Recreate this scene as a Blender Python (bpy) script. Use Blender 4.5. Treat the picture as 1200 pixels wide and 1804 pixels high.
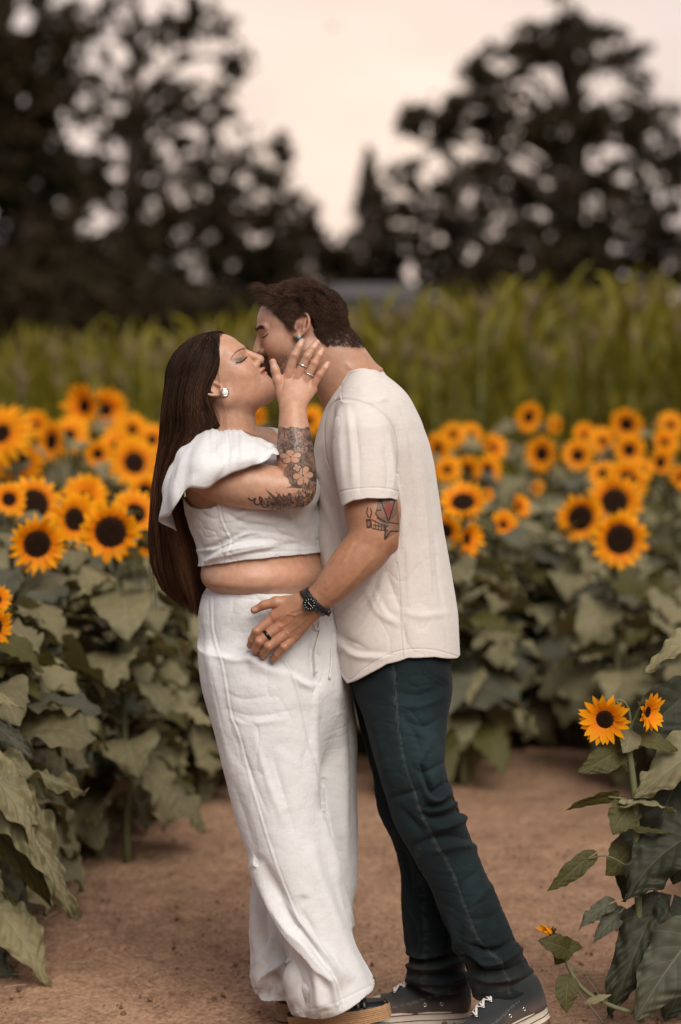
import bpy, math, random, os
import numpy as np
from mathutils import Vector, Matrix

for _o in list(bpy.data.objects):
    bpy.data.objects.remove(_o)
SC = bpy.context.scene
COL = SC.collection
ONLY = os.environ.get('SCENE_PARTS', '')        # quick looks at one part while building; empty = everything
def want(k): return (not ONLY) or (k in ONLY)

# ------------------------------------------------------------------ camera
F_PX, CX, CY, PH = 4260.0, 600.0, 902.0, 1804.0
CAMY, CAMZ = -5.7, 1.70
GZ = -0.035                                     # height of the path
PITCH = math.atan((902 - 540) / F_PX)
cam_d = bpy.data.cameras.new('camera'); cam = bpy.data.objects.new('camera', cam_d); COL.objects.link(cam)
cam.location = (0, CAMY, CAMZ); cam.rotation_euler = (math.pi / 2 - PITCH, 0, 0)
cam_d.sensor_fit = 'VERTICAL'; cam_d.sensor_height = 36; cam_d.sensor_width = 24
cam_d.lens = F_PX / PH * 36
cam_d.clip_end = 3000; cam_d.clip_start = 0.1
cam_d.dof.use_dof = True; cam_d.dof.focus_distance = 5.6; cam_d.dof.aperture_fstop = 1.8
SC.camera = cam

# ------------------------------------------------------------------ sky and sun (smoky evening, soft light)
SUN_EL, SUN_AZ = math.radians(42), math.radians(160)     # azimuth from +Y clockwise; soft light from the right, a little behind the camera
wd = bpy.data.worlds.new('World'); SC.world = wd; wd.use_nodes = True
nt = wd.node_tree; nt.nodes.clear()
def wn(t): return nt.nodes.new(t)
out = wn('ShaderNodeOutputWorld'); bg = wn('ShaderNodeBackground'); sky = wn('ShaderNodeTexSky')
sky.sky_type = 'NISHITA'; sky.sun_disc = False; sky.sun_elevation = SUN_EL; sky.sun_rotation = SUN_AZ
sky.dust_density = 6; sky.air_density = 1.5
skm = wn('ShaderNodeMix'); skm.data_type = 'RGBA'; skm.blend_type = 'MIX'; skm.inputs[0].default_value = 0.93
tc = wn('ShaderNodeTexCoord'); nrm = wn('ShaderNodeVectorMath'); nrm.operation = 'NORMALIZE'
dot = wn('ShaderNodeVectorMath'); dot.operation = 'DOT_PRODUCT'
gd = Vector(((650 - 600) / F_PX, 1, (540 - 300) / F_PX)).normalized(); dot.inputs[1].default_value = gd
pw = wn('ShaderNodeMath'); pw.operation = 'POWER'; pw.inputs[1].default_value = 110
mx = wn('ShaderNodeMath'); mx.operation = 'MAXIMUM'; mx.inputs[1].default_value = 0
nt.links.new(tc.outputs['Generated'], nrm.inputs[0]); nt.links.new(nrm.outputs[0], dot.inputs[0])
nt.links.new(dot.outputs['Value'], mx.inputs[0]); nt.links.new(mx.outputs[0], pw.inputs[0])
ns = wn('ShaderNodeTexNoise'); ns.inputs['Scale'].default_value = 9; ns.inputs['Detail'].default_value = 3
sx = wn('ShaderNodeVectorMath'); sx.operation = 'MULTIPLY'; sx.inputs[1].default_value = (1, 1, 3)
nt.links.new(nrm.outputs[0], sx.inputs[0]); nt.links.new(sx.outputs[0], ns.inputs['Vector'])
c1 = wn('ShaderNodeMix'); c1.data_type = 'RGBA'
c1.inputs['A'].default_value = (7.0, 5.95, 5.7, 1)         # smoke-veiled cloud, pinkish grey
c1.inputs['B'].default_value = (9.6, 7.6, 6.3, 1)           # peach glow where the sun sits behind it
nt.links.new(pw.outputs[0], c1.inputs['Factor'])
c2 = wn('ShaderNodeMix'); c2.data_type = 'RGBA'; c2.blend_type = 'MULTIPLY'; c2.inputs['Factor'].default_value = 1
mr = wn('ShaderNodeMapRange'); mr.inputs['From Min'].default_value = .3; mr.inputs['From Max'].default_value = .7; mr.inputs['To Min'].default_value = 0.90; mr.inputs['To Max'].default_value = 1.06
nt.links.new(ns.outputs[0], mr.inputs[0]); nt.links.new(c1.outputs['Result'], c2.inputs['A']); nt.links.new(mr.outputs[0], c2.inputs['B'])
nt.links.new(sky.outputs[0], skm.inputs['A']); nt.links.new(c2.outputs['Result'], skm.inputs['B'])
# the smoke is thick and dim on the side away from the hidden sun
bk = wn('ShaderNodeMapRange'); bk.inputs['From Min'].default_value = -.5; bk.inputs['From Max'].default_value = .85
bc_ = wn('ShaderNodeMix'); bc_.data_type = 'RGBA'; bc_.inputs['A'].default_value = (.36, .42, .50, 1); bc_.inputs['B'].default_value = (1, 1, 1, 1)
nt.links.new(bk.outputs[0], bc_.inputs['Factor'])
c3 = wn('ShaderNodeMix'); c3.data_type = 'RGBA'; c3.blend_type = 'MULTIPLY'; c3.inputs['Factor'].default_value = 1
nt.links.new(dot.outputs['Value'], bk.inputs[0]); nt.links.new(skm.outputs['Result'], c3.inputs['A']); nt.links.new(bc_.outputs['Result'], c3.inputs['B'])
nt.links.new(c3.outputs['Result'], bg.inputs['Color']); bg.inputs['Strength'].default_value = 0.115
nt.links.new(bg.outputs[0], out.inputs['Surface'])
sd = bpy.data.lights.new('sun', 'SUN'); so = bpy.data.objects.new('sun', sd); COL.objects.link(so)
sd.energy = 3.3; sd.angle = math.radians(38); sd.color = (1.0, 0.93, 0.85)
sdir = Vector((math.sin(SUN_AZ) * math.cos(SUN_EL), math.cos(SUN_AZ) * math.cos(SUN_EL), math.sin(SUN_EL)))
so.rotation_euler = sdir.to_track_quat('Z', 'Y').to_euler()
SC.view_settings.view_transform = 'Standard'; SC.view_settings.look = 'None'
SC.view_settings.exposure = 0.10; SC.view_settings.gamma = 1
SC.render.engine = 'CYCLES'
SC.cycles.max_bounces = 6; SC.cycles.diffuse_bounces = 3; SC.cycles.glossy_bounces = 2; SC.cycles.transmission_bounces = 3
SC.cycles.transparent_max_bounces = 6; SC.cycles.use_denoising = True
SC.cycles.caustics_reflective = False; SC.cycles.caustics_refractive = False

# ------------------------------------------------------------------ measuring: photo point at depth Y -> world
_sp, _cp = math.sin(PITCH), math.cos(PITCH)
def W(px, py, Y=0.0):
    a = (px - CX) / F_PX; b = (CY - py) / F_PX
    ry = _cp + b * _sp; t = (Y - CAMY) / ry
    return np.array([a * t, Y, CAMZ + t * (-_sp + b * _cp)])
def G(px, py):
    """ground point seen at a photo point"""
    a = (px - CX) / F_PX; b = (CY - py) / F_PX
    rz = -_sp + b * _cp; t = (GZ - CAMZ) / rz
    return np.array([a * t, CAMY + t * (_cp + b * _sp), GZ])
def PX(P):
    """world points (n,3) -> photo coordinates"""
    d = P - np.array([0, CAMY, CAMZ])
    f = d[:, 1] * _cp - d[:, 2] * _sp; u = d[:, 1] * _sp + d[:, 2] * _cp
    return CX + F_PX * d[:, 0] / f, CY - F_PX * u / f
def ppm(Y): return (Y - CAMY) / F_PX        # metres per photo pixel at depth Y

# ------------------------------------------------------------------ object bookkeeping
def link(name, me, parent=None, mat=None):
    o = bpy.data.objects.new(name, me); COL.objects.link(o)
    if parent is not None: o.parent = parent
    if mat is not None and me is not None and not me.materials: me.materials.append(mat)
    return o
def tag(o, label=None, cat=None, group=None, kind=None):
    if label: o['label'] = label
    if cat: o['category'] = cat
    if group: o['group'] = group
    if kind: o['kind'] = kind
    return o
def empty(name, loc=(0, 0, 0), rz=0):
    o = bpy.data.objects.new(name, None); COL.objects.link(o)
    o.location = loc; o.rotation_euler = (0, 0, rz); o.empty_display_size = 0.1
    return o
def copy_tree(o, parent=None):
    c = o.copy(); COL.objects.link(c); c.parent = parent
    for ch in o.children: copy_tree(ch, c)
    return c

def mesh_np(name, V, faces, smooth=True, cols=None, uv=None, fattr=None):
    """faces: (n,k) array or list of arrays of different k"""
    if isinstance(faces, np.ndarray): faces = [faces]
    faces = [f for f in faces if len(f)]
    me = bpy.data.meshes.new(name)
    V = np.asarray(V, dtype=np.float32)
    me.vertices.add(len(V)); me.vertices.foreach_set('co', V.ravel())
    li = np.concatenate([np.asarray(f).ravel() for f in faces]).astype(np.int32)
    tot = np.concatenate([np.full(len(f), np.asarray(f).shape[1], dtype=np.int32) for f in faces])
    st = np.concatenate([[0], np.cumsum(tot)[:-1]]).astype(np.int32)
    me.loops.add(len(li)); me.loops.foreach_set('vertex_index', li)
    me.polygons.add(len(tot)); me.polygons.foreach_set('loop_start', st); me.polygons.foreach_set('loop_total', tot)
    if smooth: me.polygons.foreach_set('use_smooth', np.ones(len(tot), dtype=bool))
    if cols is not None:
        a = me.attributes.new('Col', 'FLOAT_COLOR', 'POINT')
        c = np.ones((len(V), 4), dtype=np.float32); c[:, :3] = cols; a.data.foreach_set('color', c.ravel())
    if fattr:
        for k, v in fattr.items():
            a = me.attributes.new(k, 'FLOAT', 'POINT'); a.data.foreach_set('value', np.asarray(v, dtype=np.float32))
    if uv is not None:
        l = me.uv_layers.new(name='UVMap'); l.data.foreach_set('uv', np.asarray(uv, dtype=np.float32)[li].ravel())
    me.update(calc_edges=True); me.validate()
    return me

class MB:
    """collects pieces into one mesh"""
    def __init__(s): s.V = []; s.F = {}; s.n = 0; s.C = []; s.U = []
    def add(s, V, F, col=None, uv=None):
        V = np.asarray(V, float); F = np.asarray(F, int)
        s.V.append(V); s.F.setdefault(F.shape[1], []).append(F + s.n); s.n += len(V)
        s.C.append(np.tile(np.array(col if col is not None else (1, 1, 1), float), (len(V), 1)) if (col is None or np.ndim(col) == 1) else np.asarray(col, float))
        s.U.append(np.zeros((len(V), 2)) if uv is None else np.asarray(uv, float))
    def me(s, name, smooth=True, col=False, uv=False):
        return mesh_np(name, np.concatenate(s.V), [np.concatenate(f) for f in s.F.values()], smooth,
                       np.concatenate(s.C) if col else None, np.concatenate(s.U) if uv else None)

def catmull(P, n):
    """resample a polyline smoothly to n points"""
    P = np.asarray(P, float)
    if len(P) == 2: return P[0] + (P[1] - P[0]) * np.linspace(0, 1, n)[:, None]
    E = np.vstack([2 * P[0] - P[1], P, 2 * P[-1] - P[-2]])
    t = np.linspace(0, len(P) - 1 - 1e-9, n); i = t.astype(int); f = (t - i)[:, None]
    a, b, c, d = E[i], E[i + 1], E[i + 2], E[i + 3]
    return 0.5 * (2 * b + (c - a) * f + (2 * a - 5 * b + 4 * c - d) * f ** 2 + (3 * b - a - 3 * c + d) * f ** 3)
def norm(v): v = np.asarray(v, float); return v / (np.linalg.norm(v, axis=-1, keepdims=True) + 1e-12)
def tube(P, R, k=8, cap=True, flat=None):
    """tube along points P with radii R"""
    P = np.asarray(P, float); n = len(P); R = np.broadcast_to(np.asarray(R, float), (n,))
    T = norm(np.gradient(P, axis=0)); up = np.array([0, 0, 1.0]) if abs(T[0][2]) < .9 else np.array([0, 1.0, 0])
    A = np.zeros_like(P); a = norm(np.cross(T[0], up))
    for i in range(n):
        a = a - T[i] * a.dot(T[i]); a = norm(a); A[i] = a
    B = np.cross(T, A); th = np.arange(k) * 2 * math.pi / k
    if flat is None: flat = 1.0
    V = (P[:, None] + R[:, None, None] * (A[:, None] * np.cos(th)[None, :, None] + flat * B[:, None] * np.sin(th)[None, :, None])).reshape(-1, 3)
    F = []
    for i in range(n - 1):
        for j in range(k):
            F.append((i * k + j, i * k + (j + 1) % k, (i + 1) * k + (j + 1) % k, (i + 1) * k + j))
    if cap:
        V = np.vstack([V, P[0] - T[0] * R[0] * .5, P[-1] + T[-1] * R[-1] * .5]); a0 = n * k; a1 = a0 + 1
        for j in range(k):
            F.append((j, a0, a0, (j + 1) % k)); F.append(((n - 1) * k + j, (n - 1) * k + (j + 1) % k, a1, a1))
    F = np.array(F)
    q = F[F[:, 2] != F[:, 3]] if cap else F
    if cap:
        q = np.array([f for f in F if len(set(f)) == 4]); t = np.array([list(dict.fromkeys(f)) for f in F if len(set(f)) == 3])
        return V, q, t
    return V, F, np.zeros((0, 3), int)
def add_tube(mb, P, R, k=8, cap=True, flat=None, col=None):
    V, q, t = tube(P, R, k, cap, flat); n0 = mb.n
    mb.add(V, q, col)
    if len(t): mb.F.setdefault(3, []).append(t + n0)
def add_box(mb, c, s, R=None, col=None):
    c = np.asarray(c, float); s = np.asarray(s, float) / 2
    V = np.array([(x, y, z) for x in (-1, 1) for y in (-1, 1) for z in (-1, 1)], float) * s
    if R is not None: V = V @ np.asarray(R).T
    mb.add(V + c, [(0, 1, 3, 2), (4, 6, 7, 5), (0, 4, 5, 1), (2, 3, 7, 6), (0, 2, 6, 4), (1, 5, 7, 3)], col)

# ------------------------------------------------------------------ noise
def _h(ix, iy, iz, s):
    n = (ix * 374761393 + iy * 668265263 + iz * 2147483647 + s * 974711) & 0xffffffff
    n = ((n ^ (n >> 13)) * 1274126177) & 0xffffffff
    return ((n ^ (n >> 16)) & 0xffff) / 65535.0
def vnoise(P, s=0):
    P = np.asarray(P, float); i = np.floor(P).astype(np.int64); f = P - i; f = f * f * (3 - 2 * f)
    x, y, z = i[:, 0], i[:, 1], i[:, 2]; u, v, w = f[:, 0], f[:, 1], f[:, 2]; r = 0
    for dx in (0, 1):
        for dy in (0, 1):
            for dz in (0, 1):
                r = r + _h(x + dx, y + dy, z + dz, s) * (u if dx else 1 - u) * (v if dy else 1 - v) * (w if dz else 1 - w)
    return r * 2 - 1
def fbm(P, s=0, o=3):
    r = 0; a = 1; t = 0
    for k in range(o):
        r = r + a * vnoise(P * 2 ** k, s + k * 17); t += a; a *= .5
    return r / t
def sstep(a, b, x):
    t = np.clip((x - a) / (b - a), 0, 1); return t * t * (3 - 2 * t)
def seg_dist(x, y, pts):
    """distance of 2-D points to a polyline, and the side (left positive)"""
    best = np.full(np.shape(x), 1e9); side = np.zeros(np.shape(x)); par = np.zeros(np.shape(x)); acc = 0.0
    pts = np.asarray(pts, float)
    for a, b in zip(pts[:-1], pts[1:]):
        d = b - a; L = d.dot(d) + 1e-12; t = np.clip(((x - a[0]) * d[0] + (y - a[1]) * d[1]) / L, 0, 1)
        ex = x - a[0] - t * d[0]; ey = y - a[1] - t * d[1]; q = np.hypot(ex, ey); m = q < best
        best = np.where(m, q, best); side = np.where(m, np.sign(d[0] * ey - d[1] * ex), side)
        par = np.where(m, acc + t * math.sqrt(L), par); acc += math.sqrt(L)
    return best, side, par

# ------------------------------------------------------------------ signed distance bodies
def smin(a, b, k):
    k = np.maximum(k, 1e-5)
    h = np.maximum(k - np.abs(a - b), 0) / k
    return np.minimum(a, b) - h * h * k * .25
class RC:                                           # tapered capsule
    def __init__(s, a, b, ra, rb):
        s.a = np.asarray(a, float); s.b = np.asarray(b, float); s.ra, s.rb = ra, rb
        s.c = (s.a + s.b) / 2; s.R = np.linalg.norm(s.b - s.a) / 2 + max(ra, rb)
    def ev(s, p):
        ba = s.b - s.a; l2 = ba.dot(ba); rr = s.ra - s.rb; a2 = l2 - rr * rr; il2 = 1 / l2
        pa = p - s.a; y = pa @ ba; z = y - l2; q = pa * l2 - ba * y[:, None]; x2 = (q * q).sum(1)
        y2 = y * y * l2; z2 = z * z * l2; k = math.copysign(1, rr) * rr * rr * x2
        r = (np.sqrt(x2 * a2 * il2) + y * rr) * il2 - s.ra
        r = np.where(np.sign(y) * a2 * y2 < k, np.sqrt(x2 + y2) * il2 - s.ra, r)
        return np.where(np.sign(z) * a2 * z2 > k, np.sqrt(x2 + z2) * il2 - s.rb, r)
class EL:                                           # rotated ellipsoid
    def __init__(s, c, r, M=None):
        s.c = np.asarray(c, float); s.r = np.asarray(r, float); s.M = M; s.R = max(r)
    def ev(s, p):
        q = p - s.c
        if s.M is not None: q = q @ s.M
        k0 = np.sqrt(((q / s.r) ** 2).sum(1)); k1 = np.sqrt(((q / s.r ** 2) ** 2).sum(1)) + 1e-9
        return k0 * (k0 - 1) / k1
class LOFT:                                         # stack of rotated superellipses along z
    def __init__(s, rows, rot=0.0, e=2.2, caps=True, n=170):
        R = np.array(sorted(rows, key=lambda r: r[0]), float)     # z, cx, cy, rx, ry
        zz = np.linspace(R[0, 0], R[-1, 0], n); s.z = zz
        s.T = np.stack([np.interp(zz, R[:, 0], R[:, k]) for k in range(1, 5)], 1)
        hw = max(2, int(.011 / (zz[1] - zz[0]))); ker = np.ones(2 * hw + 1) / (2 * hw + 1)
        for _ in range(2):
            P_ = np.vstack([s.T[:1]] * hw + [s.T] + [s.T[-1:]] * hw)
            s.T = np.stack([np.convolve(P_[:, k], ker, 'valid') for k in range(4)], 1)
        s.rot = rot; s.e = e; s.caps = caps
        s.c = np.array([s.T[:, 0].mean(), s.T[:, 1].mean(), (zz[0] + zz[-1]) / 2])
        s.R = math.sqrt(((zz[-1] - zz[0]) / 2) ** 2 + (s.T[:, 2].max() + np.ptp(s.T[:, 0])) ** 2 + (s.T[:, 3].max() + np.ptp(s.T[:, 1])) ** 2)
    def ev(s, p, off=0.0):
        z = p[:, 2]; cx, cy, rx, ry = [np.interp(z, s.z, s.T[:, k]) for k in range(4)]
        x = p[:, 0] - cx; y = p[:, 1] - cy; c, n = math.cos(s.rot), math.sin(s.rot)
        u = (x * c + y * n) / (rx + off); v = (-x * n + y * c) / (ry + off)
        q = (np.abs(u) ** s.e + np.abs(v) ** s.e + 1e-9) ** (1 / s.e)
        L = np.sqrt(u * u + v * v) + 1e-9
        rr = np.sqrt(((u / L * (rx + off)) ** 2 + (v / L * (ry + off)) ** 2))     # radius in this direction
        d = (q - 1) * np.minimum(rr, np.minimum(rx, ry) * 1.6 + off)
        if s.caps:
            d = np.maximum(d, np.maximum(z - s.z[-1] - off, s.z[0] - off - z))
        return d
class FN:                                           # free function
    def __init__(s, f, c=(0, 0, 0), R=1e3): s.f = f; s.c = np.asarray(c, float); s.R = R
    def ev(s, p): return s.f(p)
class U:                                            # smooth union
    def __init__(s, k, *it):
        s.k = k; s.it = list(it); b = [i for i in it]
        C = np.array([i.c for i in b]); s.c = C.mean(0); s.R = max(np.linalg.norm(i.c - s.c) + i.R for i in b)
    def evc(s, p, c, R):
        r = None; km = s.k if not callable(s.k) else .06; kk = s.k if not callable(s.k) else s.k(p)
        for i in s.it:
            if np.linalg.norm(i.c - c) - i.R > R + km + .03: continue
            d = i.evc(p, c, R) if hasattr(i, 'evc') else i.ev(p)
            if d is None: continue
            r = d if r is None else smin(r, d, kk)
        return r
class SUB:
    def __init__(s, k, a, b): s.k = k; s.a = a; s.b = b; s.c = a.c; s.R = a.R
    def evc(s, p, c, R):
        r = s.a.evc(p, c, R) if hasattr(s.a, 'evc') else s.a.ev(p)
        if r is None: return None
        if np.linalg.norm(s.b.c - c) - s.b.R > R + s.k + .03: return r
        d = s.b.evc(p, c, R) if hasattr(s.b, 'evc') else s.b.ev(p)
        if d is None: return r
        return -smin(-r, d, s.k)
class CUT:                                          # keep where f(p) < 0
    def __init__(s, k, a, f): s.k = k; s.a = a; s.f = f; s.c = a.c; s.R = a.R
    def evc(s, p, c, R):
        r = s.a.evc(p, c, R) if hasattr(s.a, 'evc') else s.a.ev(p)
        if r is None: return None
        return -smin(-r, -s.f(p), s.k)

def sdf_at(tree, P):
    """evaluate at scattered points, in spatial blocks so far pieces are skipped"""
    B = .07; key = np.floor(P / B).astype(np.int64); kk = key[:, 0] * 4000003 + key[:, 1] * 2003 + key[:, 2]
    o = np.argsort(kk, kind='stable'); ks = kk[o]; cut = np.flatnonzero(np.diff(ks)) + 1
    out = np.full(len(P), 1.0)
    for g in np.split(o, cut):
        if not len(g): continue
        c = (key[g[0]] + .5) * B; r = tree.evc(P[g], c, B * .87)
        if r is not None: out[g] = r
    return out
TET = np.array([(1, -1, -1), (-1, -1, 1), (-1, 1, -1), (1, 1, 1)], float)
def project(tree, V, it=2, h=.0008, mx=.004):
    for _ in range(it):
        d = sdf_at(tree, V); g = 0
        for t in TET: g = g + t * sdf_at(tree, V + t * h)[:, None]
        g = g / (4 * h); L = np.linalg.norm(g, axis=1) + 1e-6
        st = np.clip(d / L, -mx, mx); V = V - (g / L[:, None]) * st[:, None]
    return V
def nets(tree, xs, ys, zs):
    nx, ny, nz = len(xs), len(ys), len(zs); F = np.ones((nx, ny, nz), np.float32); B = 10
    for i in range(0, nx, B):
        for j in range(0, ny, B):
            for k in range(0, nz, B):
                X, Y, Z = xs[i:i + B], ys[j:j + B], zs[k:k + B]
                lo = np.array([X[0], Y[0], Z[0]]); hi = np.array([X[-1], Y[-1], Z[-1]]); c = (lo + hi) / 2
                R = np.linalg.norm(hi - lo) / 2 + 1e-4
                r = tree.evc(c[None], c, R)
                if r is None: continue
                if r[0] > R * 1.7 + .03: continue
                if r[0] < -R * 1.7 - .03: F[i:i + B, j:j + B, k:k + B] = -1; continue
                g = np.stack(np.meshgrid(X, Y, Z, indexing='ij'), -1).reshape(-1, 3)
                v = tree.evc(g, c, R)
                if v is not None: F[i:i + B, j:j + B, k:k + B] = v.reshape(len(X), len(Y), len(Z))
    S = F < 0
    def cor(A, a, b, c): return A[a:nx - 1 + a, b:ny - 1 + b, c:nz - 1 + c]
    cnt = sum(cor(S, a, b, c).astype(np.int8) for a in (0, 1) for b in (0, 1) for c in (0, 1))
    act = (cnt > 0) & (cnt < 8); ci = np.argwhere(act); vid = np.full(act.shape, -1, np.int64); vid[act] = np.arange(len(ci))
    acc = np.zeros((len(ci), 3)); num = np.zeros(len(ci)); ax = (xs, ys, zs)
    for d in range(3):
        o = [k for k in range(3) if k != d]
        for u in (0, 1):
            for w in (0, 1):
                a = ci.copy(); a[:, o[0]] += u; a[:, o[1]] += w; b = a.copy(); b[:, d] += 1
                fa = F[a[:, 0], a[:, 1], a[:, 2]]; fb = F[b[:, 0], b[:, 1], b[:, 2]]; m = (fa < 0) != (fb < 0)
                t = np.where(m, fa / np.where(m, fa - fb, 1), 0)
                p = np.stack([ax[q][a[:, q]] for q in range(3)], 1).astype(float)
                p[:, d] += t * (ax[d][b[:, d]] - ax[d][a[:, d]])
                acc += p * m[:, None]; num += m
    V = acc / num[:, None]; Q = []
    for d in range(3):
        o = [(d + 1) % 3, (d + 2) % 3]; sl0 = [slice(None)] * 3; sl1 = [slice(None)] * 3
        sl0[d] = slice(0, -1); sl1[d] = slice(1, None)
        s0 = S[tuple(sl0)]; s1 = S[tuple(sl1)]; e = np.argwhere(s0 != s1)
        e = e[(e[:, o[0]] > 0) & (e[:, o[1]] > 0) & (e[:, o[0]] < S.shape[o[0]] - 1) & (e[:, o[1]] < S.shape[o[1]] - 1)]
        fl = s0[e[:, 0], e[:, 1], e[:, 2]]; qs = []
        for (u, w) in ((-1, -1), (0, -1), (0, 0), (-1, 0)):
            c = e.copy(); c[:, o[0]] += u; c[:, o[1]] += w; qs.append(vid[c[:, 0], c[:, 1], c[:, 2]])
        q = np.stack(qs, 1); q[~fl] = q[~fl][:, ::-1]; Q.append(q)
    Q = np.concatenate(Q); Q = Q[(Q >= 0).all(1)]
    return V, Q
def refine(V, Q, mask, ng=()):
    """split the quads in mask into four; neighbours take the mid-edge points"""
    N = len(V); S = Q[mask]; K = Q[~mask]
    def ek(a, b): return np.minimum(a, b) * (N + 1) + np.maximum(a, b)
    E = np.stack([ek(S[:, i], S[:, (i + 1) % 4]) for i in range(4)], 1); uq, inv = np.unique(E.ravel(), return_inverse=True)
    inv = inv.reshape(-1, 4); mid = (V[uq // (N + 1)] + V[uq % (N + 1)]) / 2; cen = V[S].mean(1)
    m = N + inv; c = N + len(uq) + np.arange(len(S)); V2 = np.vstack([V, mid, cen])
    NQ = np.concatenate([np.stack([S[:, i], m[:, i], c, m[:, i - 1]], 1) for i in range(4)])
    out_ng = []; keep = K
    if len(uq):
        KE = np.stack([ek(K[:, i], K[:, (i + 1) % 4]) for i in range(4)], 1)
        pos = np.minimum(np.searchsorted(uq, KE), len(uq) - 1); hit = uq[pos] == KE; b = hit.any(1); keep = K[~b]
        for f, h, p in zip(K[b], hit[b], pos[b]):
            r = []
            for i in range(4):
                r.append(f[i])
                if h[i]: r.append(N + p[i])
            out_ng.append(r)
        for f in ng:
            r = []
            for i in range(len(f)):
                r.append(f[i]); e = ek(f[i], f[(i + 1) % len(f)]); p = np.searchsorted(uq, e)
                if p < len(uq) and uq[p] == e: r.append(N + p)
            out_ng.append(r)
    return V2, np.concatenate([keep, NQ]), out_ng
def facelists(Q, ng):
    d = {4: [Q]}
    for f in ng: d.setdefault(len(f), []).append(np.array([f]))
    return [np.concatenate(v) for v in d.values()]
def vnormals(V, Q):
    n = np.zeros_like(V); fn = np.cross(V[Q[:, 2]] - V[Q[:, 0]], V[Q[:, 3]] - V[Q[:, 1]])
    for k in range(4): np.add.at(n, Q[:, k], fn)
    return norm(n)
def axis_grid(lo, hi, h): return np.arange(lo, hi + h, h)
def zgrid(parts):
    """parts: [(z0,z1,h),...] ascending"""
    out = []
    for a, b, h in parts: out.append(np.arange(a, b - h * .3, h))
    out.append([parts[-1][1]]); return np.concatenate(out)

class Frame:
    def __init__(s, o, fwd, up, sc=1.0):
        s.o = np.asarray(o, float); f = norm(fwd); u = np.asarray(up, float); u = norm(u - f * u.dot(f)); l = np.cross(u, f)
        s.M = np.stack([f, l, u], 1); s.s = sc
    def p(s, x, y, z): return s.o + s.M @ (np.array([x, y, z], float) * s.s)
    def inv(s, P): return (P - s.o) @ s.M / s.s
    def E(s, c, r): return EL(s.p(*c), np.array(r) * s.s, s.M)
    def R(s, a, b, ra, rb): return RC(s.p(*a), s.p(*b), ra * s.s, rb * s.s)

# ------------------------------------------------------------------ materials
def mat(name):
    m = bpy.data.materials.new(name); m.use_nodes = True; t = m.node_tree; b = t.nodes['Principled BSDF']; return m, t, b
def N(t, ty, **kw):
    n = t.nodes.new(ty)
    for k, v in kw.items():
        if k in n.inputs: n.inputs[k].default_value = v
        else: setattr(n, k, v)
    return n
def ramp(t, fac, stops):
    r = t.nodes.new('ShaderNodeValToRGB'); e = r.color_ramp.elements
    while len(e) < len(stops): e.new(0.5)
    for q, (p, c) in zip(e, stops): q.position = p; q.color = (*c, 1) if len(c) == 3 else c
    t.links.new(fac, r.inputs[0]); return r.outputs[0]
def mixc(t, f, a, b, mode='MIX'):
    m = t.nodes.new('ShaderNodeMix'); m.data_type = 'RGBA'; m.blend_type = mode
    for k, v in (('Factor', f), ('A', a), ('B', b)):
        if isinstance(v, (int, float)): m.inputs[k].default_value = v
        elif isinstance(v, tuple): m.inputs[k].default_value = (*v, 1)
        else: t.links.new(v, m.inputs[k])
    return m.outputs['Result']
def coord(t, kind='Object', scale=(1, 1, 1)):
    c = t.nodes.new('ShaderNodeTexCoord'); m = t.nodes.new('ShaderNodeMapping'); m.inputs['Scale'].default_value = scale
    t.links.new(c.outputs[kind], m.inputs[0]); return m.outputs[0]
def noise(t, vec, scale, detail=3, rough=.5):
    n = t.nodes.new('ShaderNodeTexNoise'); n.inputs['Scale'].default_value = scale; n.inputs['Detail'].default_value = detail
    n.inputs['Roughness'].default_value = rough; t.links.new(vec, n.inputs['Vector']); return n.outputs[0]
def bump(t, b, h, strength=.3, dist=.002, prev=None):
    n = t.nodes.new('ShaderNodeBump'); n.inputs['Strength'].default_value = strength; n.inputs['Distance'].default_value = dist
    t.links.new(h, n.inputs['Height'])
    if prev is not None: t.links.new(prev, n.inputs['Normal'])
    t.links.new(n.outputs[0], b.inputs['Normal']); return n.outputs[0]
def plain(name, col, rough=.6, metal=0.0, var=.15, vs=30, bs=0.0):
    m, t, b = mat(name); v = coord(t)
    n = noise(t, v, vs, 4)
    c = mixc(t, n, tuple(x * (1 - var) for x in col), tuple(min(1, x * (1 + var)) for x in col))
    t.links.new(c, b.inputs['Base Color']); b.inputs['Roughness'].default_value = rough; b.inputs['Metallic'].default_value = metal
    if bs: bump(t, b, n, .5, bs)
    return m
# =================================================================== GROUND (path and field soil)
def dirt_mat():
    m, t, b = mat('path_dirt'); v = coord(t)
    big = noise(t, v, 1.1, 5, .6); med = noise(t, v, 9, 6, .65); fine = noise(t, v, 70, 5, .7); gr = noise(t, v, 260, 3, .6)
    c = ramp(t, med, [(.28, (.13, .066, .036)), (.47, (.26, .145, .083)), (.62, (.36, .215, .128)), (.8, (.45, .285, .18))])
    c = mixc(t, .62, c, ramp(t, fine, [(.34, (.08, .040, .022)), (.5, (.29, .165, .098)), (.72, (.48, .315, .205))]))
    c = mixc(t, 1.0, c, ramp(t, big, [(.3, (.78, .78, .78)), (.7, (1.15, 1.12, 1.1))]), 'MULTIPLY')
    a = N(t, 'ShaderNodeAttribute', attribute_name='Col'); c = mixc(t, 1.0, c, a.outputs['Color'], 'MULTIPLY'); c = mixc(t, 1.0, c, (1.13, 1.20, 1.28), 'MULTIPLY')
    t.links.new(c, b.inputs['Base Color']); b.inputs['Roughness'].default_value = .95; b.inputs['Specular IOR Level'].default_value = .1
    p = bump(t, b, med, .6, .02); p = bump(t, b, fine, .7, .006, p); bump(t, b, gr, .6, .002, p)
    return m
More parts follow.
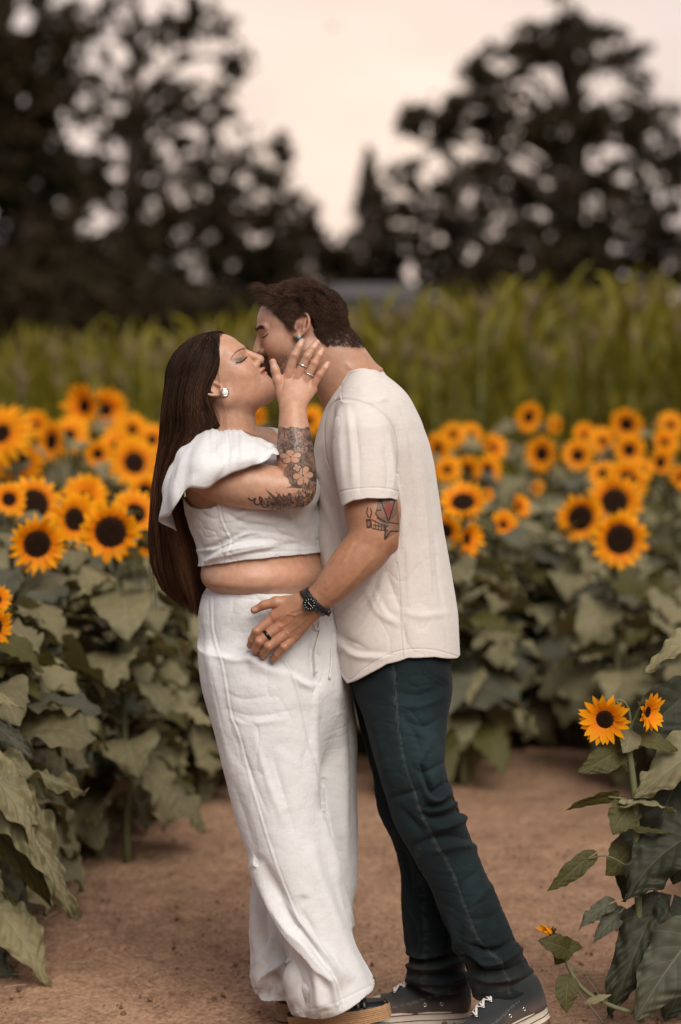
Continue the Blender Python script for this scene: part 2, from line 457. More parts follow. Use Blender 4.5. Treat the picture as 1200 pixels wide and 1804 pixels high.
def left_edge(Y):  return np.interp(Y, [-6, -1.0, .2, .6, 1.9, 2.9, 3.6, 4.6], [-1.0, -1.0, -.98, -.92, -.86, -.45, .1, .55])
def right_edge(Y): return np.interp(Y, [-6, -1.0, .0, 1.0, 2.0, 3.0, 4.0, 5.2, 7.0, 9], [.78, .78, .80, .95, 1.10, 1.2, 1.25, 1.35, 1.5, 1.7])
def in_path(X, Y):
    X = np.asarray(X, float); Y = np.asarray(Y, float)
    main = (X > left_edge(Y)) & (X < right_edge(Y)) & (Y < 4.7)
    gap = (Y >= 4.2) & (X > .82 + (Y - 4.5) * .08) & (X < 1.22 + (Y - 4.5) * .12) & (Y < 9)
    return main | gap
if want('g'):
    M_DIRT = dirt_mat()
    def sheet(x0, x1, nx, y0, y1, ny, hole=None, z=0.0):
        xs = np.linspace(x0, x1, nx); ys = np.linspace(y0, y1, ny); Xg, Yg = np.meshgrid(xs, ys, indexing='ij'); P = np.stack([Xg.ravel(), Yg.ravel(), 0 * Xg.ravel()], 1)
        return xs, ys, P
    # one sheet: fine cells near the couple, growing outwards to the horizon
    def spaced(lo, hi, h, far, g=1.18):
        a = [0.0]; c = np.arange(lo, hi + h * .5, h); l = [lo]; s = h
        while l[-1] > -far: s *= g; l.append(l[-1] - s)
        r = [c[-1]]; s = h
        while r[-1] < far: s *= g; r.append(r[-1] + s)
        return np.concatenate([np.array(l[:0:-1]), c, np.array(r[1:])])
    xs = spaced(-1.3, 1.6, .012, 900); ys = spaced(-1.0, 4.8, .014, 1500)
    Xg, Yg = np.meshgrid(xs, ys, indexing='ij'); P = np.stack([Xg.ravel(), Yg.ravel(), np.zeros(Xg.size)], 1)
    near = sstep(14, 6, np.hypot(P[:, 0], P[:, 1]))
    z = (.010 * fbm(P * 2.2, 3, 3) + .006 * fbm(P * 11, 4, 3) + .0055 * np.abs(fbm(P * 34, 5, 2)) + .0035 * vnoise(P * 70, 6)) * near
    clod = np.maximum(vnoise(P * 26, 12) - .45, 0) * .018 * near * sstep(.1, .5, vnoise(P * 2.3, 13) + .25); z = z + clod
    path = in_path(P[:, 0], P[:, 1]); foot = (np.hypot((P[:, 0] + .02) / .55, (P[:, 1] - .0) / .2) < 1)
    z = np.where(foot, z * .35, z) - .004
    P[:, 2] = GZ + z
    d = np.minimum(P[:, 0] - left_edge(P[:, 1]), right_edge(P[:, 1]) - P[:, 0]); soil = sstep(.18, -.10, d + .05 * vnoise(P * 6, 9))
    bed_dark = 1.15 * np.maximum(soil, sstep(4.0, 5.0, P[:, 1]) * ~path)  # soil colour is darker outside the path edges and at its far end
    col = 1 - bed_dark[:, None] * np.array([.50, .52, .52])
    i = np.arange(len(P)).reshape(len(xs), len(ys)); F = np.stack([i[:-1, :-1], i[1:, :-1], i[1:, 1:], i[:-1, 1:]], -1).reshape(-1, 4)
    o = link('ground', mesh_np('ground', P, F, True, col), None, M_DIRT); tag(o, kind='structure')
    # loose clods, crumbs and bits of straw lying on the path: nobody could count them
    rs = np.random.RandomState(3); mb = MB(); ico = []
    import bmesh
    bm = bmesh.new(); bmesh.ops.create_icosphere(bm, subdivisions=1, radius=1); IV = np.array([v.co[:] for v in bm.verts]); IF = np.array([[v.index for v in f.verts] for f in bm.faces]); bm.free()
    Vs = []; Fs = []; Cs = []; k = 0
    for _ in range(9000):
        Y = -.9 + 3.2 * rs.rand() ** 1.5; X = rs.uniform(-1.15, 1.35); r = .0016 + .0050 * rs.rand() ** 6
        if rs.rand() > .35 + .65 * sstep(.0, .45, vnoise(np.array([[X * 3, Y * 3, 0]]), 19))[0]: continue
        V = IV * r * rs.uniform(.6, 1.3, 3) * (1 + .25 * rs.normal(size=(12, 1))) + [X, Y, GZ + .001 + r * .3]; Vs.append(V); Fs.append(IF + k); k += 12
        Cs.append(np.tile(np.array([1, 1, 1]) * rs.uniform(.35, 1.15), (12, 1)))
    V = np.concatenate(Vs); 
    o = link('soil_crumbs', mesh_np('soil_crumbs', V, np.concatenate(Fs), True, np.concatenate(Cs)), None, M_DIRT); tag(o, 'crumbs of dry soil scattered over the dirt path', 'soil', kind='stuff')
    mb = MB()
    for _ in range(420):
        Y = -.9 + 3.6 * rs.rand(); X = rs.uniform(-1.1, 1.4); a = rs.uniform(0, 6.28); l = rs.uniform(.006, .028) * (2 if rs.rand() < .08 else 1); c = np.array([X, Y, GZ + .006]); dd = np.array([math.cos(a), math.sin(a), rs.uniform(-.1, .15)]) * l
        add_tube(mb, [c - dd, c + np.array([0, 0, .002]), c + dd], rs.uniform(.0006, .0014), 4, True)
    o = link('straw_litter', mb.me('straw_litter'), None, plain('straw', (.42, .32, .20), .9)); tag(o, 'short bits of dry straw littering the dirt path', 'straw', kind='stuff')
# =================================================================== SUNFLOWERS
def leaf_mat(name, top, under, vein, tr=.22, vn=5.5):
    m, t, b = mat(name); uv = N(t, 'ShaderNodeTexCoord'); sp = N(t, 'ShaderNodeSeparateXYZ'); t.links.new(uv.outputs['UV'], sp.inputs[0])
    def M(op, a, c=None):
        n = N(t, 'ShaderNodeMath', operation=op)
        for i, v in enumerate((a, c)):
            if v is None: continue
            if isinstance(v, (int, float)): n.inputs[i].default_value = v
            else: t.links.new(v, n.inputs[i])
        return n.outputs[0]
    av = M('ABSOLUTE', M('SUBTRACT', sp.outputs[1], .5)); s = sp.outputs[0]
    mid = M('LESS_THAN', av, .010); f = M('FRACT', M('MULTIPLY', M('SUBTRACT', s, M('MULTIPLY', av, .75)), vn)); side = M('LESS_THAN', M('ABSOLUTE', M('SUBTRACT', f, .5)), .030)
    vv = M('MAXIMUM', mid, M('MULTIPLY', side, .5))
    v = coord(t); n1 = noise(t, v, 14, 4); n2 = noise(t, v, 90, 3); oi = N(t, 'ShaderNodeObjectInfo')
    geo = N(t, 'ShaderNodeNewGeometry')
    c = mixc(t, n1, tuple(x * .72 for x in top), tuple(x * 1.25 for x in top)); c = mixc(t, geo.outputs['Backfacing'], c, under)
    rr = N(t, 'ShaderNodeMapRange'); rr.inputs['To Min'].default_value = .78; rr.inputs['To Max'].default_value = 1.2; t.links.new(oi.outputs['Random'], rr.inputs[0]); c = mixc(t, 1.0, c, rr.outputs[0], 'MULTIPLY')
    c = mixc(t, vv, c, vein)
    t.links.new(c, b.inputs['Base Color']); b.inputs['Roughness'].default_value = .62; b.inputs['Specular IOR Level'].default_value = .35
    p = bump(t, b, vv, -.5, .003); bump(t, b, n2, .5, .0015, p)
    tl = N(t, 'ShaderNodeBsdfTranslucent'); t.links.new(mixc(t, 1.0, c, (1.1, 1.0, .5), 'MULTIPLY'), tl.inputs['Color'])
    ms = N(t, 'ShaderNodeMixShader'); ms.inputs[0].default_value = tr; o = t.nodes['Material Output']
    t.links.new(b.outputs[0], ms.inputs[1]); t.links.new(tl.outputs[0], ms.inputs[2]); t.links.new(ms.outputs[0], o.inputs['Surface']); return m
def petal_mat():
    m, t, b = mat('petal'); a = N(t, 'ShaderNodeAttribute', attribute_name='Col'); oi = N(t, 'ShaderNodeObjectInfo')
    c = a.outputs['Color']; t.links.new(c, b.inputs['Base Color']); b.inputs['Roughness'].default_value = .6; b.inputs['Specular IOR Level'].default_value = .2
    tl = N(t, 'ShaderNodeBsdfTranslucent'); t.links.new(c, tl.inputs['Color']); ms = N(t, 'ShaderNodeMixShader'); ms.inputs[0].default_value = .4; o = t.nodes['Material Output']
    t.links.new(b.outputs[0], ms.inputs[1]); t.links.new(tl.outputs[0], ms.inputs[2]); t.links.new(ms.outputs[0], o.inputs['Surface']); return m
def vc_mat(name, rough=.8, spec=.2):
    m, t, b = mat(name); a = N(t, 'ShaderNodeAttribute', attribute_name='Col'); v = coord(t); n = noise(t, v, 200, 3)
    t.links.new(a.outputs['Color'], b.inputs['Base Color']); b.inputs['Roughness'].default_value = rough; b.inputs['Specular IOR Level'].default_value = spec; bump(t, b, n, .5, .001); return m

def leaf_mesh(name, seed, droop=.9, wave=1.0, aspect=.82, sharp=False, cup=.25, n=30, m=12, start=.35):
    """heart-shaped toothed leaf, base at the origin, pointing along +x, one unit long"""
    rs = np.random.RandomState(seed); s = np.linspace(0, 1, n)[:, None]; v = np.linspace(-1, 1, m + 1)[None]; av = np.abs(v)
    w = aspect * .5 * np.sin(math.pi * np.clip(s, 0.0, 1) ** (.56 if not sharp else .66)) ** .85 + .012 * (1 - s)
    saw = 1 + (.055 * ((s * (n * .42) + rs.rand()) % 1 - .5) * (30 / (n + 8)) + .06 * np.sin(s * 17 + 7 * rs.rand() + np.sign(v)) + .035 * np.sin(s * 37 + 2 * np.sign(v))) * np.clip((av - .55) / .45, 0, 1)
    x = s - .17 * av ** 1.6 * (1 - s) ** 3 * (0 if sharp else 1.5); y = v * w * saw
    ph = rs.uniform(0, 6.28, 4)
    ang = start - droop * s ** 1.1 * 1.5 - .25 * np.sin(s * 5 + ph[0]) * .3                       # midrib bends down
    ds = 1.0 / (n - 1); mx = np.concatenate([[0], np.cumsum(np.cos(ang[:-1, 0]) * ds)]); mz = np.concatenate([[0], np.cumsum(np.sin(ang[:-1, 0]) * ds)])
    zc = cup * av * w * (1 - .6 * s) - .5 * cup * (av ** 2) * w                                      # V fold along the midrib
    rip = wave * (.040 * np.sin(s * 11 + ph[1] + 1.5 * np.sign(v)) * av ** 2 + .026 * np.sin(s * 25 + ph[2]) * av ** 2.5 + .014 * np.sin(s * 41 + 9 * v + ph[0]) * av + .011 * np.cos((s - .375 * av) * 2 * math.pi * 5.5) * np.sqrt(av) * (1 - s * .5) + .012 * np.sin(s * 31 + ph[3]) * np.sin(v * 9 + ph[2]) * av)
    tw = .25 * rs.normal() * s * v * w
    off = zc + rip + tw; ca, sa = np.cos(ang), np.sin(ang); dx = x - s
    X = np.interp(s[:, 0], s[:, 0], mx)[:, None] + dx * ca - off * sa; Z = mz[:, None] + dx * sa + off * ca; Y = y + .05 * np.sin(s * 3 + ph[3]) * s
    V = np.stack([X + 0 * Y, Y, Z + 0 * Y], -1).reshape(-1, 3); i = np.arange(n * (m + 1)).reshape(n, m + 1)
    F = np.stack([i[:-1, :-1], i[1:, :-1], i[1:, 1:], i[:-1, 1:]], -1).reshape(-1, 4)
    uv = np.stack([s + 0 * v, v * .5 + .5 + 0 * s], -1).reshape(-1, 2)
    return V, F, uv
def curve_np(P0, P1, sag, n=14):
    t = np.linspace(0, 1, n)[:, None]; return P0 + (P1 - P0) * t + np.asarray(sag) * np.sin(t * math.pi)

def head_parts(seed, petals=30, layers=2, cup=.15, disc=.40, droopy=.0, separate=False):
    """flower head of radius 1 facing +z: disc, petal ring, green bracts"""
    rs = np.random.RandomState(seed)
    # disc
    k, r = 28, 9; a = np.arange(k) * 2 * math.pi / k; V = []; C = []
    for i in range(r):
        q = i / (r - 1); R = disc * (1 - q) ; z = .10 * math.sin(q * math.pi / 2) - .05 * math.exp(-((q - 1) / .35) ** 2)
        V.append(np.stack([R * np.cos(a), R * np.sin(a), np.full(k, z)], 1)); cc = np.array([.014, .007, .004]) if q > .35 else np.array([.024, .011, .005]); C.append(np.tile(cc * (1.2 if .1 < q < .3 else 1), (k, 1)))
    V = np.concatenate(V); V[:, 2] += .018 * rs.rand(len(V)); C = np.concatenate(C) * (1 + .5 * rs.rand(len(V), 1)); F = [(i * k + j, i * k + (j + 1) % k, (i + 1) * k + (j + 1) % k, (i + 1) * k + j) for i in range(r - 1) for j in range(k)]
    # back of the disc
    B = np.stack([disc * 1.0 * np.cos(a), disc * 1.0 * np.sin(a), np.zeros(k)], 1); B2 = B * [.45, .45, 1] + [0, 0, -.16]; n0 = len(V)
    V = np.concatenate([V, B2]); C = np.concatenate([C, np.tile([.06, .065, .022], (k, 1))]); F += [(j, n0 + j, n0 + (j + 1) % k, (j + 1) % k) for j in range(k)]
    disc_me = mesh_np('flower_head', V, np.array(F), True, C)
    def strip(R0, R1, wid, ang, z0, lift, curl, base, tip, nseg=7):
        t = np.linspace(0, 1, nseg); w = wid * np.sin(math.pi * np.clip(t * .93 + .07, 0, 1) ** .75) ** .8; w[0] = wid * .45
        rr = R0 + (R1 - R0) * t; z = z0 + lift * t - curl * t * t; P = []; Cc = []
        for i in range(nseg):
            for q in (-1, 0, 1):
                x, y = rr[i], q * w[i]; zz = z[i] + (.22 * w[i] * (1 if q else 0)); P.append((x * math.cos(ang) - y * math.sin(ang), x * math.sin(ang) + y * math.cos(ang), zz)); Cc.append(base + (tip - base) * min(1, t[i] * 1.5))
        Fq = [(i * 3 + q, (i + 1) * 3 + q, (i + 1) * 3 + q + 1, i * 3 + q + 1) for i in range(nseg - 1) for q in (0, 1)]
        return np.array(P), np.array(Fq), np.array(Cc)
    mb = MB(); single = []
    for l in range(layers):
        for i in range(petals // layers + (l == 0) * 2):
            n = petals // layers + (l == 0) * 2; ang = (i + .5 * l) * 2 * math.pi / n + rs.normal() * .05
            ln = rs.uniform(.90, 1.02) * (1 - .04 * l); base = np.array([.85, .25, .004]) * [1, rs.uniform(.8, 1.15), 1]; tip = np.array([.98, .42, .007]) * rs.uniform(.88, 1.08)
            P, Fq, Cc = strip(disc * .86, ln, rs.uniform(.100, .145) * 30 / petals, ang, .02 + .03 * l, cup * rs.uniform(.4, 1.5) + .10 * l, droopy * rs.uniform(.2, 1.3) + .1 * rs.rand(), base, tip)
            mb.add(P, Fq, Cc); single.append((P, Fq, Cc))
    gb = MB()
    for i in range(22):
        ang = i * 2 * math.pi / 22 + rs.normal() * .08; P, Fq, Cc = strip(disc * .55, rs.uniform(.62, .82), .085, ang, -.10 - .03 * (i % 2), .02, -.05 + .14 * rs.rand(), np.array([.055, .065, .020]), np.array([.075, .085, .028]), 5); gb.add(P, Fq, Cc)
    return disc_me, (None if separate else mb.me('petal_ring', True, True)), gb.me('bract_ring', True, True), single

if want('f'):
    M_LEAF = leaf_mat('leaf_grey_green', (.195, .172, .088), (.22, .20, .115), (.27, .24, .14), .20)
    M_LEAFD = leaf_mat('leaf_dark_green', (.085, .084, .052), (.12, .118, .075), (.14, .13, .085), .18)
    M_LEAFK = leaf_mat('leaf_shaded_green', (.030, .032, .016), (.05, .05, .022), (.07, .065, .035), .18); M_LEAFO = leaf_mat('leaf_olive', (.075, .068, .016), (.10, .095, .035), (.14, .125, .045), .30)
    M_PETAL = petal_mat(); M_DISC = vc_mat('flower_disc', .95, .05); M_STEM = plain('sunflower_stem', (.12, .125, .055), .75, 0, .25, 60, .001)
    LV = []
    for i in range(12):
        V, F, uv = leaf_mesh('leaf', i, n=40, droop=[.85, 1.05, .75, 1.2][i % 4], wave=[1.1, 1.6, .9][i % 3], aspect=[.78, .70, .85, .74][i % 4]); me = mesh_np('leaf', V, F, True, uv=uv); me.materials.append(M_LEAF); LV.append(me)
    for i in range(4):
        V, F, uv = leaf_mesh('leaf', 40 + i, droop=[.5, .8][i % 2], wave=.9, aspect=.66); me = mesh_np('leaf', V, F, True, uv=uv); me.materials.append(M_LEAFO); LV.append(me)
    for i in range(3):
        V, F, uv = leaf_mesh('leaf', 60 + i, droop=.7 + .2 * i, wave=1.1, aspect=.8); me = mesh_np('leaf', V, F, True, uv=uv); me.materials.append(M_LEAFD); LV.append(me)
    HV = []
    for i, (pt, ly, cu, di, dr) in enumerate(((30, 2, .12, .44, .05), (34, 2, .20, .50, .10), (26, 2, .34, .34, .0), (32, 2, .05, .32, .25), (28, 2, .16, .56, .1))):
        a, b_, c_, _ = head_parts(70 + i, pt, ly, cu, di, dr); a.materials.append(M_DISC); b_.materials.append(M_PETAL); c_.materials.append(M_DISC); HV.append((a, b_, c_))
    def basis(zdir, spin=0.0):
        z = Vector(zdir).normalized(); q = z.to_track_quat('Z', 'Y'); return q.to_matrix().to_4x4() @ Matrix.Rotation(spin, 4, 'Z')
    def put(me, name, parent, M4):
        o = bpy.data.objects.new(name, me); COL.objects.link(o); o.parent = parent; o.matrix_local = M4; return o
    rsF = np.random.RandomState(11)
    def add_leaf(root, base, az, size, me, tilt=0.0, roll=0.0, petiole=.35, stems=None):
        d = np.array([math.cos(az), math.sin(az), .55]); d = d / np.linalg.norm(d); q = base + d * size * petiole
        if stems is not None: add_tube(stems, curve_np(base, q, (0, 0, size * .04), 5), [.0042, .0036, .0032, .003, .003], 5, False)
        M4 = Matrix.Translation(Vector(q)) @ Matrix.Rotation(az, 4, 'Z') @ Matrix.Rotation(-tilt, 4, 'Y') @ Matrix.Rotation(roll, 4, 'X') @ Matrix.Scale(size, 4)
        return put(me, 'leaf', root, M4)
    def sunflower(head, base, facing, dia, label, group, nleaf=12, low=.08, leafsize=.24, v=None, side=0, back=False, lean=0.0):
        """head, base: world points; facing: direction of the face; side: preferred azimuth of the leaves"""
        base = np.asarray(base, float); root = empty('sunflower', base); tag(root, label, 'sunflower', group)
        st = MB(); top = None
        if head is not None:
            hd = np.asarray(head, float) - base; f = norm(facing); neck = hd - f * dia * .09; up = neck - f * dia * .30 + np.array([0, 0, dia * .10])
            P = catmull([np.zeros(3), neck * [.1, .1, .35], up * [.6, .6, .78], up, neck], 22); H = hd[2]
        else:
            H = facing; P = catmull([np.zeros(3), np.array([rsF.normal() * .03, rsF.normal() * .03, H * .5]), np.array([rsF.normal() * .05, rsF.normal() * .05, H])], 16)
        add_tube(st, P, np.linspace(.013, .007, len(P)), 7)
        ga = rsF.uniform(0, 6.28)
        for i in range(nleaf):
            h = low + (1 - low) * (i + .5) / nleaf * .93; k = min(len(P) - 1, int(np.searchsorted(P[:, 2], H * h))); az = ga + i * 2.4 + rsF.normal() * .25
            if side is not None: az = side + (((az - side + math.pi) % (2 * math.pi)) - math.pi) * .72
            sz = leafsize * (1.12 - .55 * max(0, h - .55) / .45) * rsF.uniform(.8, 1.2) * (.88 + .24 * min(h, .5)); q = rsF.rand(); tl = rsF.uniform(-.5, .25) - .75 * max(0, .45 - h) / .45
            me = LV[rsF.randint(0, 12)] if q < .72 else (LV[12 + rsF.randint(0, 4)] if q < .84 else LV[16 + rsF.randint(0, 3)])
            add_leaf(root, P[k], az, sz, me, tl, rsF.normal() * .25, rsF.uniform(.25, .5), st)
        link('stem', st.me('stem'), root, M_STEM)
        if head is not None:
            a, b_, c_ = HV[rsF.randint(0, 5) if v is None else v]; M4 = Matrix.Translation(Vector(hd)) @ basis(f, rsF.uniform(0, 6)) @ Matrix.Scale(dia / 2, 4)
            hh = put(a, 'flower_head', root, M4)
            put(b_, 'petal_ring', hh, Matrix.Identity(4)); put(c_, 'bract_ring', hh, Matrix.Identity(4))
        return root
    def F3(dx, dz): return (dx, -1.0, dz)     # dx: to the right of the picture, dz: upwards
    # (px, py, diameter px, depth Y, facing, head variant, label)
    HEADS_L = [
        (65, 958, 116, 1.45, F3(-.15, -.05), 1, 'large low sunflower with a big black disc, nearest the camera on the left'),
        (195, 937, 112, 1.70, F3(.10, .05), 4, 'large open sunflower beside her hair on the left, black disc facing the camera'),
        (130, 915, 92, 2.05, F3(.85, .10), 0, 'sunflower turned sideways between the two large left ones'),
        (60, 888, 100, 2.45, F3(.05, .55), 4, 'sunflower tipped upward behind the lowest left bloom'),
        (16, 880, 66, 2.20, F3(-.1, .0), 0, 'small round sunflower at the left edge, dark round disc'),
        (150, 878, 80, 2.9, F3(.2, .9), 2, 'half-hidden sunflower above the sideways bloom, face tilted up'),
        (238, 905, 84, 2.5, F3(.25, .45), 0, 'sunflower just left of her long hair, disc partly hidden'),
        (-12, 1106, 84, .75, F3(.75, -.25), 1, 'drooping sunflower cut by the left edge at waist height'),
        (-4, 1056, 52, 1.0, F3(.5, .5), 2, 'small sunflower just above the drooping left edge bloom'),
        (35, 812, 78, 4.2, F3(.0, .1), 0, 'blurred sunflower with brown disc at far left below the tallest row'),
        (4, 765, 88, 3.9, F3(-.2, .3), 3, 'blurred sunflower high on the left edge'),
        (150, 716, 70, 5.4, F3(-.1, .2), 2, 'highest blurred sunflower on the left, left one of the top pair'),
        (186, 722, 60, 5.7, F3(.3, .3), 2, 'right one of the highest blurred pair on the left'),
        (122, 768, 66, 4.9, F3(.1, .1), 3, 'blurred sunflower under the highest pair on the left'),
        (92, 778, 58, 4.6, F3(-.4, .1), 0, 'blurred sunflower leaning left under the highest pair'),
        (232, 758, 52, 5.6, F3(.1, .1), 3, 'blurred round sunflower left of her hair at shoulder height'),
        (236, 816, 74, 4.6, F3(.0, .1), 0, 'broad blurred sunflower left of her hair at elbow height'),
        (205, 785, 48, 5.3, F3(.2, .5), 2, 'pale blurred sunflower in the gap left of her hair'),
        (268, 775, 52, 5.6, F3(.4, .2), 3, 'blurred sunflower partly behind her hair'),
        (62, 750, 46, 5.9, F3(-.1, .5), 2, 'small blurred sunflower in the back row on the left'),
        (172, 800, 40, 5.2, F3(.3, .2), 0, 'small brownish blurred sunflower in the middle of the left bed'),
        (255, 868, 66, 3.4, F3(.3, .3), 1, 'blurred sunflower touching her hair below the elbow'),
        (364, 1024, 52, 2.6, F3(-.2, .3), 2, 'sunflower peeping out between her hair and waist'),
        (262, 960, 50, 2.9, F3(-.3, .1), 0, 'small sunflower half behind the ends of her hair'),
        (452, 736, 40, 6.4, F3(.0, .4), 2, 'blurred sunflower glimpsed below her chin'),
        (545, 742, 56, 6.2, F3(.1, .3), 3, 'blurred sunflower glimpsed between her forearm and his shirt')]
    HEADS_R = [
        (1092, 950, 112, 3.0, F3(-.05, -.02), 4, 'large sunflower with a wide black disc, lowest of the right cluster of three'),
        (1022, 912, 80, 3.7, F3(-.10, .05), 4, 'left one of the right cluster of three sunflowers'),
        (1083, 884, 86, 4.1, F3(.05, .55), 1, 'top one of the right cluster of three, face tilted up'),
        (816, 886, 86, 3.1, F3(.1, .75), 1, 'sunflower behind his back with its face tilted to the sky'),
        (822, 950, 72, 2.9, F3(.8, .2), 2, 'sunflower with twisted petals low behind his back'),
        (785, 935, 66, 2.8, F3(-.2, .1), 0, 'sunflower partly hidden by the back of his shirt'),
        (886, 925, 52, 3.6, F3(.7, .5), 2, 'half-closed sunflower right of his back'),
        (914, 893, 44, 3.9, F3(.9, .3), 2, 'small half-closed sunflower turned right, above the half-closed pair'),
        (931, 735, 50, 6.9, F3(.0, .02), 0, 'single highest sunflower on the right against the corn'),
        (978, 749, 38, 7.4, F3(.5, .1), 3, 'small sunflower turned right beside the highest one'),
        (798, 766, 46, 6.6, F3(-.1, .2), 3, 'blurred sunflower over his shoulder, left of a pair'),
        (830, 768, 46, 6.9, F3(.3, .2), 3, 'blurred sunflower over his shoulder, right of a pair'),
        (868, 790, 50, 6.3, F3(.6, .4), 2, 'blurred sunflower turned right, mid height right of his shoulder'),
        (822, 830, 52, 5.6, F3(-.3, .0), 0, 'blurred sunflower with dark disc beside his upper back'),
        (858, 828, 52, 5.8, F3(.5, .1), 0, 'blurred sunflower facing right beside his upper back'),
        (772, 790, 54, 5.6, F3(-.4, .1), 3, 'blurred sunflower emerging from behind his shirt'),
        (788, 828, 46, 5.2, F3(-.2, .2), 3, 'blurred sunflower low against the edge of his shirt'),
        (955, 800, 56, 5.9, F3(-.1, .1), 0, 'sunflower with a leaf across its disc, right of centre'),
        (1018, 803, 58, 5.9, F3(.0, .0), 0, 'round evenly open sunflower in the middle of the right bed'),
        (1030, 768, 42, 6.8, F3(.3, .4), 2, 'small sunflower tilted up behind the middle of the right bed'),
        (1062, 778, 48, 6.6, F3(.2, .2), 3, 'blurred sunflower between the middle and the far right rows'),
        (1104, 748, 52, 6.6, F3(.0, .3), 0, 'high sunflower tilted up on the right with dark disc'),
        (1108, 793, 56, 6.0, F3(.0, .1), 0, 'sunflower straight below the high tilted one on the right'),
        (1064, 838, 50, 5.2, F3(-.2, .4), 0, 'sunflower tipped up above the right cluster of three'),
        (1104, 850, 74, 4.8, F3(.1, .5), 1, 'broad sunflower tipped up right above the cluster of three'),
        (1181, 750, 46, 7.0, F3(.2, .1), 3, 'high sunflower near the right edge'),
        (1170, 781, 50, 6.3, F3(.1, .5), 2, 'sunflower tilted up near the right edge'),
        (1163, 815, 52, 5.8, F3(.6, .0), 0, 'sunflower turned right near the right edge'),
        (1132, 826, 44, 5.6, F3(.1, .3), 3, 'small sunflower between the two lower right rows'),
        (1197, 842, 40, 5.2, F3(.4, .2), 2, 'sunflower cut by the right edge'),
        (945, 860, 34, 5.2, F3(-.6, .8), 3, 'dull withered sunflower in the middle of the right bed'),
        (858, 872, 26, 4.4, F3(.4, .6), 2, 'small bud-like sunflower between the half-closed and the sky-facing blooms')]
    GN = 'sunflowers in bloom in the field'
    for hx, hy, dp, Y, fc, v, lb in HEADS_L + HEADS_R:
        fc = tuple(np.array(fc, float) + rsF.normal(size=3) * [.28, 0, .18]); dp = dp * rsF.uniform(.9, 1.1); hd = W(hx, hy, Y); front = (hx < 300 and Y < 2.7) or (hx > 700 and Y < 4.2); bx, by = hd[0] + rsF.normal() * .04 - fc[0] * .05, hd[1] + rsF.uniform(.03, .12)
        if in_path(bx, by): by = by + .0
        sd = -1.2 if hx < 600 else (-1.9 if hx > 700 else -1.57)
        sunflower(hd, (bx, by, GZ), fc, dp * ppm(Y) * (1.10 if Y < 3.8 else (1.38 if hx < 300 else 1.2)), lb, GN, nleaf=17 if front else 10, low=.08 if front else .35, leafsize=.22 if front else .21, v=v, side=sd if front else None)
    # plants without an open flower that fill the beds, denser along the path
    fills = []
    def filler(x, y, H, n, low, ls, side, lab): fills.append(sunflower(None, (x, y, GZ), H, 0, lab, 'leafy sunflower plants filling the beds', n, low, ls, None, side))
    ORD = ['first', 'second', 'third', 'fourth', 'fifth', 'sixth', 'seventh', 'eighth', 'ninth', 'tenth', 'eleventh', 'twelfth', 'thirteenth', 'fourteenth', 'fifteenth', 'sixteenth', 'seventeenth', 'eighteenth', 'nineteenth', 'twentieth']; cnt_ = {}
    def nth(what):
        cnt_[what] = cnt_.get(what, 0) + 1; return ORD[min(cnt_[what], 20) - 1] + ' ' + what
    for Y in np.arange(.95, 4.6, .22):
        filler(left_edge(Y) - .06 - .08 * rsF.rand(), Y + rsF.normal() * .05, rsF.uniform(.66, .86), 26, .10, .225, -.8, nth('leafy plant back along the left edge of the path'))
    for Y in np.arange(1.2, 4.4, .34):
        filler(left_edge(Y) - .48 - .10 * rsF.rand(), Y, rsF.uniform(.76, .92), 13, .2, .22, -1.0, nth('plant back in the second row of the left bed'))
    for x in np.arange(-.30, .95, .20):
        filler(x, 4.72 + rsF.rand() * .12 - (x < .0) * .3 - .9 * (x > .45) * (x < .9), rsF.uniform(.62, .76), 26, .10, .225, -1.6, nth('leafy plant from the left along the far end of the path'))
    for x, y in ((.62, 3.95), (.74, 4.15), (.50, 4.2), (.86, 4.5), (.66, 4.5)): filler(x, y, .68, 26, .10, .23, -1.4, nth('leafy plant in the clump behind his back'))
    for Y in np.arange(2.5, 4.9, .28):
        filler(right_edge(Y) + .14, Y, rsF.uniform(.52, .68), 24, .10, .22, -2.2, nth('leafy plant back along the right edge of the path'))
    for Y in np.arange(2.8, 5.5, .4):
        filler(right_edge(Y) + .52, Y, rsF.uniform(.58, .72), 13, .1, .22, -2.0, nth('plant back in the second row of the right bed'))
    for _ in range(64):
        Y = rsF.uniform(4.8, 8.4); X = rsF.uniform(-2.2 - .0 * Y, 2.4); 
        if in_path(X, Y) or abs(X / (Y + 5.7)) > .16: continue
        filler(X, Y, rsF.uniform(.66, .84), 8, .35, .21, None, 'blurred leafy sunflower plant in the %s of the field, in front of the corn' % ('left part' if X < -.35 else ('right part' if X > .9 else 'middle')))

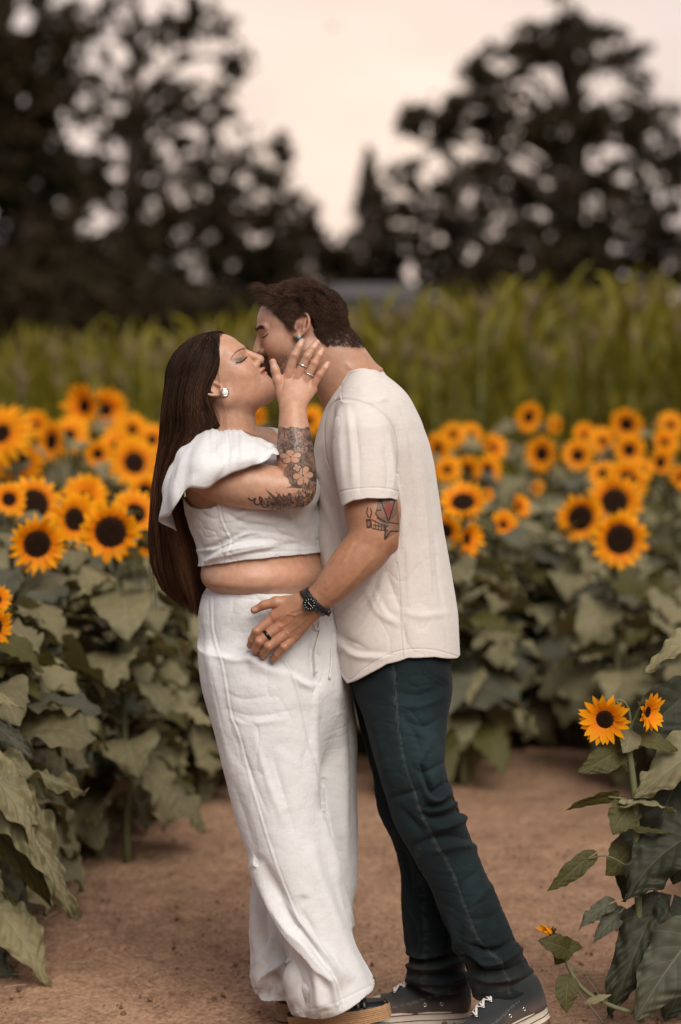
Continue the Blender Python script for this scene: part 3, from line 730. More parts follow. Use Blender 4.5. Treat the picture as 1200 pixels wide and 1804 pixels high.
if want('f'):
    # the beds go on beyond the edges of the picture: one mass of leaves
    mb = MB(); src = []
    for me in LV[:6]:
        V = np.zeros(len(me.vertices) * 3, np.float32); me.vertices.foreach_get('co', V); Fq = np.array([p.vertices[:] for p in me.polygons]); u_ = np.zeros(len(me.loops) * 2, np.float32); me.uv_layers[0].data.foreach_get('uv', u_)
        uvv = np.zeros((len(V) // 3, 2)); li = np.zeros(len(me.loops), np.int32); me.loops.foreach_get('vertex_index', li); uvv[li] = u_.reshape(-1, 2); src.append((V.reshape(-1, 3), Fq, uvv))
    for _ in range(2600):
        Y = rsF.uniform(-.5, 8.2); X = rsF.uniform(-5.5, 5.5)
        if in_path(X, Y) or abs(X) < .19 * (Y + 5.7) or (X > 0 and Y < 2.4 and X < 1.5): continue
        V, Fq, uvv = src[rsF.randint(6)]; az = rsF.uniform(0, 6.28); ti = rsF.uniform(-.3, .5); sz = rsF.uniform(.18, .26); c_, s_ = math.cos(ti), math.sin(ti); q = np.stack([V[:, 0] * c_ + V[:, 2] * s_, V[:, 1], -V[:, 0] * s_ + V[:, 2] * c_], 1) * sz
        c_, s_ = math.cos(az), math.sin(az); q = np.stack([q[:, 0] * c_ - q[:, 1] * s_, q[:, 0] * s_ + q[:, 1] * c_, q[:, 2]], 1) + [X, Y, GZ + rsF.uniform(.15, .85)]; mb.add(q, Fq, None, uvv)
    o = link('sunflower_foliage', mb.me('sunflower_foliage', True, False, True), None, M_LEAF); tag(o, 'mass of sunflower leaves in the beds beyond the picture edges', 'foliage', kind='stuff')

# ------------------------------------------------------------------- sharp plants in the foreground
if want('f'):
    def px_leaf(root, base, tip, width, Yb, Yt, me_args, material, roll=0.0, up=(0, -.55, 1.0), name='leaf', label=None):
        """leaf from a photo base point to a photo tip point; its surface faces along up"""
        A = W(base[0], base[1], Yb); B = W(tip[0], tip[1], Yt); L = np.linalg.norm(B - A); x = (B - A) / L; u = np.array(up, float); z = norm(u - x * x.dot(u)); y = np.cross(z, x)
        kw = dict(me_args[1]); kw.update(n=64, m=24); V, F, uv = leaf_mesh('leaf', me_args[0], **kw); tip_i = -13
        ang = math.atan2(V[tip_i][2], V[tip_i][0]); c_, s_ = math.cos(-ang), math.sin(-ang); Xn = V[:, 0] * c_ - V[:, 2] * s_; Zn = V[:, 0] * s_ + V[:, 2] * c_
        sc = L / max(1e-3, np.hypot(V[tip_i][0], V[tip_i][2])); asp = me_args[1].get('aspect', .8); ky = (width * ppm(Yb)) / (asp * sc)
        V2 = np.stack([Xn * sc, V[:, 1] * sc * ky, Zn * sc], 1); cr, sr = math.cos(roll), math.sin(roll); V2 = np.stack([V2[:, 0], V2[:, 1] * cr - V2[:, 2] * sr, V2[:, 1] * sr + V2[:, 2] * cr], 1)
        Wd = A + V2[:, :1] * x + V2[:, 1:2] * y + V2[:, 2:3] * z - np.array(root.location)
        return link(name, mesh_np('leaf', Wd, F, True, uv=uv), root, material)
    # right: branching plant with two open heads
    R0 = W(1122, 1800, -.05); root = empty('sunflower', (R0[0], R0[1] + .0, GZ)); tag(root, 'sharp branching sunflower at lower right with two small blooms on one stem', 'sunflower'); ro = np.array(root.location)
    st = MB(); yy = -.02
    def tubepx(pts, r0, r1, mb=None, n=20):
        P = catmull([W(*p) for p in pts], n) - ro; add_tube(mb if mb is not None else st, P, np.linspace(r0, r1, n), 8); return P
    tubepx([(1128, 1800, -.02), (1126, 1650, .0), (1122, 1500, .0), (1118, 1400, .0), (1108, 1322, .0), (1104, 1290, .0)], .0095, .0075, n=26)
    tubepx([(1104, 1296, .0), (1092, 1284, .0), (1084, 1262, -.005), (1090, 1244, .0), (1086, 1236, -.0)], .0045, .004)
    tubepx([(1106, 1292, .0), (1114, 1276, .0), (1122, 1262, .0), (1126, 1252, .0)], .005, .004); tubepx([(1112, 1280, .0), (1108, 1252, .01), (1098, 1236, .0), (1084, 1234, .0), (1078, 1246, .0)], .0036, .003)
    link('stem', st.me('stem'), root, M_STEM)
    for (hx, hy, dia, fc, pt, cup, di, sd, sq) in ((1066, 1267, 98, (-.30, -1, -.05), 28, .20, .38, 5, 1), (1140, 1254, 76, (.80, -.70, -.05), 24, .34, .30, 9, 1)):
        hd = W(hx, hy, -.02) - ro; a, _, c_, single = head_parts(200 + sd, pt, 2, cup, di, .05, True); a.materials.append(M_DISC); c_.materials.append(M_DISC)
        M4 = Matrix.Translation(Vector(hd)) @ basis(fc, .4) @ Matrix.Scale(dia * ppm(0) / 2, 4); hh = put(a, 'flower_head', root, M4); put(c_, 'bract_ring', hh, Matrix.Identity(4))
        for P, Fq, Cc in single:
            me = mesh_np('petal', P, Fq, True, Cc); me.materials.append(M_PETAL); put(me, 'petal', hh, Matrix.Identity(4))
    gl = dict(droop=.35, wave=.5, aspect=.72, cup=.2); g2 = dict(droop=.25, wave=.6, aspect=.8, cup=.25)
    sp = MB()
    def leafstem(a, b, c, r=.0026): add_tube(sp, catmull([W(*a), W(*b), W(*c)], 10) - ro, r, 6)
    px_leaf(root, (1090, 1322), (1018, 1362), 52, .0, -.04, (1, gl), M_LEAFO, up=(0, -1, .3)); leafstem((1103, 1350, 0), (1100, 1330, 0), (1088, 1322, 0))
    px_leaf(root, (1130, 1302), (1194, 1322), 34, .0, .02, (2, gl), M_LEAFO, up=(0, -.8, .8))
    px_leaf(root, (1112, 1292), (1096, 1326), 44, -.01, -.05, (3, dict(droop=.5, wave=.8, aspect=.8)), M_LEAF, up=(.2, -1, .3))
    px_leaf(root, (1072, 1402), (996, 1430), 26, .0, -.03, (4, dict(droop=-.25, wave=.4, aspect=.5)), M_LEAFO, up=(0, -.7, -.4)); leafstem((1116, 1420, 0), (1100, 1408, 0), (1072, 1404, 0))
    px_leaf(root, (1108, 1424), (1078, 1470), 58, .0, -.03, (5, g2), M_LEAFO, up=(0, -1, .2)); leafstem((1118, 1425, 0), (1112, 1420, 0), (1106, 1424, 0))
    px_leaf(root, (1112, 1416), (1192, 1430), 30, -.02, -.03, (6, dict(droop=.5, wave=1.0, aspect=.6)), M_LEAF, up=(0, -.5, 1))
    px_leaf(root, (1128, 1462), (1180, 1468), 18, -.02, -.02, (7, dict(droop=.2, wave=.5, aspect=.4)), M_LEAFO, up=(0, -.5, 1)); 
    px_leaf(root, (1034, 1514), (964, 1570), 34, .0, -.03, (8, dict(droop=.3, wave=.5, aspect=.55)), M_LEAFO, up=(-.2, -1, .5)); leafstem((1112, 1530, 0), (1070, 1508, -.01), (1034, 1514, 0), .002)
    px_leaf(root, (1104, 1500), (1070, 1545), 60, .04, .0, (9, g2), M_LEAFO, up=(0, -1, .2))
    px_leaf(root, (1110, 1345), (1070, 1368), 22, .05, .03, (10, gl), M_LEAFO, up=(0, -1, .6))
    link('petiole', sp.me('petiole'), root, M_STEM)
    # big-leaved plant standing behind and right of it
    R1 = W(1190, 1780, .12); root = empty('sunflower', (R1[0] + .10, R1[1], GZ)); tag(root, 'large-leaved sunflower plant filling the lower right corner, its broad leaves with pale veins', 'sunflower'); ro = np.array(root.location)
    st = MB(); tubepx([(1240, 1830, .15), (1220, 1600, .15), (1215, 1400, .15), (1210, 1200, .15), (1235, 1080, .15)], .013, .009); tubepx([(1225, 1720, .12), (1150, 1560, .05), (1130, 1545, .03)], .006, .004)
    tubepx([(1190, 1640, .05), (1130, 1620, .0), (1060, 1618, .0)], .004, .0026); link('stem', st.me('stem'), root, M_STEM)
    B = dict(droop=.45, wave=1.1, aspect=.9, cup=.3); Dk = dict(droop=.4, wave=.8, aspect=.8, cup=.25)
    px_leaf(root, (1240, 1318), (1118, 1408), 104, .06, -.02, (21, B), M_LEAF, up=(-.1, -.75, .8)); px_leaf(root, (1235, 1120), (1142, 1188), 60, .05, .0, (22, dict(droop=.5, wave=1.2, aspect=.6)), M_LEAF, up=(0, -.55, 1))
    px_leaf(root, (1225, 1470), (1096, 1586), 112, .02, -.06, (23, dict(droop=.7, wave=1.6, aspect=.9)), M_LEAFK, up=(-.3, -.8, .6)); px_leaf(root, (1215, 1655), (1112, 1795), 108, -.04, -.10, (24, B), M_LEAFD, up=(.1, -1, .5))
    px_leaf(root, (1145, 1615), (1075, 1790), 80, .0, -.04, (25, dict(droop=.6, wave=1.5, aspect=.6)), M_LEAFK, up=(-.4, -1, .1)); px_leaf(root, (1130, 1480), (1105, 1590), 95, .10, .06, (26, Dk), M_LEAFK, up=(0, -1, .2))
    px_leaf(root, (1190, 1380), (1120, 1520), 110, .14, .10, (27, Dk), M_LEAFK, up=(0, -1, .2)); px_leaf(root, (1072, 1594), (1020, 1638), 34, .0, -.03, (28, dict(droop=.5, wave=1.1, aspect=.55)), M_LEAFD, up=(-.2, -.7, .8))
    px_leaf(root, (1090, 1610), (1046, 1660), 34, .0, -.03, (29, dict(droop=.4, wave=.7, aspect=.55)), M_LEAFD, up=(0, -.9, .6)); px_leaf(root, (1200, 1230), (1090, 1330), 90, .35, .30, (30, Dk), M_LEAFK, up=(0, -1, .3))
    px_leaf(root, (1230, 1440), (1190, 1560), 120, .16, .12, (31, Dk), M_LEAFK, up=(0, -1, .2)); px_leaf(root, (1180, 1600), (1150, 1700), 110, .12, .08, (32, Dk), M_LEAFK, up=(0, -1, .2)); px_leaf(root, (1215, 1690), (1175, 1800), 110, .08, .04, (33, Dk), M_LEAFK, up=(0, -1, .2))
    # low bud at the foot of the plant
    R2 = W(1120, 1800, -.06); root = empty('sunflower', (R2[0], R2[1], GZ)); tag(root, 'low sunflower bud just opening on a bent stem right of his shoe', 'sunflower'); ro = np.array(root.location); st = MB()
    tubepx([(1150, 1790, -.06), (1085, 1775, -.07), (1030, 1745, -.08), (1000, 1700, -.08), (994, 1668, -.08), (984, 1652, -.08)], .006, .004); tubepx([(1060, 1760, -.06), (1030, 1716, -.07), (1008, 1700, -.08)], .0016, .0008); tubepx([(1062, 1800, -.09), (1030, 1760, -.1), (1018, 1745, -.1)], .0016, .0008)
    link('stem', st.me('stem'), root, M_STEM)
    a, _, c_, single = head_parts(311, 16, 1, .9, .36, -.2, True); a.materials.append(M_DISC); c_.materials.append(M_DISC); hd = W(972, 1644, -.08) - ro
    hh = put(a, 'flower_head', root, Matrix.Translation(Vector(hd)) @ basis((-.9, -.3, .35), 0) @ Matrix.Scale(21 * ppm(0), 4)); put(c_, 'bract_ring', hh, Matrix.Identity(4))
    for P, Fq, Cc in single[:11]:
        me = mesh_np('petal', P * [.62, .62, 1], Fq, True, Cc); me.materials.append(M_PETAL); put(me, 'petal', hh, Matrix.Identity(4))
    px_leaf(root, (998, 1672), (948, 1655), 42, -.10, -.12, (41, gl), M_LEAFO, up=(0, -1, .3)); px_leaf(root, (990, 1668), (1027, 1668), 30, -.09, -.09, (42, gl), M_LEAFO, up=(0, -1, .3)); px_leaf(root, (996, 1672), (976, 1698), 34, -.06, -.06, (43, gl), M_LEAFO, up=(0, -1, .1))
    px_leaf(root, (1000, 1730), (997, 1785), 44, -.09, -.11, (44, g2), M_LEAFO, up=(0, -1, .2)); px_leaf(root, (1040, 1765), (1078, 1752), 14, -.09, -.09, (45, gl), M_LEAF, up=(0, -.7, .7))
    # left: leaves of the nearest plant of the left bed
    R3 = W(-40, 1640, .55); root = empty('sunflower', (R3[0], R3[1], GZ)); tag(root, 'nearest leafy sunflower plant at the lower left edge, ragged grey-green leaves hanging over the path', 'sunflower'); ro = np.array(root.location); st = MB()
    tubepx([(-40, 1740, .55), (-35, 1500, .55), (-50, 1300, .55), (-45, 1120, .6)], .013, .009); link('stem', st.me('stem'), root, M_STEM)
    R_ = dict(droop=.5, wave=1.9, aspect=.8, cup=.3); S_ = dict(droop=.6, wave=1.5, aspect=.55, cup=.3)
    px_leaf(root, (-50, 1350), (62, 1460), 100, .45, .36, (51, R_), M_LEAF, up=(.2, -.9, .7)); px_leaf(root, (-10, 1345), (150, 1400), 46, .52, .48, (52, dict(droop=.35, wave=2.2, aspect=.45)), M_LEAF, up=(0, -.5, 1)); px_leaf(root, (10, 1400), (128, 1620), 84, .42, .34, (53, R_), M_LEAF, up=(.5, -.9, .5))
    px_leaf(root, (-20, 1430), (90, 1600), 60, .50, .44, (54, S_), M_LEAFO, up=(.2, -1, .2)); px_leaf(root, (-30, 1350), (70, 1520), 60, .40, .34, (55, S_), M_LEAF, up=(.4, -.6, .9)); px_leaf(root, (0, 1605), (78, 1740), 84, .44, .36, (56, R_), M_LEAF, up=(.5, -.9, .6))
    px_leaf(root, (-30, 1600), (60, 1690), 60, .50, .42, (57, S_), M_LEAF, up=(.1, -.8, .8)); px_leaf(root, (-45, 1230), (46, 1250), 34, .5, .44, (58, dict(droop=.4, wave=1.2, aspect=.5)), M_LEAF, up=(0, -.6, 1)); px_leaf(root, (-20, 1580), (52, 1620), 34, .5, .46, (59, S_), M_LEAFO, up=(0, -.8, .8))
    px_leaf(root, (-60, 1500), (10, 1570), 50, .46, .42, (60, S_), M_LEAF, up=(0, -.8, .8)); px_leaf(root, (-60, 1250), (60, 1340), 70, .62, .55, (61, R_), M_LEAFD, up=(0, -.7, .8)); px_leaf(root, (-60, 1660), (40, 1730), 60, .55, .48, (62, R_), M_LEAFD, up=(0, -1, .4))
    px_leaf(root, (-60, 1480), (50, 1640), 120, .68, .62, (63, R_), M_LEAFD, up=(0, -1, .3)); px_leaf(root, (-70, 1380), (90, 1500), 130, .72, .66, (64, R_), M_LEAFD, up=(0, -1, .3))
# =================================================================== CORN, TREES, BARN
if want('k'):
    M_CORN = None
    m, t, b = mat('corn_leaf'); v = coord(t); oi = N(t, 'ShaderNodeObjectInfo'); n1 = noise(t, v, 6, 3)
    c = ramp(t, n1, [(.3, (.105, .092, .009)), (.5, (.175, .150, .011)), (.72, (.29, .24, .026))]); rr = N(t, 'ShaderNodeMapRange'); rr.inputs['To Min'].default_value = .82; rr.inputs['To Max'].default_value = 1.15
    t.links.new(oi.outputs['Random'], rr.inputs[0]); c = mixc(t, 1.0, c, rr.outputs[0], 'MULTIPLY'); t.links.new(c, b.inputs['Base Color']); b.inputs['Roughness'].default_value = .55; b.inputs['Specular IOR Level'].default_value = .3
    tl = N(t, 'ShaderNodeBsdfTranslucent'); t.links.new(c, tl.inputs['Color']); ms = N(t, 'ShaderNodeMixShader'); ms.inputs[0].default_value = .35; t.links.new(b.outputs[0], ms.inputs[1]); t.links.new(tl.outputs[0], ms.inputs[2]); t.links.new(ms.outputs[0], t.nodes['Material Output'].inputs['Surface']); M_CORN = m
    M_TASSEL = plain('corn_tassel', (.22, .155, .085), .9); M_CSTALK = plain('corn_stalk', (.13, .13, .035), .7)
    def corn_variant(seed):
        rs = np.random.RandomState(seed); lf = MB(); az = rs.uniform(0, 6.28)
        for i in range(13):
            h = .15 + .80 * i / 12; az += math.pi + rs.normal() * .35; L = rs.uniform(.45, .75) * (1 - .35 * abs(h - .5)); n = 10; t_ = np.linspace(0, 1, n); up = rs.uniform(1.15, 1.45); el = up - t_ ** 2.6 * rs.uniform(.2, 1.7)
            x = np.concatenate([[0], np.cumsum(np.cos(el[:-1]) * L / (n - 1))]); z = h + np.concatenate([[0], np.cumsum(np.sin(el[:-1]) * L / (n - 1))]) / 1.75; w = .044 * np.sin(math.pi * np.clip(t_ * .9 + .1, 0, 1)) ** .6 * np.linspace(1, .5, n); w[-1] = .002
            tw = rs.normal() * .8; P = []
            for k in range(n):
                for q in (-1, 0, 1):
                    yy = q * w[k]; zz = z[k] * 1.75 + abs(q) * w[k] * .35 + math.sin(tw * t_[k]) * yy; y2 = math.cos(tw * t_[k]) * yy; P.append((x[k] * math.cos(az) - y2 * math.sin(az), x[k] * math.sin(az) + y2 * math.cos(az), zz))
            lf.add(P, [(k * 3 + q, (k + 1) * 3 + q, (k + 1) * 3 + q + 1, k * 3 + q + 1) for k in range(n - 1) for q in (0, 1)])
        sm = MB(); add_tube(sm, [(0, 0, 0), (.01, 0, .9), (0, .01, 1.78)], [.013, .011, .006], 6)
        ts = MB()
        for i in range(8):
            a = rs.uniform(0, 6.28); l = rs.uniform(.12, .24); o = rs.uniform(.02, .10); add_tube(ts, [(0, 0, 1.74), (o * .5 * math.cos(a), o * .5 * math.sin(a), 1.74 + l * .7), (o * math.cos(a), o * math.sin(a), 1.74 + l)], [.004, .006, .002], 4)
        a, b2, c2 = sm.me('stalk'), lf.me('foliage'), ts.me('tassel'); a.materials.append(M_CSTALK); b2.materials.append(M_CORN); c2.materials.append(M_TASSEL); return a, b2, c2
    CV = [corn_variant(i) for i in range(6)]; rs = np.random.RandomState(2); rest = []; cnt = 0
    for r in range(16):
        Y = 8.7 + r * .52; half = (Y + 5.7) * .155 + .5
        wide = (Y + 5.7) * .48 + .8
        for X in np.concatenate([np.arange(-half, half, .27), np.arange(-wide, -half, .36), np.arange(half, wide, .36)]):
            x = X + rs.normal() * .05; y = Y + rs.normal() * .10; H = (1.33 + .30 * sstep(-2.0, 2.0, np.array(x * 18 / (y + 5.7)))) * rs.uniform(.84, 1.08) ; s = float(H / 1.80); a, b2, c2 = CV[rs.randint(6)]; rz = rs.uniform(0, 6.28)
            if cnt < 290 and abs(X) < half + .01:
                rt = empty('corn_plant', (x, y, GZ), rz); rt.scale = (s * 1.05, s * 1.05, s); tag(rt, 'tall olive corn plant in the blurred corn field behind the sunflowers', 'corn plant', 'corn plants in the field behind')
                for nm, me in (('stalk', a), ('foliage', b2), ('tassel', c2)):
                    o = bpy.data.objects.new(nm, me); COL.objects.link(o); o.parent = rt
                cnt += 1
            else: rest.append((x, y, s, rz, rs.randint(6)))
    mb = MB()
    tmp = []
    for k in range(6):
        me = CV[k][1]; V = np.zeros(len(me.vertices) * 3, np.float32); me.vertices.foreach_get('co', V); Fq = np.array([p.vertices[:] for p in me.polygons]); tmp.append((V.reshape(-1, 3), Fq))
    for x, y, s, rz, k in rest:
        V, Fq = tmp[k]; c_, s_ = math.cos(rz), math.sin(rz); mb.add(np.stack([V[:, 0] * c_ - V[:, 1] * s_, V[:, 0] * s_ + V[:, 1] * c_, V[:, 2]], 1) * s + [x, y, GZ], Fq)
    if rest: o = link('corn_field', mb.me('corn_field'), None, M_CORN); tag(o, 'mass of corn leaves in the rows farther back', 'corn', kind='stuff')
if want('t'):
    def tleaf_mat(name, c0, c1):
        m, t, b = mat(name); v = coord(t); n1 = noise(t, v, .9, 3); c = mixc(t, n1, c0, c1); t.links.new(c, b.inputs['Base Color']); b.inputs['Roughness'].default_value = .7; b.inputs['Specular IOR Level'].default_value = .15; return m
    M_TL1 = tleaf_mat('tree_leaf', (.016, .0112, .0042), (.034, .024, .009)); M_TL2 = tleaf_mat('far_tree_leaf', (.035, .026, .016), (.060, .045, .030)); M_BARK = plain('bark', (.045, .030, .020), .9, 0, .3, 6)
    def leafcloud(C, R, n, size, seed, flat=1.0):
        rs = np.random.RandomState(seed); d = norm(rs.normal(size=(n, 3))); r = rs.rand(n) ** (1 / 2.2); P = C + d * r[:, None] * np.array(R)
        u = norm(rs.normal(size=(n, 3))); w = norm(np.cross(u, rs.normal(size=(n, 3)))); s = size * rs.uniform(.6, 1.4, n)[:, None]; v = np.cross(u, w)
        V = np.stack([P - u * s, P + w * s * .5 + v * s * .12, P + u * s, P - w * s * .5 + v * s * .12], 1).reshape(-1, 3); return V, np.arange(n * 4).reshape(n, 4)
    def big_tree(label, px, Y, H, trunk_r, blobs, seed, leaf=.10, dens=1.0, material=None, name='tree', cat='tree'):
        """blobs: (px, py, rx px, ry px, leaves) of the crown in photo terms at depth Y"""
        base = np.array([W(px, 560, Y)[0], Y, GZ]); rt = empty(name, base); tag(rt, label, cat, 'trees behind the corn'); tk = MB(); rs = np.random.RandomState(seed)
        add_tube(tk, catmull([(0, 0, -.2), (rs.normal() * .2, 0, H * .25), (rs.normal() * .3, rs.normal() * .2, H * .45), (0, 0, H * .62)], 12), np.linspace(trunk_r, trunk_r * .25, 12), 9)
        cr = MB()
        for bx, by, rx, ry, n in blobs:
            c = W(bx, by, Y) - base; c[1] += rs.normal() * rx * ppm(Y) * .5; R = (rx * ppm(Y), rx * ppm(Y) * .9, ry * ppm(Y)); 
            s0 = np.array([0, 0, max(.5, min(H * .6, c[2] - .8))]); add_tube(tk, catmull([s0, (s0 + c) / 2 + [0, 0, .3], c], 8), np.linspace(trunk_r * .35, .03, 8), 6)
            sub = 8 if n < 1000 else (12 if n < 2000 else (19 if n < 4000 else (32 if n < 7000 else 75)))
            V, F = leafcloud(c, np.array(R) * 1.12, int(10 + n * .012), leaf, rs.randint(1 << 30)); cr.add(V, F)
            for k in range(sub):                                     # small clumps of leaves, with gaps between them
                d = norm(rs.normal(size=3)) * rs.rand() ** .45 * np.array(R) * 1.05; q = rs.uniform(.09, .24); V, F = leafcloud(c + d, (q * rs.uniform(.8, 1.6), q, q * rs.uniform(.6, 1.1)), int(14 + 130 * q), leaf * .9, rs.randint(1 << 30)); cr.add(V, F)
                if k % 3 == 0: add_tube(tk, [c, c + d * .6, c + d], [.035, .022, .010], 5)
        link('trunk', tk.me('trunk'), rt, M_BARK); link('crown', cr.me('crown', False), rt, material or M_TL1); return rt
    T = 42.0
    big_tree('dark tree cut by the left edge, its crown nearly solid down to the corn', 20, T - 6, 11, .35,
        [(-20, 40, 110, 110, 9000), (60, 150, 100, 100, 9000), (-10, 260, 120, 110, 11000), (70, 340, 100, 90, 9000), (20, 440, 140, 90, 12000), (120, 60, 50, 50, 1500), (30, -80, 110, 90, 6000), (130, 480, 110, 80, 9000)], 1, .11)
    big_tree('tall loose-leaved tree left of centre with many bright gaps in its crown', 240, T, 11, .30,
        [(170, 10, 80, 70, 1700), (250, -60, 90, 60, 2600), (300, 60, 70, 60, 1500), (350, 30, 60, 60, 1500), (240, 130, 80, 60, 1000), (180, 200, 90, 70, 3800), (280, 230, 80, 70, 2600), (350, 170, 80, 70, 1700),
         (410, 100, 36, 36, 700), (400, 210, 60, 50, 900), (330, 300, 90, 70, 3800), (420, 290, 70, 60, 1500), (240, 340, 100, 80, 6000), (370, 380, 90, 70, 4800), (460, 370, 80, 60, 2400), (300, 440, 120, 70, 9000), (130, 300, 70, 70, 3800)], 2, .10)
    big_tree('lower tree sloping down to the gap left of his head', 480, T + 3, 6, .22,
        [(490, 320, 50, 44, 800), (470, 400, 70, 50, 3000), (530, 390, 50, 46, 1500), (540, 450, 70, 50, 5500), (450, 470, 90, 60, 7500), (500, 270, 24, 26, 200), (590, 470, 44, 44, 2600)], 3, .10)
    big_tree('broad round-topped tree on the right with bright gaps near its left side', 1000, T - 2, 11, .40,
        [(990, 40, 44, 50, 1300), (960, 95, 80, 50, 3600), (880, 130, 60, 46, 2200), (1060, 110, 70, 60, 2600), (1130, 190, 60, 60, 2600), (790, 200, 70, 36, 1700), (740, 215, 40, 26, 600), (860, 210, 70, 56, 3000), (950, 220, 80, 60, 2000),
         (1050, 230, 80, 70, 4200), (1160, 280, 60, 70, 3600), (830, 300, 80, 60, 2200), (930, 330, 90, 70, 5400), (1040, 340, 90, 70, 4200), (1130, 380, 80, 70, 4600), (780, 250, 40, 30, 500), (1000, 430, 110, 70, 8500), (880, 430, 90, 66, 6500), (1140, 460, 110, 60, 8500)], 4, .10)
    big_tree('smaller thin-crowned tree between the gap and the broad right tree', 745, T + 4, 6, .20,
        [(720, 300, 40, 36, 420), (760, 340, 54, 40, 800), (700, 350, 40, 36, 420), (740, 390, 60, 40, 900), (690, 400, 46, 40, 800), (720, 445, 60, 40, 1100), (800, 400, 50, 50, 2600), (800, 470, 60, 50, 4200), (650, 470, 44, 44, 2600), (680, 500, 50, 30, 2200)], 5, .10)
    for i, (bx, dy, w_) in enumerate(((-330, 2, 'left'), (-620, -3, 'left'), (1420, 0, 'right'), (1700, 4, 'right'))):        # beyond the edges of the picture
        big_tree('%s dark tree beyond the %s edge of the photo' % (['nearer', 'farther', 'nearer', 'farther'][i], w_), bx, T + dy, 9, .3, [(bx, 200, 150, 130, 9000), (bx - 60, 380, 130, 100, 9000), (bx + 70, 400, 130, 90, 9000), (bx + 20, 80, 90, 80, 3000)], 80 + i, .14)
    # faint conifer in the gap, farther off
    Yc = 75.0; base = np.array([W(650, 560, Yc)[0], Yc, GZ]); rt = empty('conifer', base); tag(rt, 'pointed faint conifer in the bright gap between the trees', 'tree', 'trees behind the corn'); tk = MB(); rs = np.random.RandomState(9)
    top = W(652, 262, Yc)[2]; add_tube(tk, [(0, 0, 0), (0, 0, top)], [.22, .03], 8); cr = MB()
    for k in range(60):
        z = top * (1 - .78 * (k / 59.0) ** .9); L = (top - z) * .30 + .10
        for j in range(7):
            a = rs.uniform(0, 6.28); e = np.array([math.cos(a) * L, math.sin(a) * L, -.16 * L]); V, F = leafcloud(np.array([0, 0, z]) + e * .6, (L * .42, L * .42, .10), 11, .12, rs.randint(1 << 30)); cr.add(V, F)
    link('trunk', tk.me('trunk'), rt, M_BARK); link('crown', cr.me('crown', False), rt, M_TL2)
    # low dark scrub at the foot of the trees
    for i, (bx, w_) in enumerate(((-30, 170), (130, 170), (300, 170), (460, 150), (600, 130), (740, 150), (880, 170), (1040, 170), (1200, 170))):
        c = W(bx, 520, T - 9); base = np.array([c[0], T - 9, GZ]); rt = empty('shrub', base); tag(rt, 'dark shrub in the blurred thicket behind the corn, %s' % ['at the left edge', 'under the solid dark tree', 'under the loose-leaved tree', 'left of his head', 'just behind his head', 'right of his head', 'left under the broad tree', 'right under the broad tree', 'at the right edge'][i], 'shrub', 'thicket behind the corn')
        cr = MB(); tk = MB(); rs = np.random.RandomState(40 + i)
        hh = [2.2, 2.2, 2.1, 1.8, 1.0, 1.1, 2.3, 2.4, 2.4][i]
        for k in range(9):
            q = np.array([rs.uniform(-1, 1) * w_ * ppm(T) * .5, rs.uniform(-.6, .6), rs.uniform(.4, hh)]); V, F = leafcloud(q, (.8, .6, .6), 700, .10, rs.randint(1 << 30)); cr.add(V, F); add_tube(tk, [(0, 0, 0), q * .5 + [0, 0, .2], q], [.04, .03, .01], 5)
        link('stem', tk.me('stem'), rt, M_BARK); link('crown', cr.me('crown', False), rt, M_TL1)
    # grey-roofed barn seen over the corn behind his head, and a pale shed to the left
    def barn(label, x0, x1, ye, yr, Y, wall, roofc, name):
        A = W(x0, ye, Y); B = W(x1, ye, Y); zr = W(x0, yr, Y)[2]; ze = A[2]; L = B[0] - A[0]; D = 5.0; cx = (A[0] + B[0]) / 2; rt = empty(name, (cx, Y + D / 2, GZ)); tag(rt, label, 'building')
        z0 = 0; h_ = ze - GZ; r_ = zr - GZ; mb = MB(); add_box(mb, (0, 0, h_ / 2), (L, D, h_))
        mb.F.setdefault(3, []).append(np.array([[mb.n, mb.n + 1, mb.n + 2]])); mb.V.append(np.array([(-L / 2, -D / 2, h_), (-L / 2, D / 2, h_), (-L / 2, 0, r_ - .05)])); mb.C.append(np.ones((3, 3))); mb.U.append(np.zeros((3, 2))); mb.n += 3
        mb.F[3].append(np.array([[mb.n, mb.n + 1, mb.n + 2]])); mb.V.append(np.array([(L / 2, -D / 2, h_), (L / 2, D / 2, h_), (L / 2, 0, r_ - .05)])); mb.C.append(np.ones((3, 3))); mb.U.append(np.zeros((3, 2))); mb.n += 3
        link('wall', mb.me('wall', False), rt, plain(name + '_wall', wall, .85)); rf = MB()
        for s in (-1, 1):
            a = np.array([(-L / 2 - .2, s * (D / 2 + .25), h_ - .12), (L / 2 + .2, s * (D / 2 + .25), h_ - .12), (L / 2 + .2, 0, r_), (-L / 2 - .2, 0, r_)]); b = a + [0, 0, .08]; V = np.concatenate([a, b]); rf.add(V, [(0, 1, 2, 3), (7, 6, 5, 4), (0, 4, 5, 1), (1, 5, 6, 2), (2, 6, 7, 3), (3, 7, 4, 0)])
        link('roof', rf.me('roof', False), rt, plain(name + '_roof', roofc, .5)); dr = MB(); add_box(dr, (L * .15, -D / 2 - .02, .95), (1.4, .04, 1.9)); link('door', dr.me('door', False), rt, plain(name + '_door', tuple(c * .6 for c in wall), .7)); 
        wi = MB(); add_box(wi, (-L * .22, -D / 2 - .02, 1.35), (.9, .04, .7)); link('window', wi.me('window', False), rt, plain(name + '_glass', (.05, .06, .07), .2)); return rt
    barn('low building with a grey roof behind the corn, right of his head', 600, 722, 545, 508, 30, (.04, .04, .038), (.045, .046, .048), 'barn')
    barn('pale shed half hidden by branches left of his head', 364, 380, 540, 515, 34, (.16, .19, .19), (.05, .055, .055), 'shed')
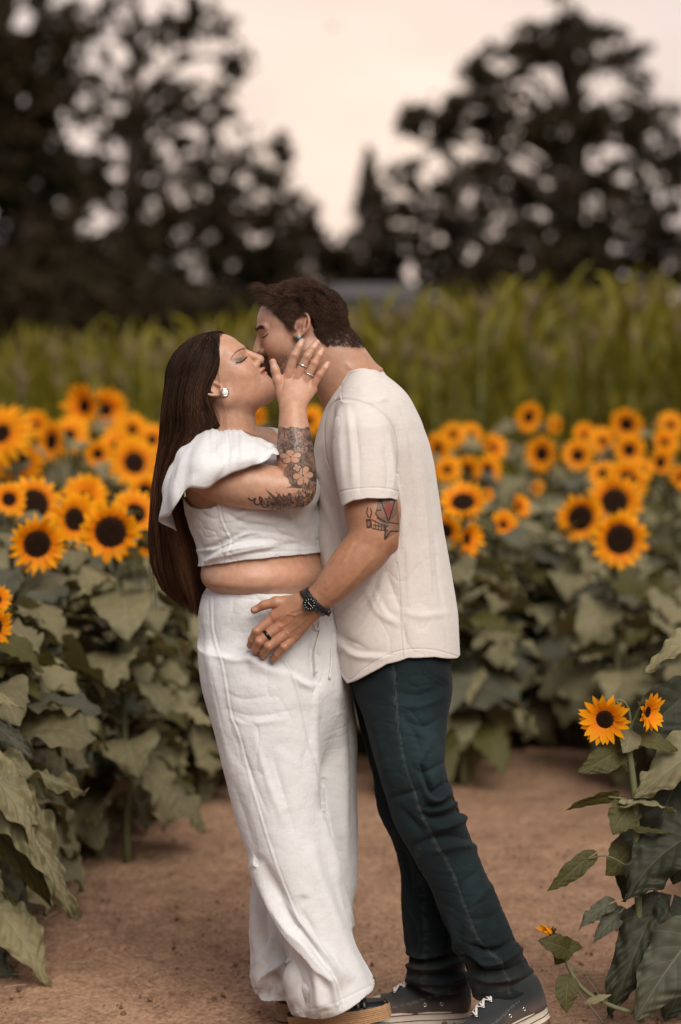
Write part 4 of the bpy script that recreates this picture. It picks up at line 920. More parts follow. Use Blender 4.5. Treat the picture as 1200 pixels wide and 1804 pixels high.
    # a bird high in the sky
    p = W(585, 48, 60.0); mb = MB(); add_tube(mb, [(-.09, 0, 0), (-.03, 0, .01), (.05, 0, .01), (.11, 0, 0)], [.008, .035, .03, .006], 8)
    for s in (-1, 1): mb.add([(-.03, 0, .01), (.04, 0, .01), (.00, s * .14, .07), (-.03, s * .12, .06), (-.04, s * .26, .02)], [(0, 1, 2, 3)]); mb.F.setdefault(3, []).append(np.array([[mb.n - 3, mb.n - 2, mb.n - 1]]))
    o = link('bird', mb.me('bird'), None, plain('bird_feather', (.02, .02, .02), .8)); o.location = p; tag(o, 'tiny dark bird flying high in the pale sky', 'bird')
# =================================================================== PEOPLE
def skin_mat(name):
    m, t, b = mat(name)
    a = N(t, 'ShaderNodeAttribute', attribute_name='Col'); v = coord(t)
    n = noise(t, v, 60, 5, .65); n2 = noise(t, v, 650, 3)
    c = mixc(t, mixc(t, .9, n, (0.5, 0.5, 0.5)), a.outputs['Color'], a.outputs['Color'])
    f = N(t, 'ShaderNodeMapRange'); f.inputs['From Min'].default_value = .3; f.inputs['From Max'].default_value = .7; f.inputs['To Min'].default_value = .84; f.inputs['To Max'].default_value = 1.10
    t.links.new(n, f.inputs[0]); c = mixc(t, 1.0, a.outputs['Color'], f.outputs[0], 'MULTIPLY')
    t.links.new(c, b.inputs['Base Color']); b.inputs['Roughness'].default_value = .46
    b.inputs['Specular IOR Level'].default_value = .5
    b.inputs['Subsurface Weight'].default_value = .10; b.inputs['Subsurface Radius'].default_value = (1, .35, .2)
    b.inputs['Subsurface Scale'].default_value = .006
    p_ = bump(t, b, n, .25, .002); bump(t, b, n2, .35, .0008, p_)
    return m
M_SKIN = skin_mat('skin')
def hair_mat(name, base, tip):
    m, t, b = mat(name); a = N(t, 'ShaderNodeAttribute', attribute_name='Col')
    t.links.new(a.outputs['Color'], b.inputs['Base Color'])
    b.inputs['Roughness'].default_value = .5; b.inputs['Specular IOR Level'].default_value = .09
    return m
M_HAIR = hair_mat('brown_hair', None, None)

def cloth_mat(name, rough=.85, weave=900, wstr=.25, sheen=.25, wr=.35):
    m, t, b = mat(name); a = N(t, 'ShaderNodeAttribute', attribute_name='Col'); v = coord(t)
    n = noise(t, v, 60, 4); f = N(t, 'ShaderNodeMapRange'); f.inputs['To Min'].default_value = .94; f.inputs['To Max'].default_value = 1.04
    t.links.new(n, f.inputs[0]); c = mixc(t, 1.0, a.outputs['Color'], f.outputs[0], 'MULTIPLY')
    h = noise(t, coord(t, 'Object', (1, 1, .18)), weave, 2); h2 = noise(t, coord(t, 'Object', (.15, .15, 1)), weave, 2)
    s = N(t, 'ShaderNodeMath', operation='ADD'); t.links.new(h, s.inputs[0]); t.links.new(h2, s.inputs[1])
    f2 = N(t, 'ShaderNodeMapRange'); f2.inputs['From Min'].default_value = .7; f2.inputs['From Max'].default_value = 1.3
    f2.inputs['To Min'].default_value = .95; f2.inputs['To Max'].default_value = 1.03
    t.links.new(s.outputs[0], f2.inputs[0]); c = mixc(t, 1.0, c, f2.outputs[0], 'MULTIPLY')
    t.links.new(c, b.inputs['Base Color']); b.inputs['Roughness'].default_value = rough
    b.inputs['Specular IOR Level'].default_value = .15
    b.inputs['Sheen Weight'].default_value = sheen; b.inputs['Sheen Roughness'].default_value = .6
    w = noise(t, v, 22, 5, .62)
    w2 = noise(t, coord(t, 'Object', (1, 1, .35)), 38, 4, .6); p = bump(t, b, w, wr, .005); p = bump(t, b, w2, wr * .8, .004, p); bump(t, b, s.outputs[0], wstr * .35, .0008, p)
    return m
M_LINEN = cloth_mat('white_linen', weave=700, wstr=.4, wr=.6)
M_JERSEY = cloth_mat('cream_jersey', weave=420, wstr=.3)
M_DENIM = cloth_mat('dark_denim', weave=900, wstr=.5, sheen=.03)
M_CANVAS = cloth_mat('dark_canvas', weave=1200, wstr=.4, sheen=.05)
M_BLACK = plain('black_plastic', (.012, .013, .014), .35)
M_METAL = plain('silver', (.75, .74, .70), .22, 1.0)
M_DARKMETAL = plain('black_metal', (.03, .03, .035), .25, .9)
M_PEARL = plain('pearl', (.82, .80, .76), .2)
M_TURQ = plain('turquoise_stone', (.22, .45, .46), .35)
M_WHITE = plain('white_cord', (.72, .70, .67), .8)
M_RUBBER = plain('scuffed_rubber', (.50, .42, .34), .7, 0, .3, 25, .001)
M_LACE = plain('shoe_lace', (.62, .58, .53), .9)
M_JUTE = plain('jute', (.42, .25, .13), .95, 0, .35, 160, .001)
M_DARKSKINLINE = plain('lash', (.012, .009, .008), .6)
M_NAIL = plain('nail', (.62, .40, .33), .3)

def rowsz(rows, Y0=0.0):
    """(py, pxL, pxR, Yc, halfY) -> loft rows; nominal depth for the outline = Yc"""
    out = []
    for py, l, r, yc, hy in rows:
        a = W(l, py, yc); b = W(r, py, yc); out.append((a[2], (a[0] + b[0]) / 2, yc, (b[0] - a[0]) / 2, hy))
    return out
def chain(k, pts):
    """pts: (px,py,Y,radius_px)"""
    return U(k, *[RC(W(*a[:3]), W(*b[:3]), a[3] * ppm(a[2]), b[3] * ppm(b[2])) for a, b in zip(pts[:-1], pts[1:])])

def limb(pts, n=14, k=.006):
    """smooth tapering limb through (px, py, Y, radius in m)"""
    P = np.array([[*W(a[0], a[1], a[2]), a[3]] for a in pts]); Q = catmull(P, n)
    return U(k, *[RC(a[:3], b[:3], a[3], b[3]) for a, b in zip(Q[:-1], Q[1:])])
def m_hairline(L):
    x, y, z = L.T; ay = np.abs(y)
    fr = x < np.interp(z, [.0, .03, .045, .07, .085, .10], [.028, .040, .046, .052, .056, .060]) - .12 * np.maximum(ay - .030, 0)
    low = z > np.interp(x, [-.13, -.11, -.08, -.05, -.035, -.028, -.015, .0, .012, .020, .034, .045, .08], [-.088, -.080, -.068, -.060, -.040, .005, .033, .033, .022, -.004, .002, .034, .070])
    return fr & low & ~((ay > .055) & (np.hypot(x + .012, (z - .003) * .8) < .024))
def ear(fr, sgn, cx, y0, cz, sc=1.0, rot=0.0):
    """ear centred at (cx, cz) in head coordinates, leaning back by rot"""
    cr, sr = math.cos(rot), math.sin(rot)
    def q(a, b, c):
        a, c = (a + .010) * sc * .80, (c - .003) * sc; return (cx + a * cr - c * sr, sgn * (y0 + b * sc), cz + a * sr + c * cr)
    P = catmull([(.008, 0, .008), (.007, 0, .022), (-.004, .003, .031), (-.018, .007, .030), (-.027, .010, .016), (-.027, .010, .000), (-.019, .007, -.013), (-.008, .003, -.024)], 26)
    P = [q(*p) for p in P]
    it = [fr.R(P[i], P[i + 1], .0034 * sc, .0034 * sc) for i in range(25)]
    rim = it[0]
    class MN:
        c = fr.p(cx, sgn * y0, cz); R = .045
        def evc(s, p, c, R):
            r = None
            for i in it:
                d = i.ev(p); r = d if r is None else np.minimum(r, d)
            return r
    lobe = fr.R(q(-.004, .002, -.023), q(.002, -.001, -.024), .0068 * sc, .0062 * sc); anti = fr.R(q(-.016, .003, .020), q(-.015, .002, -.008), .0040 * sc, .0042 * sc); trag = fr.R(q(.008, -.001, .004), q(.008, -.001, -.008), .0042 * sc, .004 * sc)
    ca, sa = math.cos(rot), math.sin(rot); Mr = fr.M @ np.array([[ca, 0, -sa], [0, 1, 0], [sa, 0, ca]])
    base = EL(fr.p(*q(-.009, -.004, .002)), (.0145 * sc * fr.s, .006, .026 * sc * fr.s), Mr)
    return SUB(.005, U(.005, MN(), lobe, anti, trag, base), fr.E(q(-.001, .008, -.002), (.0070 * sc, .010, .010 * sc)))

# ------------------------------------------------------------------- woman body
WN = W(465, 629, -.022)                                   # nose tip
wf = norm(np.array([.80, -.10, .60])); wu = np.array([-.6, 0, .8])
_t = Frame((0, 0, 0), wf, wu); WH = Frame(WN - _t.p(.118, 0, -.025), wf, wu)
h = WH
w_head = U(.014,
    h.E((-.012, 0, .030), (.098, .074, .078)), h.E((.030, 0, .035), (.059, .062, .055)), h.E((.033, 0, -.015), (.056, .058, .062)))
w_face = U(.030, w_head, h.E((.067, 0, -.056), (.029, .029, .028)),
    h.E((.050, .036, -.026), (.033, .024, .034)), h.E((.050, -.036, -.026), (.033, .024, .034)),
    h.R((.000, .050, -.050), (.066, .014, -.086), .023, .020), h.R((.000, -.050, -.050), (.066, -.014, -.086), .023, .020),
    h.E((.034, 0, -.080), (.044, .042, .030)), RC(h.p(.074, 0, -.089), h.p(.072, 0, -.091), .0175, .0175))
w_face = U(.016, w_face, h.R((.085, .008, .021), (.069, .042, .021), .0075, .006), h.R((.085, -.008, .021), (.069, -.042, .021), .0075, .006))
w_face = SUB(.012, w_face, U(.001, EL(h.p(.100, .035, .003), (.016, .016, .013), h.M), EL(h.p(.100, -.035, .003), (.016, .016, .013), h.M)))
w_face = U(.003, w_face, h.R((.0715, .031, .0015), (.0700, .034, .0015), .0130, .0128), h.R((.0715, -.031, .0015), (.0700, -.034, .0015), .0130, .0128))
w_face = U(.006, w_face, h.R((.092, 0, .006), (.1062, 0, -.0235), .0075, .0112),
    h.R((.096, .0125, -.0285), (.094, .0125, -.0285), .0082, .0082), h.R((.096, -.0125, -.0285), (.094, -.0125, -.0285), .0082, .0082))
w_face = U(.003, w_face, h.E((.0935, 0, -.0465), (.011, .019, .0060)), h.E((.0915, 0, -.0575), (.0108, .017, .0062)))
w_ears = U(.004, w_face, ear(h, 1, -.014, .070, -.012, .95, .38), ear(h, -1, -.014, .070, -.012, .95, .38))
w_neck = U(.02, RC(W(400, 668, -.012), W(410, 775, .0), .054, .060))
WROT = math.radians(-37)
def wrow(py, cx, a, b, Y=0.0):
    p = W(cx, py, Y); return (p[2], p[0], Y, b, a)       # local x = front-back, local y = width
# rotated loft: local x axis points front-right towards the camera
w_torso_rows = [wrow(1240, 485, .120, .100), wrow(1180, 485, .140, .115), wrow(1130, 482, .120, .100), wrow(1085, 478, .125, .100), wrow(1062, 476, .130, .105), wrow(1047, 474, .138, .108), wrow(1037, 473, .152, .116), wrow(1022, 475, .186, .134),
    wrow(1002, 474, .184, .138), wrow(985, 470, .170, .128), wrow(950, 463, .172, .130), wrow(905, 456, .182, .142), wrow(860, 444, .182, .130),
    wrow(820, 428, .178, .105), wrow(790, 420, .145, .082), wrow(768, 412, .080, .055), wrow(754, 410, .040, .036), wrow(735, 408, .018, .018)]
w_torso = LOFT(w_torso_rows, rot=WROT, e=2.15)
SHW = W(355, 826, -.145); ELW = W(521, 861, -.185)
w_arm = limb([(355, 826, -.145, .053), (390, 842, -.163, .0545), (430, 853, -.180, .0535), (475, 859, -.185, .0495), (521, 861, -.185, .0435)], 14)
w_fore = limb([(524, 862, -.185, .0425), (523, 838, -.184, .0432), (521, 808, -.181, .0420), (519, 775, -.173, .0375), (517, 745, -.161, .0320), (516, 722, -.150, .0285)], 14)
w_arm_far = U(.02, RC(W(505, 800, .13), W(560, 850, .16), .046, .040), RC(W(560, 850, .16), W(610, 720, .14), .038, .026), RC(W(440, 785, .04), W(498, 789, .12), .046, .046))
def finger(pts, k=.003): return chain(k, pts)
yh = -.123
w_thumb = finger([(500, 700, yh - .004, 12), (490, 670, yh - .006, 9.0), (485, 652, yh - .006, 7.2), (481, 638, yh - .004, 6.2)], .006)
w_idx = finger([(508, 662, yh - .004, 9.0), (519, 626, yh - .012, 7.2), (527, 611, yh - .007, 6.5), (532, 602, yh, 5.9)])
w_mid = finger([(524, 664, yh - .004, 9.0), (541, 628, yh - .012, 7.4), (551, 613, yh - .007, 6.6), (558, 604, yh, 6.0)])
w_rng = finger([(538, 670, yh - .004, 8.8), (554, 640, yh - .011, 7.0), (562, 625, yh - .007, 6.3), (567, 617, yh, 5.8)])
w_pky = finger([(549, 682, yh - .002, 8.2), (563, 660, yh - .009, 6.2), (572, 648, yh - .006, 5.7), (577, 641, yh, 5.3)])
w_palm = U(.012, RC(W(512, 716, -.145), W(505, 668, yh, ), .0200, .0120), RC(W(516, 716, -.145), W(523, 670, yh), .0215, .0125),
    RC(W(520, 716, -.145), W(538, 674, yh), .0195, .0120), RC(W(522, 716, -.143), W(549, 686, yh), .0170, .0110),
    RC(W(508, 712, -.140), W(497, 690, yh), .0180, .0120))
w_hand = U(.0015, w_palm, *[])
class FING:                                         # fingers: blend with the palm, not with each other
    def __init__(s, palm, fs, k=.006): s.palm = palm; s.fs = fs; s.k = k; q = U(.001, palm, *fs); s.c = q.c; s.R = q.R
    def evc(s, p, c, R):
        a = s.palm.evc(p, c, R); r = a
        for f in s.fs:
            d = f.evc(p, c, R) if np.linalg.norm(f.c - c) - f.R < R + .04 else None
            if d is None: continue
            d = smin(a, d, s.k) if a is not None else d
            r = d if r is None else smin(r, d, .0030)
        return r
def legs(hipL, kneeL, footL, hipR, kneeR, footR, r=(.085, .055, .042)):
    return U(.03, RC(hipL, kneeL, r[0], r[1]), RC(kneeL, footL, r[1], r[2]), RC(hipR, kneeR, r[0], r[1]), RC(kneeR, footR, r[1], r[2]))
w_legs = legs(W(445, 1190, -.07), W(500, 1450, -.08), W(590, 1730, -.09), W(520, 1190, .07), W(535, 1450, .09), W(505, 1725, .09))
w_feet = U(.01, RC(W(592, 1745, -.07), W(616, 1762, -.06), .028, .015), RC(W(505, 1735, .09), W(575, 1775, .07), .032, .022))
w_bust = U(.03, EL(W(500, 865, -.085), (.067, .052, .057)), EL(W(520, 865, .03), (.062, .057, .057)))
w_body = U(.03, w_torso, w_neck, w_legs, w_bust, w_arm_far)
w_body = U(.022, w_body, w_arm)
w_body = U(.0045, U(.018, w_body, w_ears), U(.010, FING(w_palm, [w_thumb, w_idx, w_mid, w_rng, w_pky], .007), w_fore))
w_body = U(.010, w_body, w_feet)

BASE_W = np.array([.530, .290, .188]); BASE_M = np.array([.430, .212, .122])
def petalflower(px, py, cx, cy, r, n, rot=0.0, sq=1.0):
    """tattoo flower: (inside mask, outline mask)"""
    dx = px - cx; dy = (py - cy) / sq; a = np.arctan2(dy, dx) + rot; q = np.hypot(dx, dy)
    lobe = r * (.55 + .45 * np.abs(np.cos(a * n / 2)) ** .7)
    ins = q < lobe; line = (np.abs(q - lobe) < 1.1) | ((q < lobe) & (np.abs(np.sin(a * n / 2)) > .985) & (q > r * .12)) | (q < r * .1)
    return ins, line
def w_ink(px, py, P):
    n = vnoise(np.stack([px / 5.0, py / 5.0, px * 0], 1), 5); n2 = vnoise(np.stack([px / 2.6, py / 3.4, px * 0], 1), 9)
    n3 = vnoise(np.stack([px / 9, py / 9, px * 0], 1), 4)
    ink = np.zeros(len(px))
    n = vnoise(np.stack([px / 5.6 + n3 * 1.6, py / 6.4 + n2 * .5, px * 0], 1), 5)
    band = (py > 752 + 3 * n3) & (py < 812) & (px > 480)
    ink = np.where(band, np.clip(.46 + .5 * (np.abs(n) < .20) + .35 * (np.abs(n2) < .25) + .2 * n3, 0, 1), ink)
    low = (py >= 790) & (py < 860) & (px > 500 + (py - 790) * .10 + 9 * n3)
    ink = np.where(low, np.clip(.62 + .25 * n3 + .4 * (np.abs(n + .1) < .10), 0, 1), ink)
    edge = (py > 752) & (py < 870) & (px > 538 + (py - 752) * .1)
    ink = np.where(edge, np.clip(.75 + .25 * n, 0, 1), ink)
    for c in ((512, 805, 21, 5, .4, .62), (534, 838, 19, 6, .1, 1.0), (523, 824, 8, 4, .3, 1)):
        i, l = petalflower(px, py, c[0], c[1], c[2], c[3], c[4], c[5]); ink = np.where(i, .05, ink); ink = np.where(l & (px > 486), .9, ink)
    # fronds and scroll along the underside of the upper arm
    ctr = catmull([(462, 884), (480, 886), (510, 884), (536, 876), (552, 858)], 15); d, sd, par = seg_dist(px, py, ctr)
    wid = np.interp(px, [455, 468, 480, 510, 545, 556], [4, 9, 14, 18, 16, 10]) * (.82 + .35 * vnoise(np.stack([px / 3.2, py / 9, px * 0], 1), 21))
    fr_ = (d < wid) & (py > 800); vein = np.abs(((par * .9 - d * .8 * np.where(sd > 0, 1, 1)) / 5.2) % 1 - .5) < .13
    ink = np.where(fr_, np.clip(.72 + .30 * n2 + .35 * vein - .42 * (np.abs(n) < .16) - .2 * (n3 > .25), .08, 1), ink)
    for x0, y0, x1, y1 in ((468, 862, 492, 886), (486, 866, 500, 882)):                       # leaf tips
        q, _, pr = seg_dist(px, py, [(x0, y0), (x1, y1)]); ink = np.where(q < .4 + pr * .13, np.maximum(ink, .8), ink)
    sc = catmull([(438, 878), (444, 882), (450, 878), (448, 886), (456, 889), (462, 880), (457, 876), (462, 891), (470, 893), (472, 884)], 50)
    q, _, _ = seg_dist(px, py, sc); ink = np.where(q < 1.5, .9, ink)
    return np.clip(ink * 1.1, 0, 1) * .93
def w_color(V, Nn):
    px, py = PX(V); L = WH.inv(V); n = fbm(V * 40, 3, 2)
    c = np.tile(BASE_W, (len(V), 1)); face = (np.linalg.norm(V - WH.o, axis=1) < .17)
    x, y, z = L.T
    ay = np.abs(y)
    # cheeks, lips, nose warmth
    bl = face * np.exp(-(((x - .06) / .022) ** 2 + ((ay - .042) / .02) ** 2 + ((z + .03) / .018) ** 2)) * .35
    c = c * (1 - bl[:, None]) + np.array([.50, .20, .13]) * bl[:, None]
    lp = face * sstep(.0075, .0045, np.abs(z + .052) * (1 + 0 * x)) * sstep(.024, .018, ay) * (x > .086)
    c = c * (1 - .75 * lp[:, None]) + np.array([.36, .10, .085]) * .75 * lp[:, None]
    ml = face * sstep(.0016, .0006, np.abs(z + .0525 - .10 * np.maximum(ay - .012, 0))) * sstep(.027, .024, ay) * (x > .078)
    c = c * (1 - .8 * ml[:, None]) + np.array([.06, .015, .012]) * .8 * ml[:, None]
    # eye shadow on the lid, lash line, brow
    lz = np.interp(x, [.062, .067, .073, .080, .086, .089], [.0062, .0035, -.0010, -.0028, -.0012, .0006])
    es = face * np.exp(-(((z - lz - .0050) / .0062) ** 2 + ((x - .0745) / .0125) ** 2) ** 1.5) * (ay > .015)
    c = c * (1 - .8 * es[:, None]) + np.array([.035, .042, .052]) * .8 * es[:, None]
    ll = face * sstep(.0017, .0008, np.abs(z - lz)) * (ay > .014) * sstep(.0645, .067, x) * sstep(.089, .087, x)
    c = c * (1 - ll[:, None]) + np.array([.008, .006, .005]) * ll[:, None]
    bz = np.interp(x, [.058, .063, .070, .078, .086, .093, .099], [.0150, .0180, .0212, .0230, .0222, .0195, .0160]); bw = np.interp(x, [.058, .075, .097], [.0007, .0014, .0018])
    br = face * sstep(1.5, .6, np.abs(z - bz) / bw) * (ay > .008) * sstep(.057, .060, x)
    c = c * (1 - .8 * br[:, None]) + np.array([.045, .022, .014]) * .8 * br[:, None]
    # nostril
    no = face * (np.exp(-(((x - .098) / .0045) ** 2 + ((ay - .0075) / .0035) ** 2 + ((z + .0365) / .003) ** 2)))
    c = c * (1 - .9 * no[:, None]) + np.array([.05, .015, .01]) * .9 * no[:, None]
    # hands: knuckles and nails
    for kx, ky in ((519, 627), (541, 629), (554, 641), (563, 661), (508, 664), (524, 667), (538, 672)):
        q = np.exp(-((px - kx) ** 2 + (py - ky) ** 2) / 22) * (V[:, 1] < -.09) * .35
        c = c * (1 - q[:, None]) + np.array([.36, .15, .09]) * q[:, None]
    for kx, ky, a in ((530.5, 605, 1), (556, 608, 1), (565.5, 620.5, 1), (575.5, 644, 1), (480.5, 643, 0)):
        q = sstep(1.0, .7, np.hypot((px - kx) / 4.2, (py - ky) / 5.5)) * (V[:, 1] < -.09) * (Nn[:, 1] < -.35) * .7
        c = c * (1 - q[:, None]) + np.array([.66, .42, .35]) * q[:, None]
    # tattoo
    m = (V[:, 1] < -.06) & (px > 425) & (px < 575) & (py > 745) & (py < 905)
    ink = np.zeros(len(V)); ink[m] = w_ink(px[m], py[m], V[m])
    ink *= sstep(.35, -.1, Nn[:, 1])
    c = c * (1 - ink[:, None]) + np.array([.022, .026, .028]) * ink[:, None]
    bl = np.clip(fbm(V * 22, 77, 3), -1, 1)[:, None] * (1 - ink[:, None]); return c * (1 + .06 * n[:, None]) * (1 + bl * np.array([.05, -.04, -.06]))

def build_skin(name, tree, xs_, ys_, zg, f_ref1, f_ref2, colorf, parent=None, disp=None):
    xs, ys = xs_, ys_
    V, Q = nets(tree, xs, ys, zg)
    V = project(tree, V, 2)
    m = f_ref1(V[Q].mean(1)); V, Q, ng = refine(V, Q, m)
    if f_ref2 is not None:
        m = f_ref2(V[Q].mean(1)); V, Q, ng = refine(V, Q, m, ng)
    V = project(tree, V, 2)
    nr = vnormals(V, Q)
    if disp is not None:
        V = V + nr * disp(V, nr)[:, None]; nr = vnormals(V, Q)
    me = mesh_np(name, V, facelists(Q, ng), True, colorf(V, nr))
    return link(name, me, parent)

def w_r1(P):
    px, py = PX(P); near = P[:, 1] < .06
    return (P[:, 2] > .9) & near & ((py < 740) | ((px > 420) & (py < 910) & (P[:, 1] < -.05)) | ((P[:, 1] < 0) & (py < 1045)))
def w_r2(P):
    px, py = PX(P)
    face = (px > 385) & (px < 480) & (py > 575) & (py < 715) & (P[:, 1] < .02)
    tat = (px > 432) & (px < 580) & (py > 748) & (py < 904) & (P[:, 1] < -.07)
    hand = (px > 470) & (px < 585) & (py > 590) & (py < 700) & (P[:, 1] < -.1)
    return face | tat | hand

# ------------------------------------------------------------------- man body
mf = norm(np.array([-.956, -.03, -.292])); mu = np.array([-.292, 0, .956])
MH = Frame(W(525.5, 577.5, .020), mf, mu); g = MH
m_head = U(.014, g.E((-.012, 0, .020), (.103, .077, .078)), g.E((.024, 0, .030), (.061, .065, .056)), g.E((.036, 0, -.022), (.056, .061, .066)))
m_face = U(.022, m_head, g.E((.073, 0, -.064), (.030, .032, .033)),
    g.E((.054, .042, -.020), (.030, .024, .030)), g.E((.054, -.042, -.020), (.030, .024, .030)),
    g.R((-.004, .056, -.055), (.070, .020, -.104), .022, .020), g.R((-.004, -.056, -.055), (.070, -.020, -.104), .022, .020),
    g.E((.030, 0, -.090), (.040, .040, .030)), g.R((.078, .006, -.108), (.078, -.006, -.108), .020, .020))
m_face = U(.007, m_face, g.R((.087, .008, .023), (.071, .046, .024), .0095, .008), g.R((.087, -.008, .023), (.071, -.046, .024), .0095, .008))
m_face = SUB(.012, m_face, U(.001, EL(g.p(.101, .035, .004), (.016, .016, .012), g.M), EL(g.p(.101, -.035, .004), (.016, .016, .012), g.M)))
m_face = U(.003, m_face, g.R((.0705, .032, .002), (.0690, .035, .002), .0128, .0126), g.R((.0705, -.032, .002), (.0690, -.035, .002), .0128, .0126))
m_face = U(.006, m_face, g.R((.092, 0, .006), (.1080, 0, -.024), .0080, .0115),
    g.R((.096, .0135, -.030), (.094, .0135, -.030), .0086, .0086), g.R((.096, -.0135, -.030), (.094, -.0135, -.030), .0086, .0086))
m_face = U(.003, m_face, g.E((.1035, 0, -.0545), (.013, .020, .0075)), g.E((.1025, 0, -.0670), (.013, .018, .0080)), g.R((.098, 0, -.038), (.101, 0, -.052), .011, .012))
m_ears = U(.004, m_face, ear(g, 1, -.010, .075, .003, .98, .50), ear(g, -1, -.010, .075, .003, .98, .50))
m_neck = U(.03, RC(W(570, 606, .02), W(624, 700, .03), .068, .076), RC(W(592, 628, .02), W(642, 705, .03), .060, .070))
TS_ROWS = [(655, 607, 672, .02, .085), (680, 594, 705, .02, .150), (700, 581, 722, .02, .190), (740, 565, 742, .02, .212), (780, 554, 756, .02, .212), (820, 550, 766, .02, .198), (880, 557, 774, .02, .182),
    (940, 556, 783, .02, .172), (1000, 560, 794, .02, .168), (1040, 567, 800, .02, .170), (1080, 574, 806, .02, .176), (1120, 580, 808, .02, .182), (1160, 588, 810, .02, .185), (1225, 598, 812, .02, .188)]
m_torso = LOFT(rowsz([(a, b + 9 + max(0, a - 1040) * .22, c - 9 - max(0, a - 1040) * .22, d, e - .014 - max(0, a - 1040) * .0003) for a, b, c, d, e in TS_ROWS]), e=2.3)
m_arm = U(.03, RC(W(643, 775, -.165), W(657, 900, -.215), .052, .057), RC(W(657, 900, -.215), W(660, 940, -.225), .057, .0535))
m_fore = U(.012, limb([(660, 936, -.224, .0525), (652, 958, -.228, .0520), (634, 980, -.233, .0505), (612, 1003, -.236, .0460), (590, 1028, -.235, .0385), (572, 1046, -.230, .0315), (555, 1061, -.224, .0275)], 16),
    RC(W(681, 955, -.225), W(690, 962, -.222), .021, .015))
m_arm_far = U(.03, RC(W(640, 745, .20), W(600, 880, .30), .056, .048), RC(W(600, 880, .30), W(520, 950, .20), .045, .030))
ym = -.205
m_thumb = finger([(505, 1062, ym + .004, 13), (487, 1061, ym + .000, 10), (465, 1066, ym + .002, 7.6), (448, 1075, ym + .010, 6.6)], .006)
m_i = finger([(480, 1090, ym, 9.5), (452, 1112, ym - .006, 7.8), (444, 1127, ym + .008, 7.0), (441, 1137, ym + .020, 6.4)])
m_m = finger([(492, 1103, ym - .004, 10), (457, 1130, ym - .010, 8.2), (451, 1142, ym + .004, 7.4), (451, 1148, ym + .022, 6.8)])
m_r = finger([(505, 1116, ym - .004, 10), (473, 1139, ym - .010, 8.2), (465, 1150, ym + .004, 7.4), (464, 1156, ym + .020, 6.8)])
m_p = finger([(519, 1122, ym, 9.0), (500, 1140, ym - .006, 7.6), (489, 1153, ym + .004, 7.0), (482, 1161, ym + .012, 6.4)])
m_palm = U(.012, RC(W(552, 1060, -.222), W(486, 1084, ym), .0235, .0140), RC(W(550, 1064, -.222), W(497, 1097, ym), .0245, .0145),
    RC(W(552, 1068, -.222), W(508, 1109, ym), .0230, .0140), RC(W(556, 1070, -.220), W(521, 1116, ym), .0200, .0130),
    RC(W(545, 1056, -.218), W(502, 1064, ym + .004), .0200, .0140))
m_legs = legs(W(705, 1230, -.06), W(748, 1440, -.10), W(905, 1740, -.135), W(695, 1230, .08), W(728, 1440, .09), W(768, 1725, .060), (.072, .048, .032))
m_hb = W(966, 1786, -.125); m_fd = norm(np.array([-.84, -.45, -.262]))
m_feet = U(.01, RC(m_hb + m_fd * .06 + [0, 0, .055], m_hb + m_fd * .20 + [0, 0, .040], .026, .018), RC(W(790, 1768, .08), W(730, 1779, .08), .018, .010))
m_body = U(.03, m_torso, m_neck, m_arm_far, m_legs)
m_body = U(.025, m_body, m_arm)
m_body = U(.012, U(.020, m_body, m_ears), U(.012, m_fore, FING(m_palm, [m_thumb, m_i, m_m, m_r, m_p], .007)))
m_body = U(.010, m_body, m_feet)

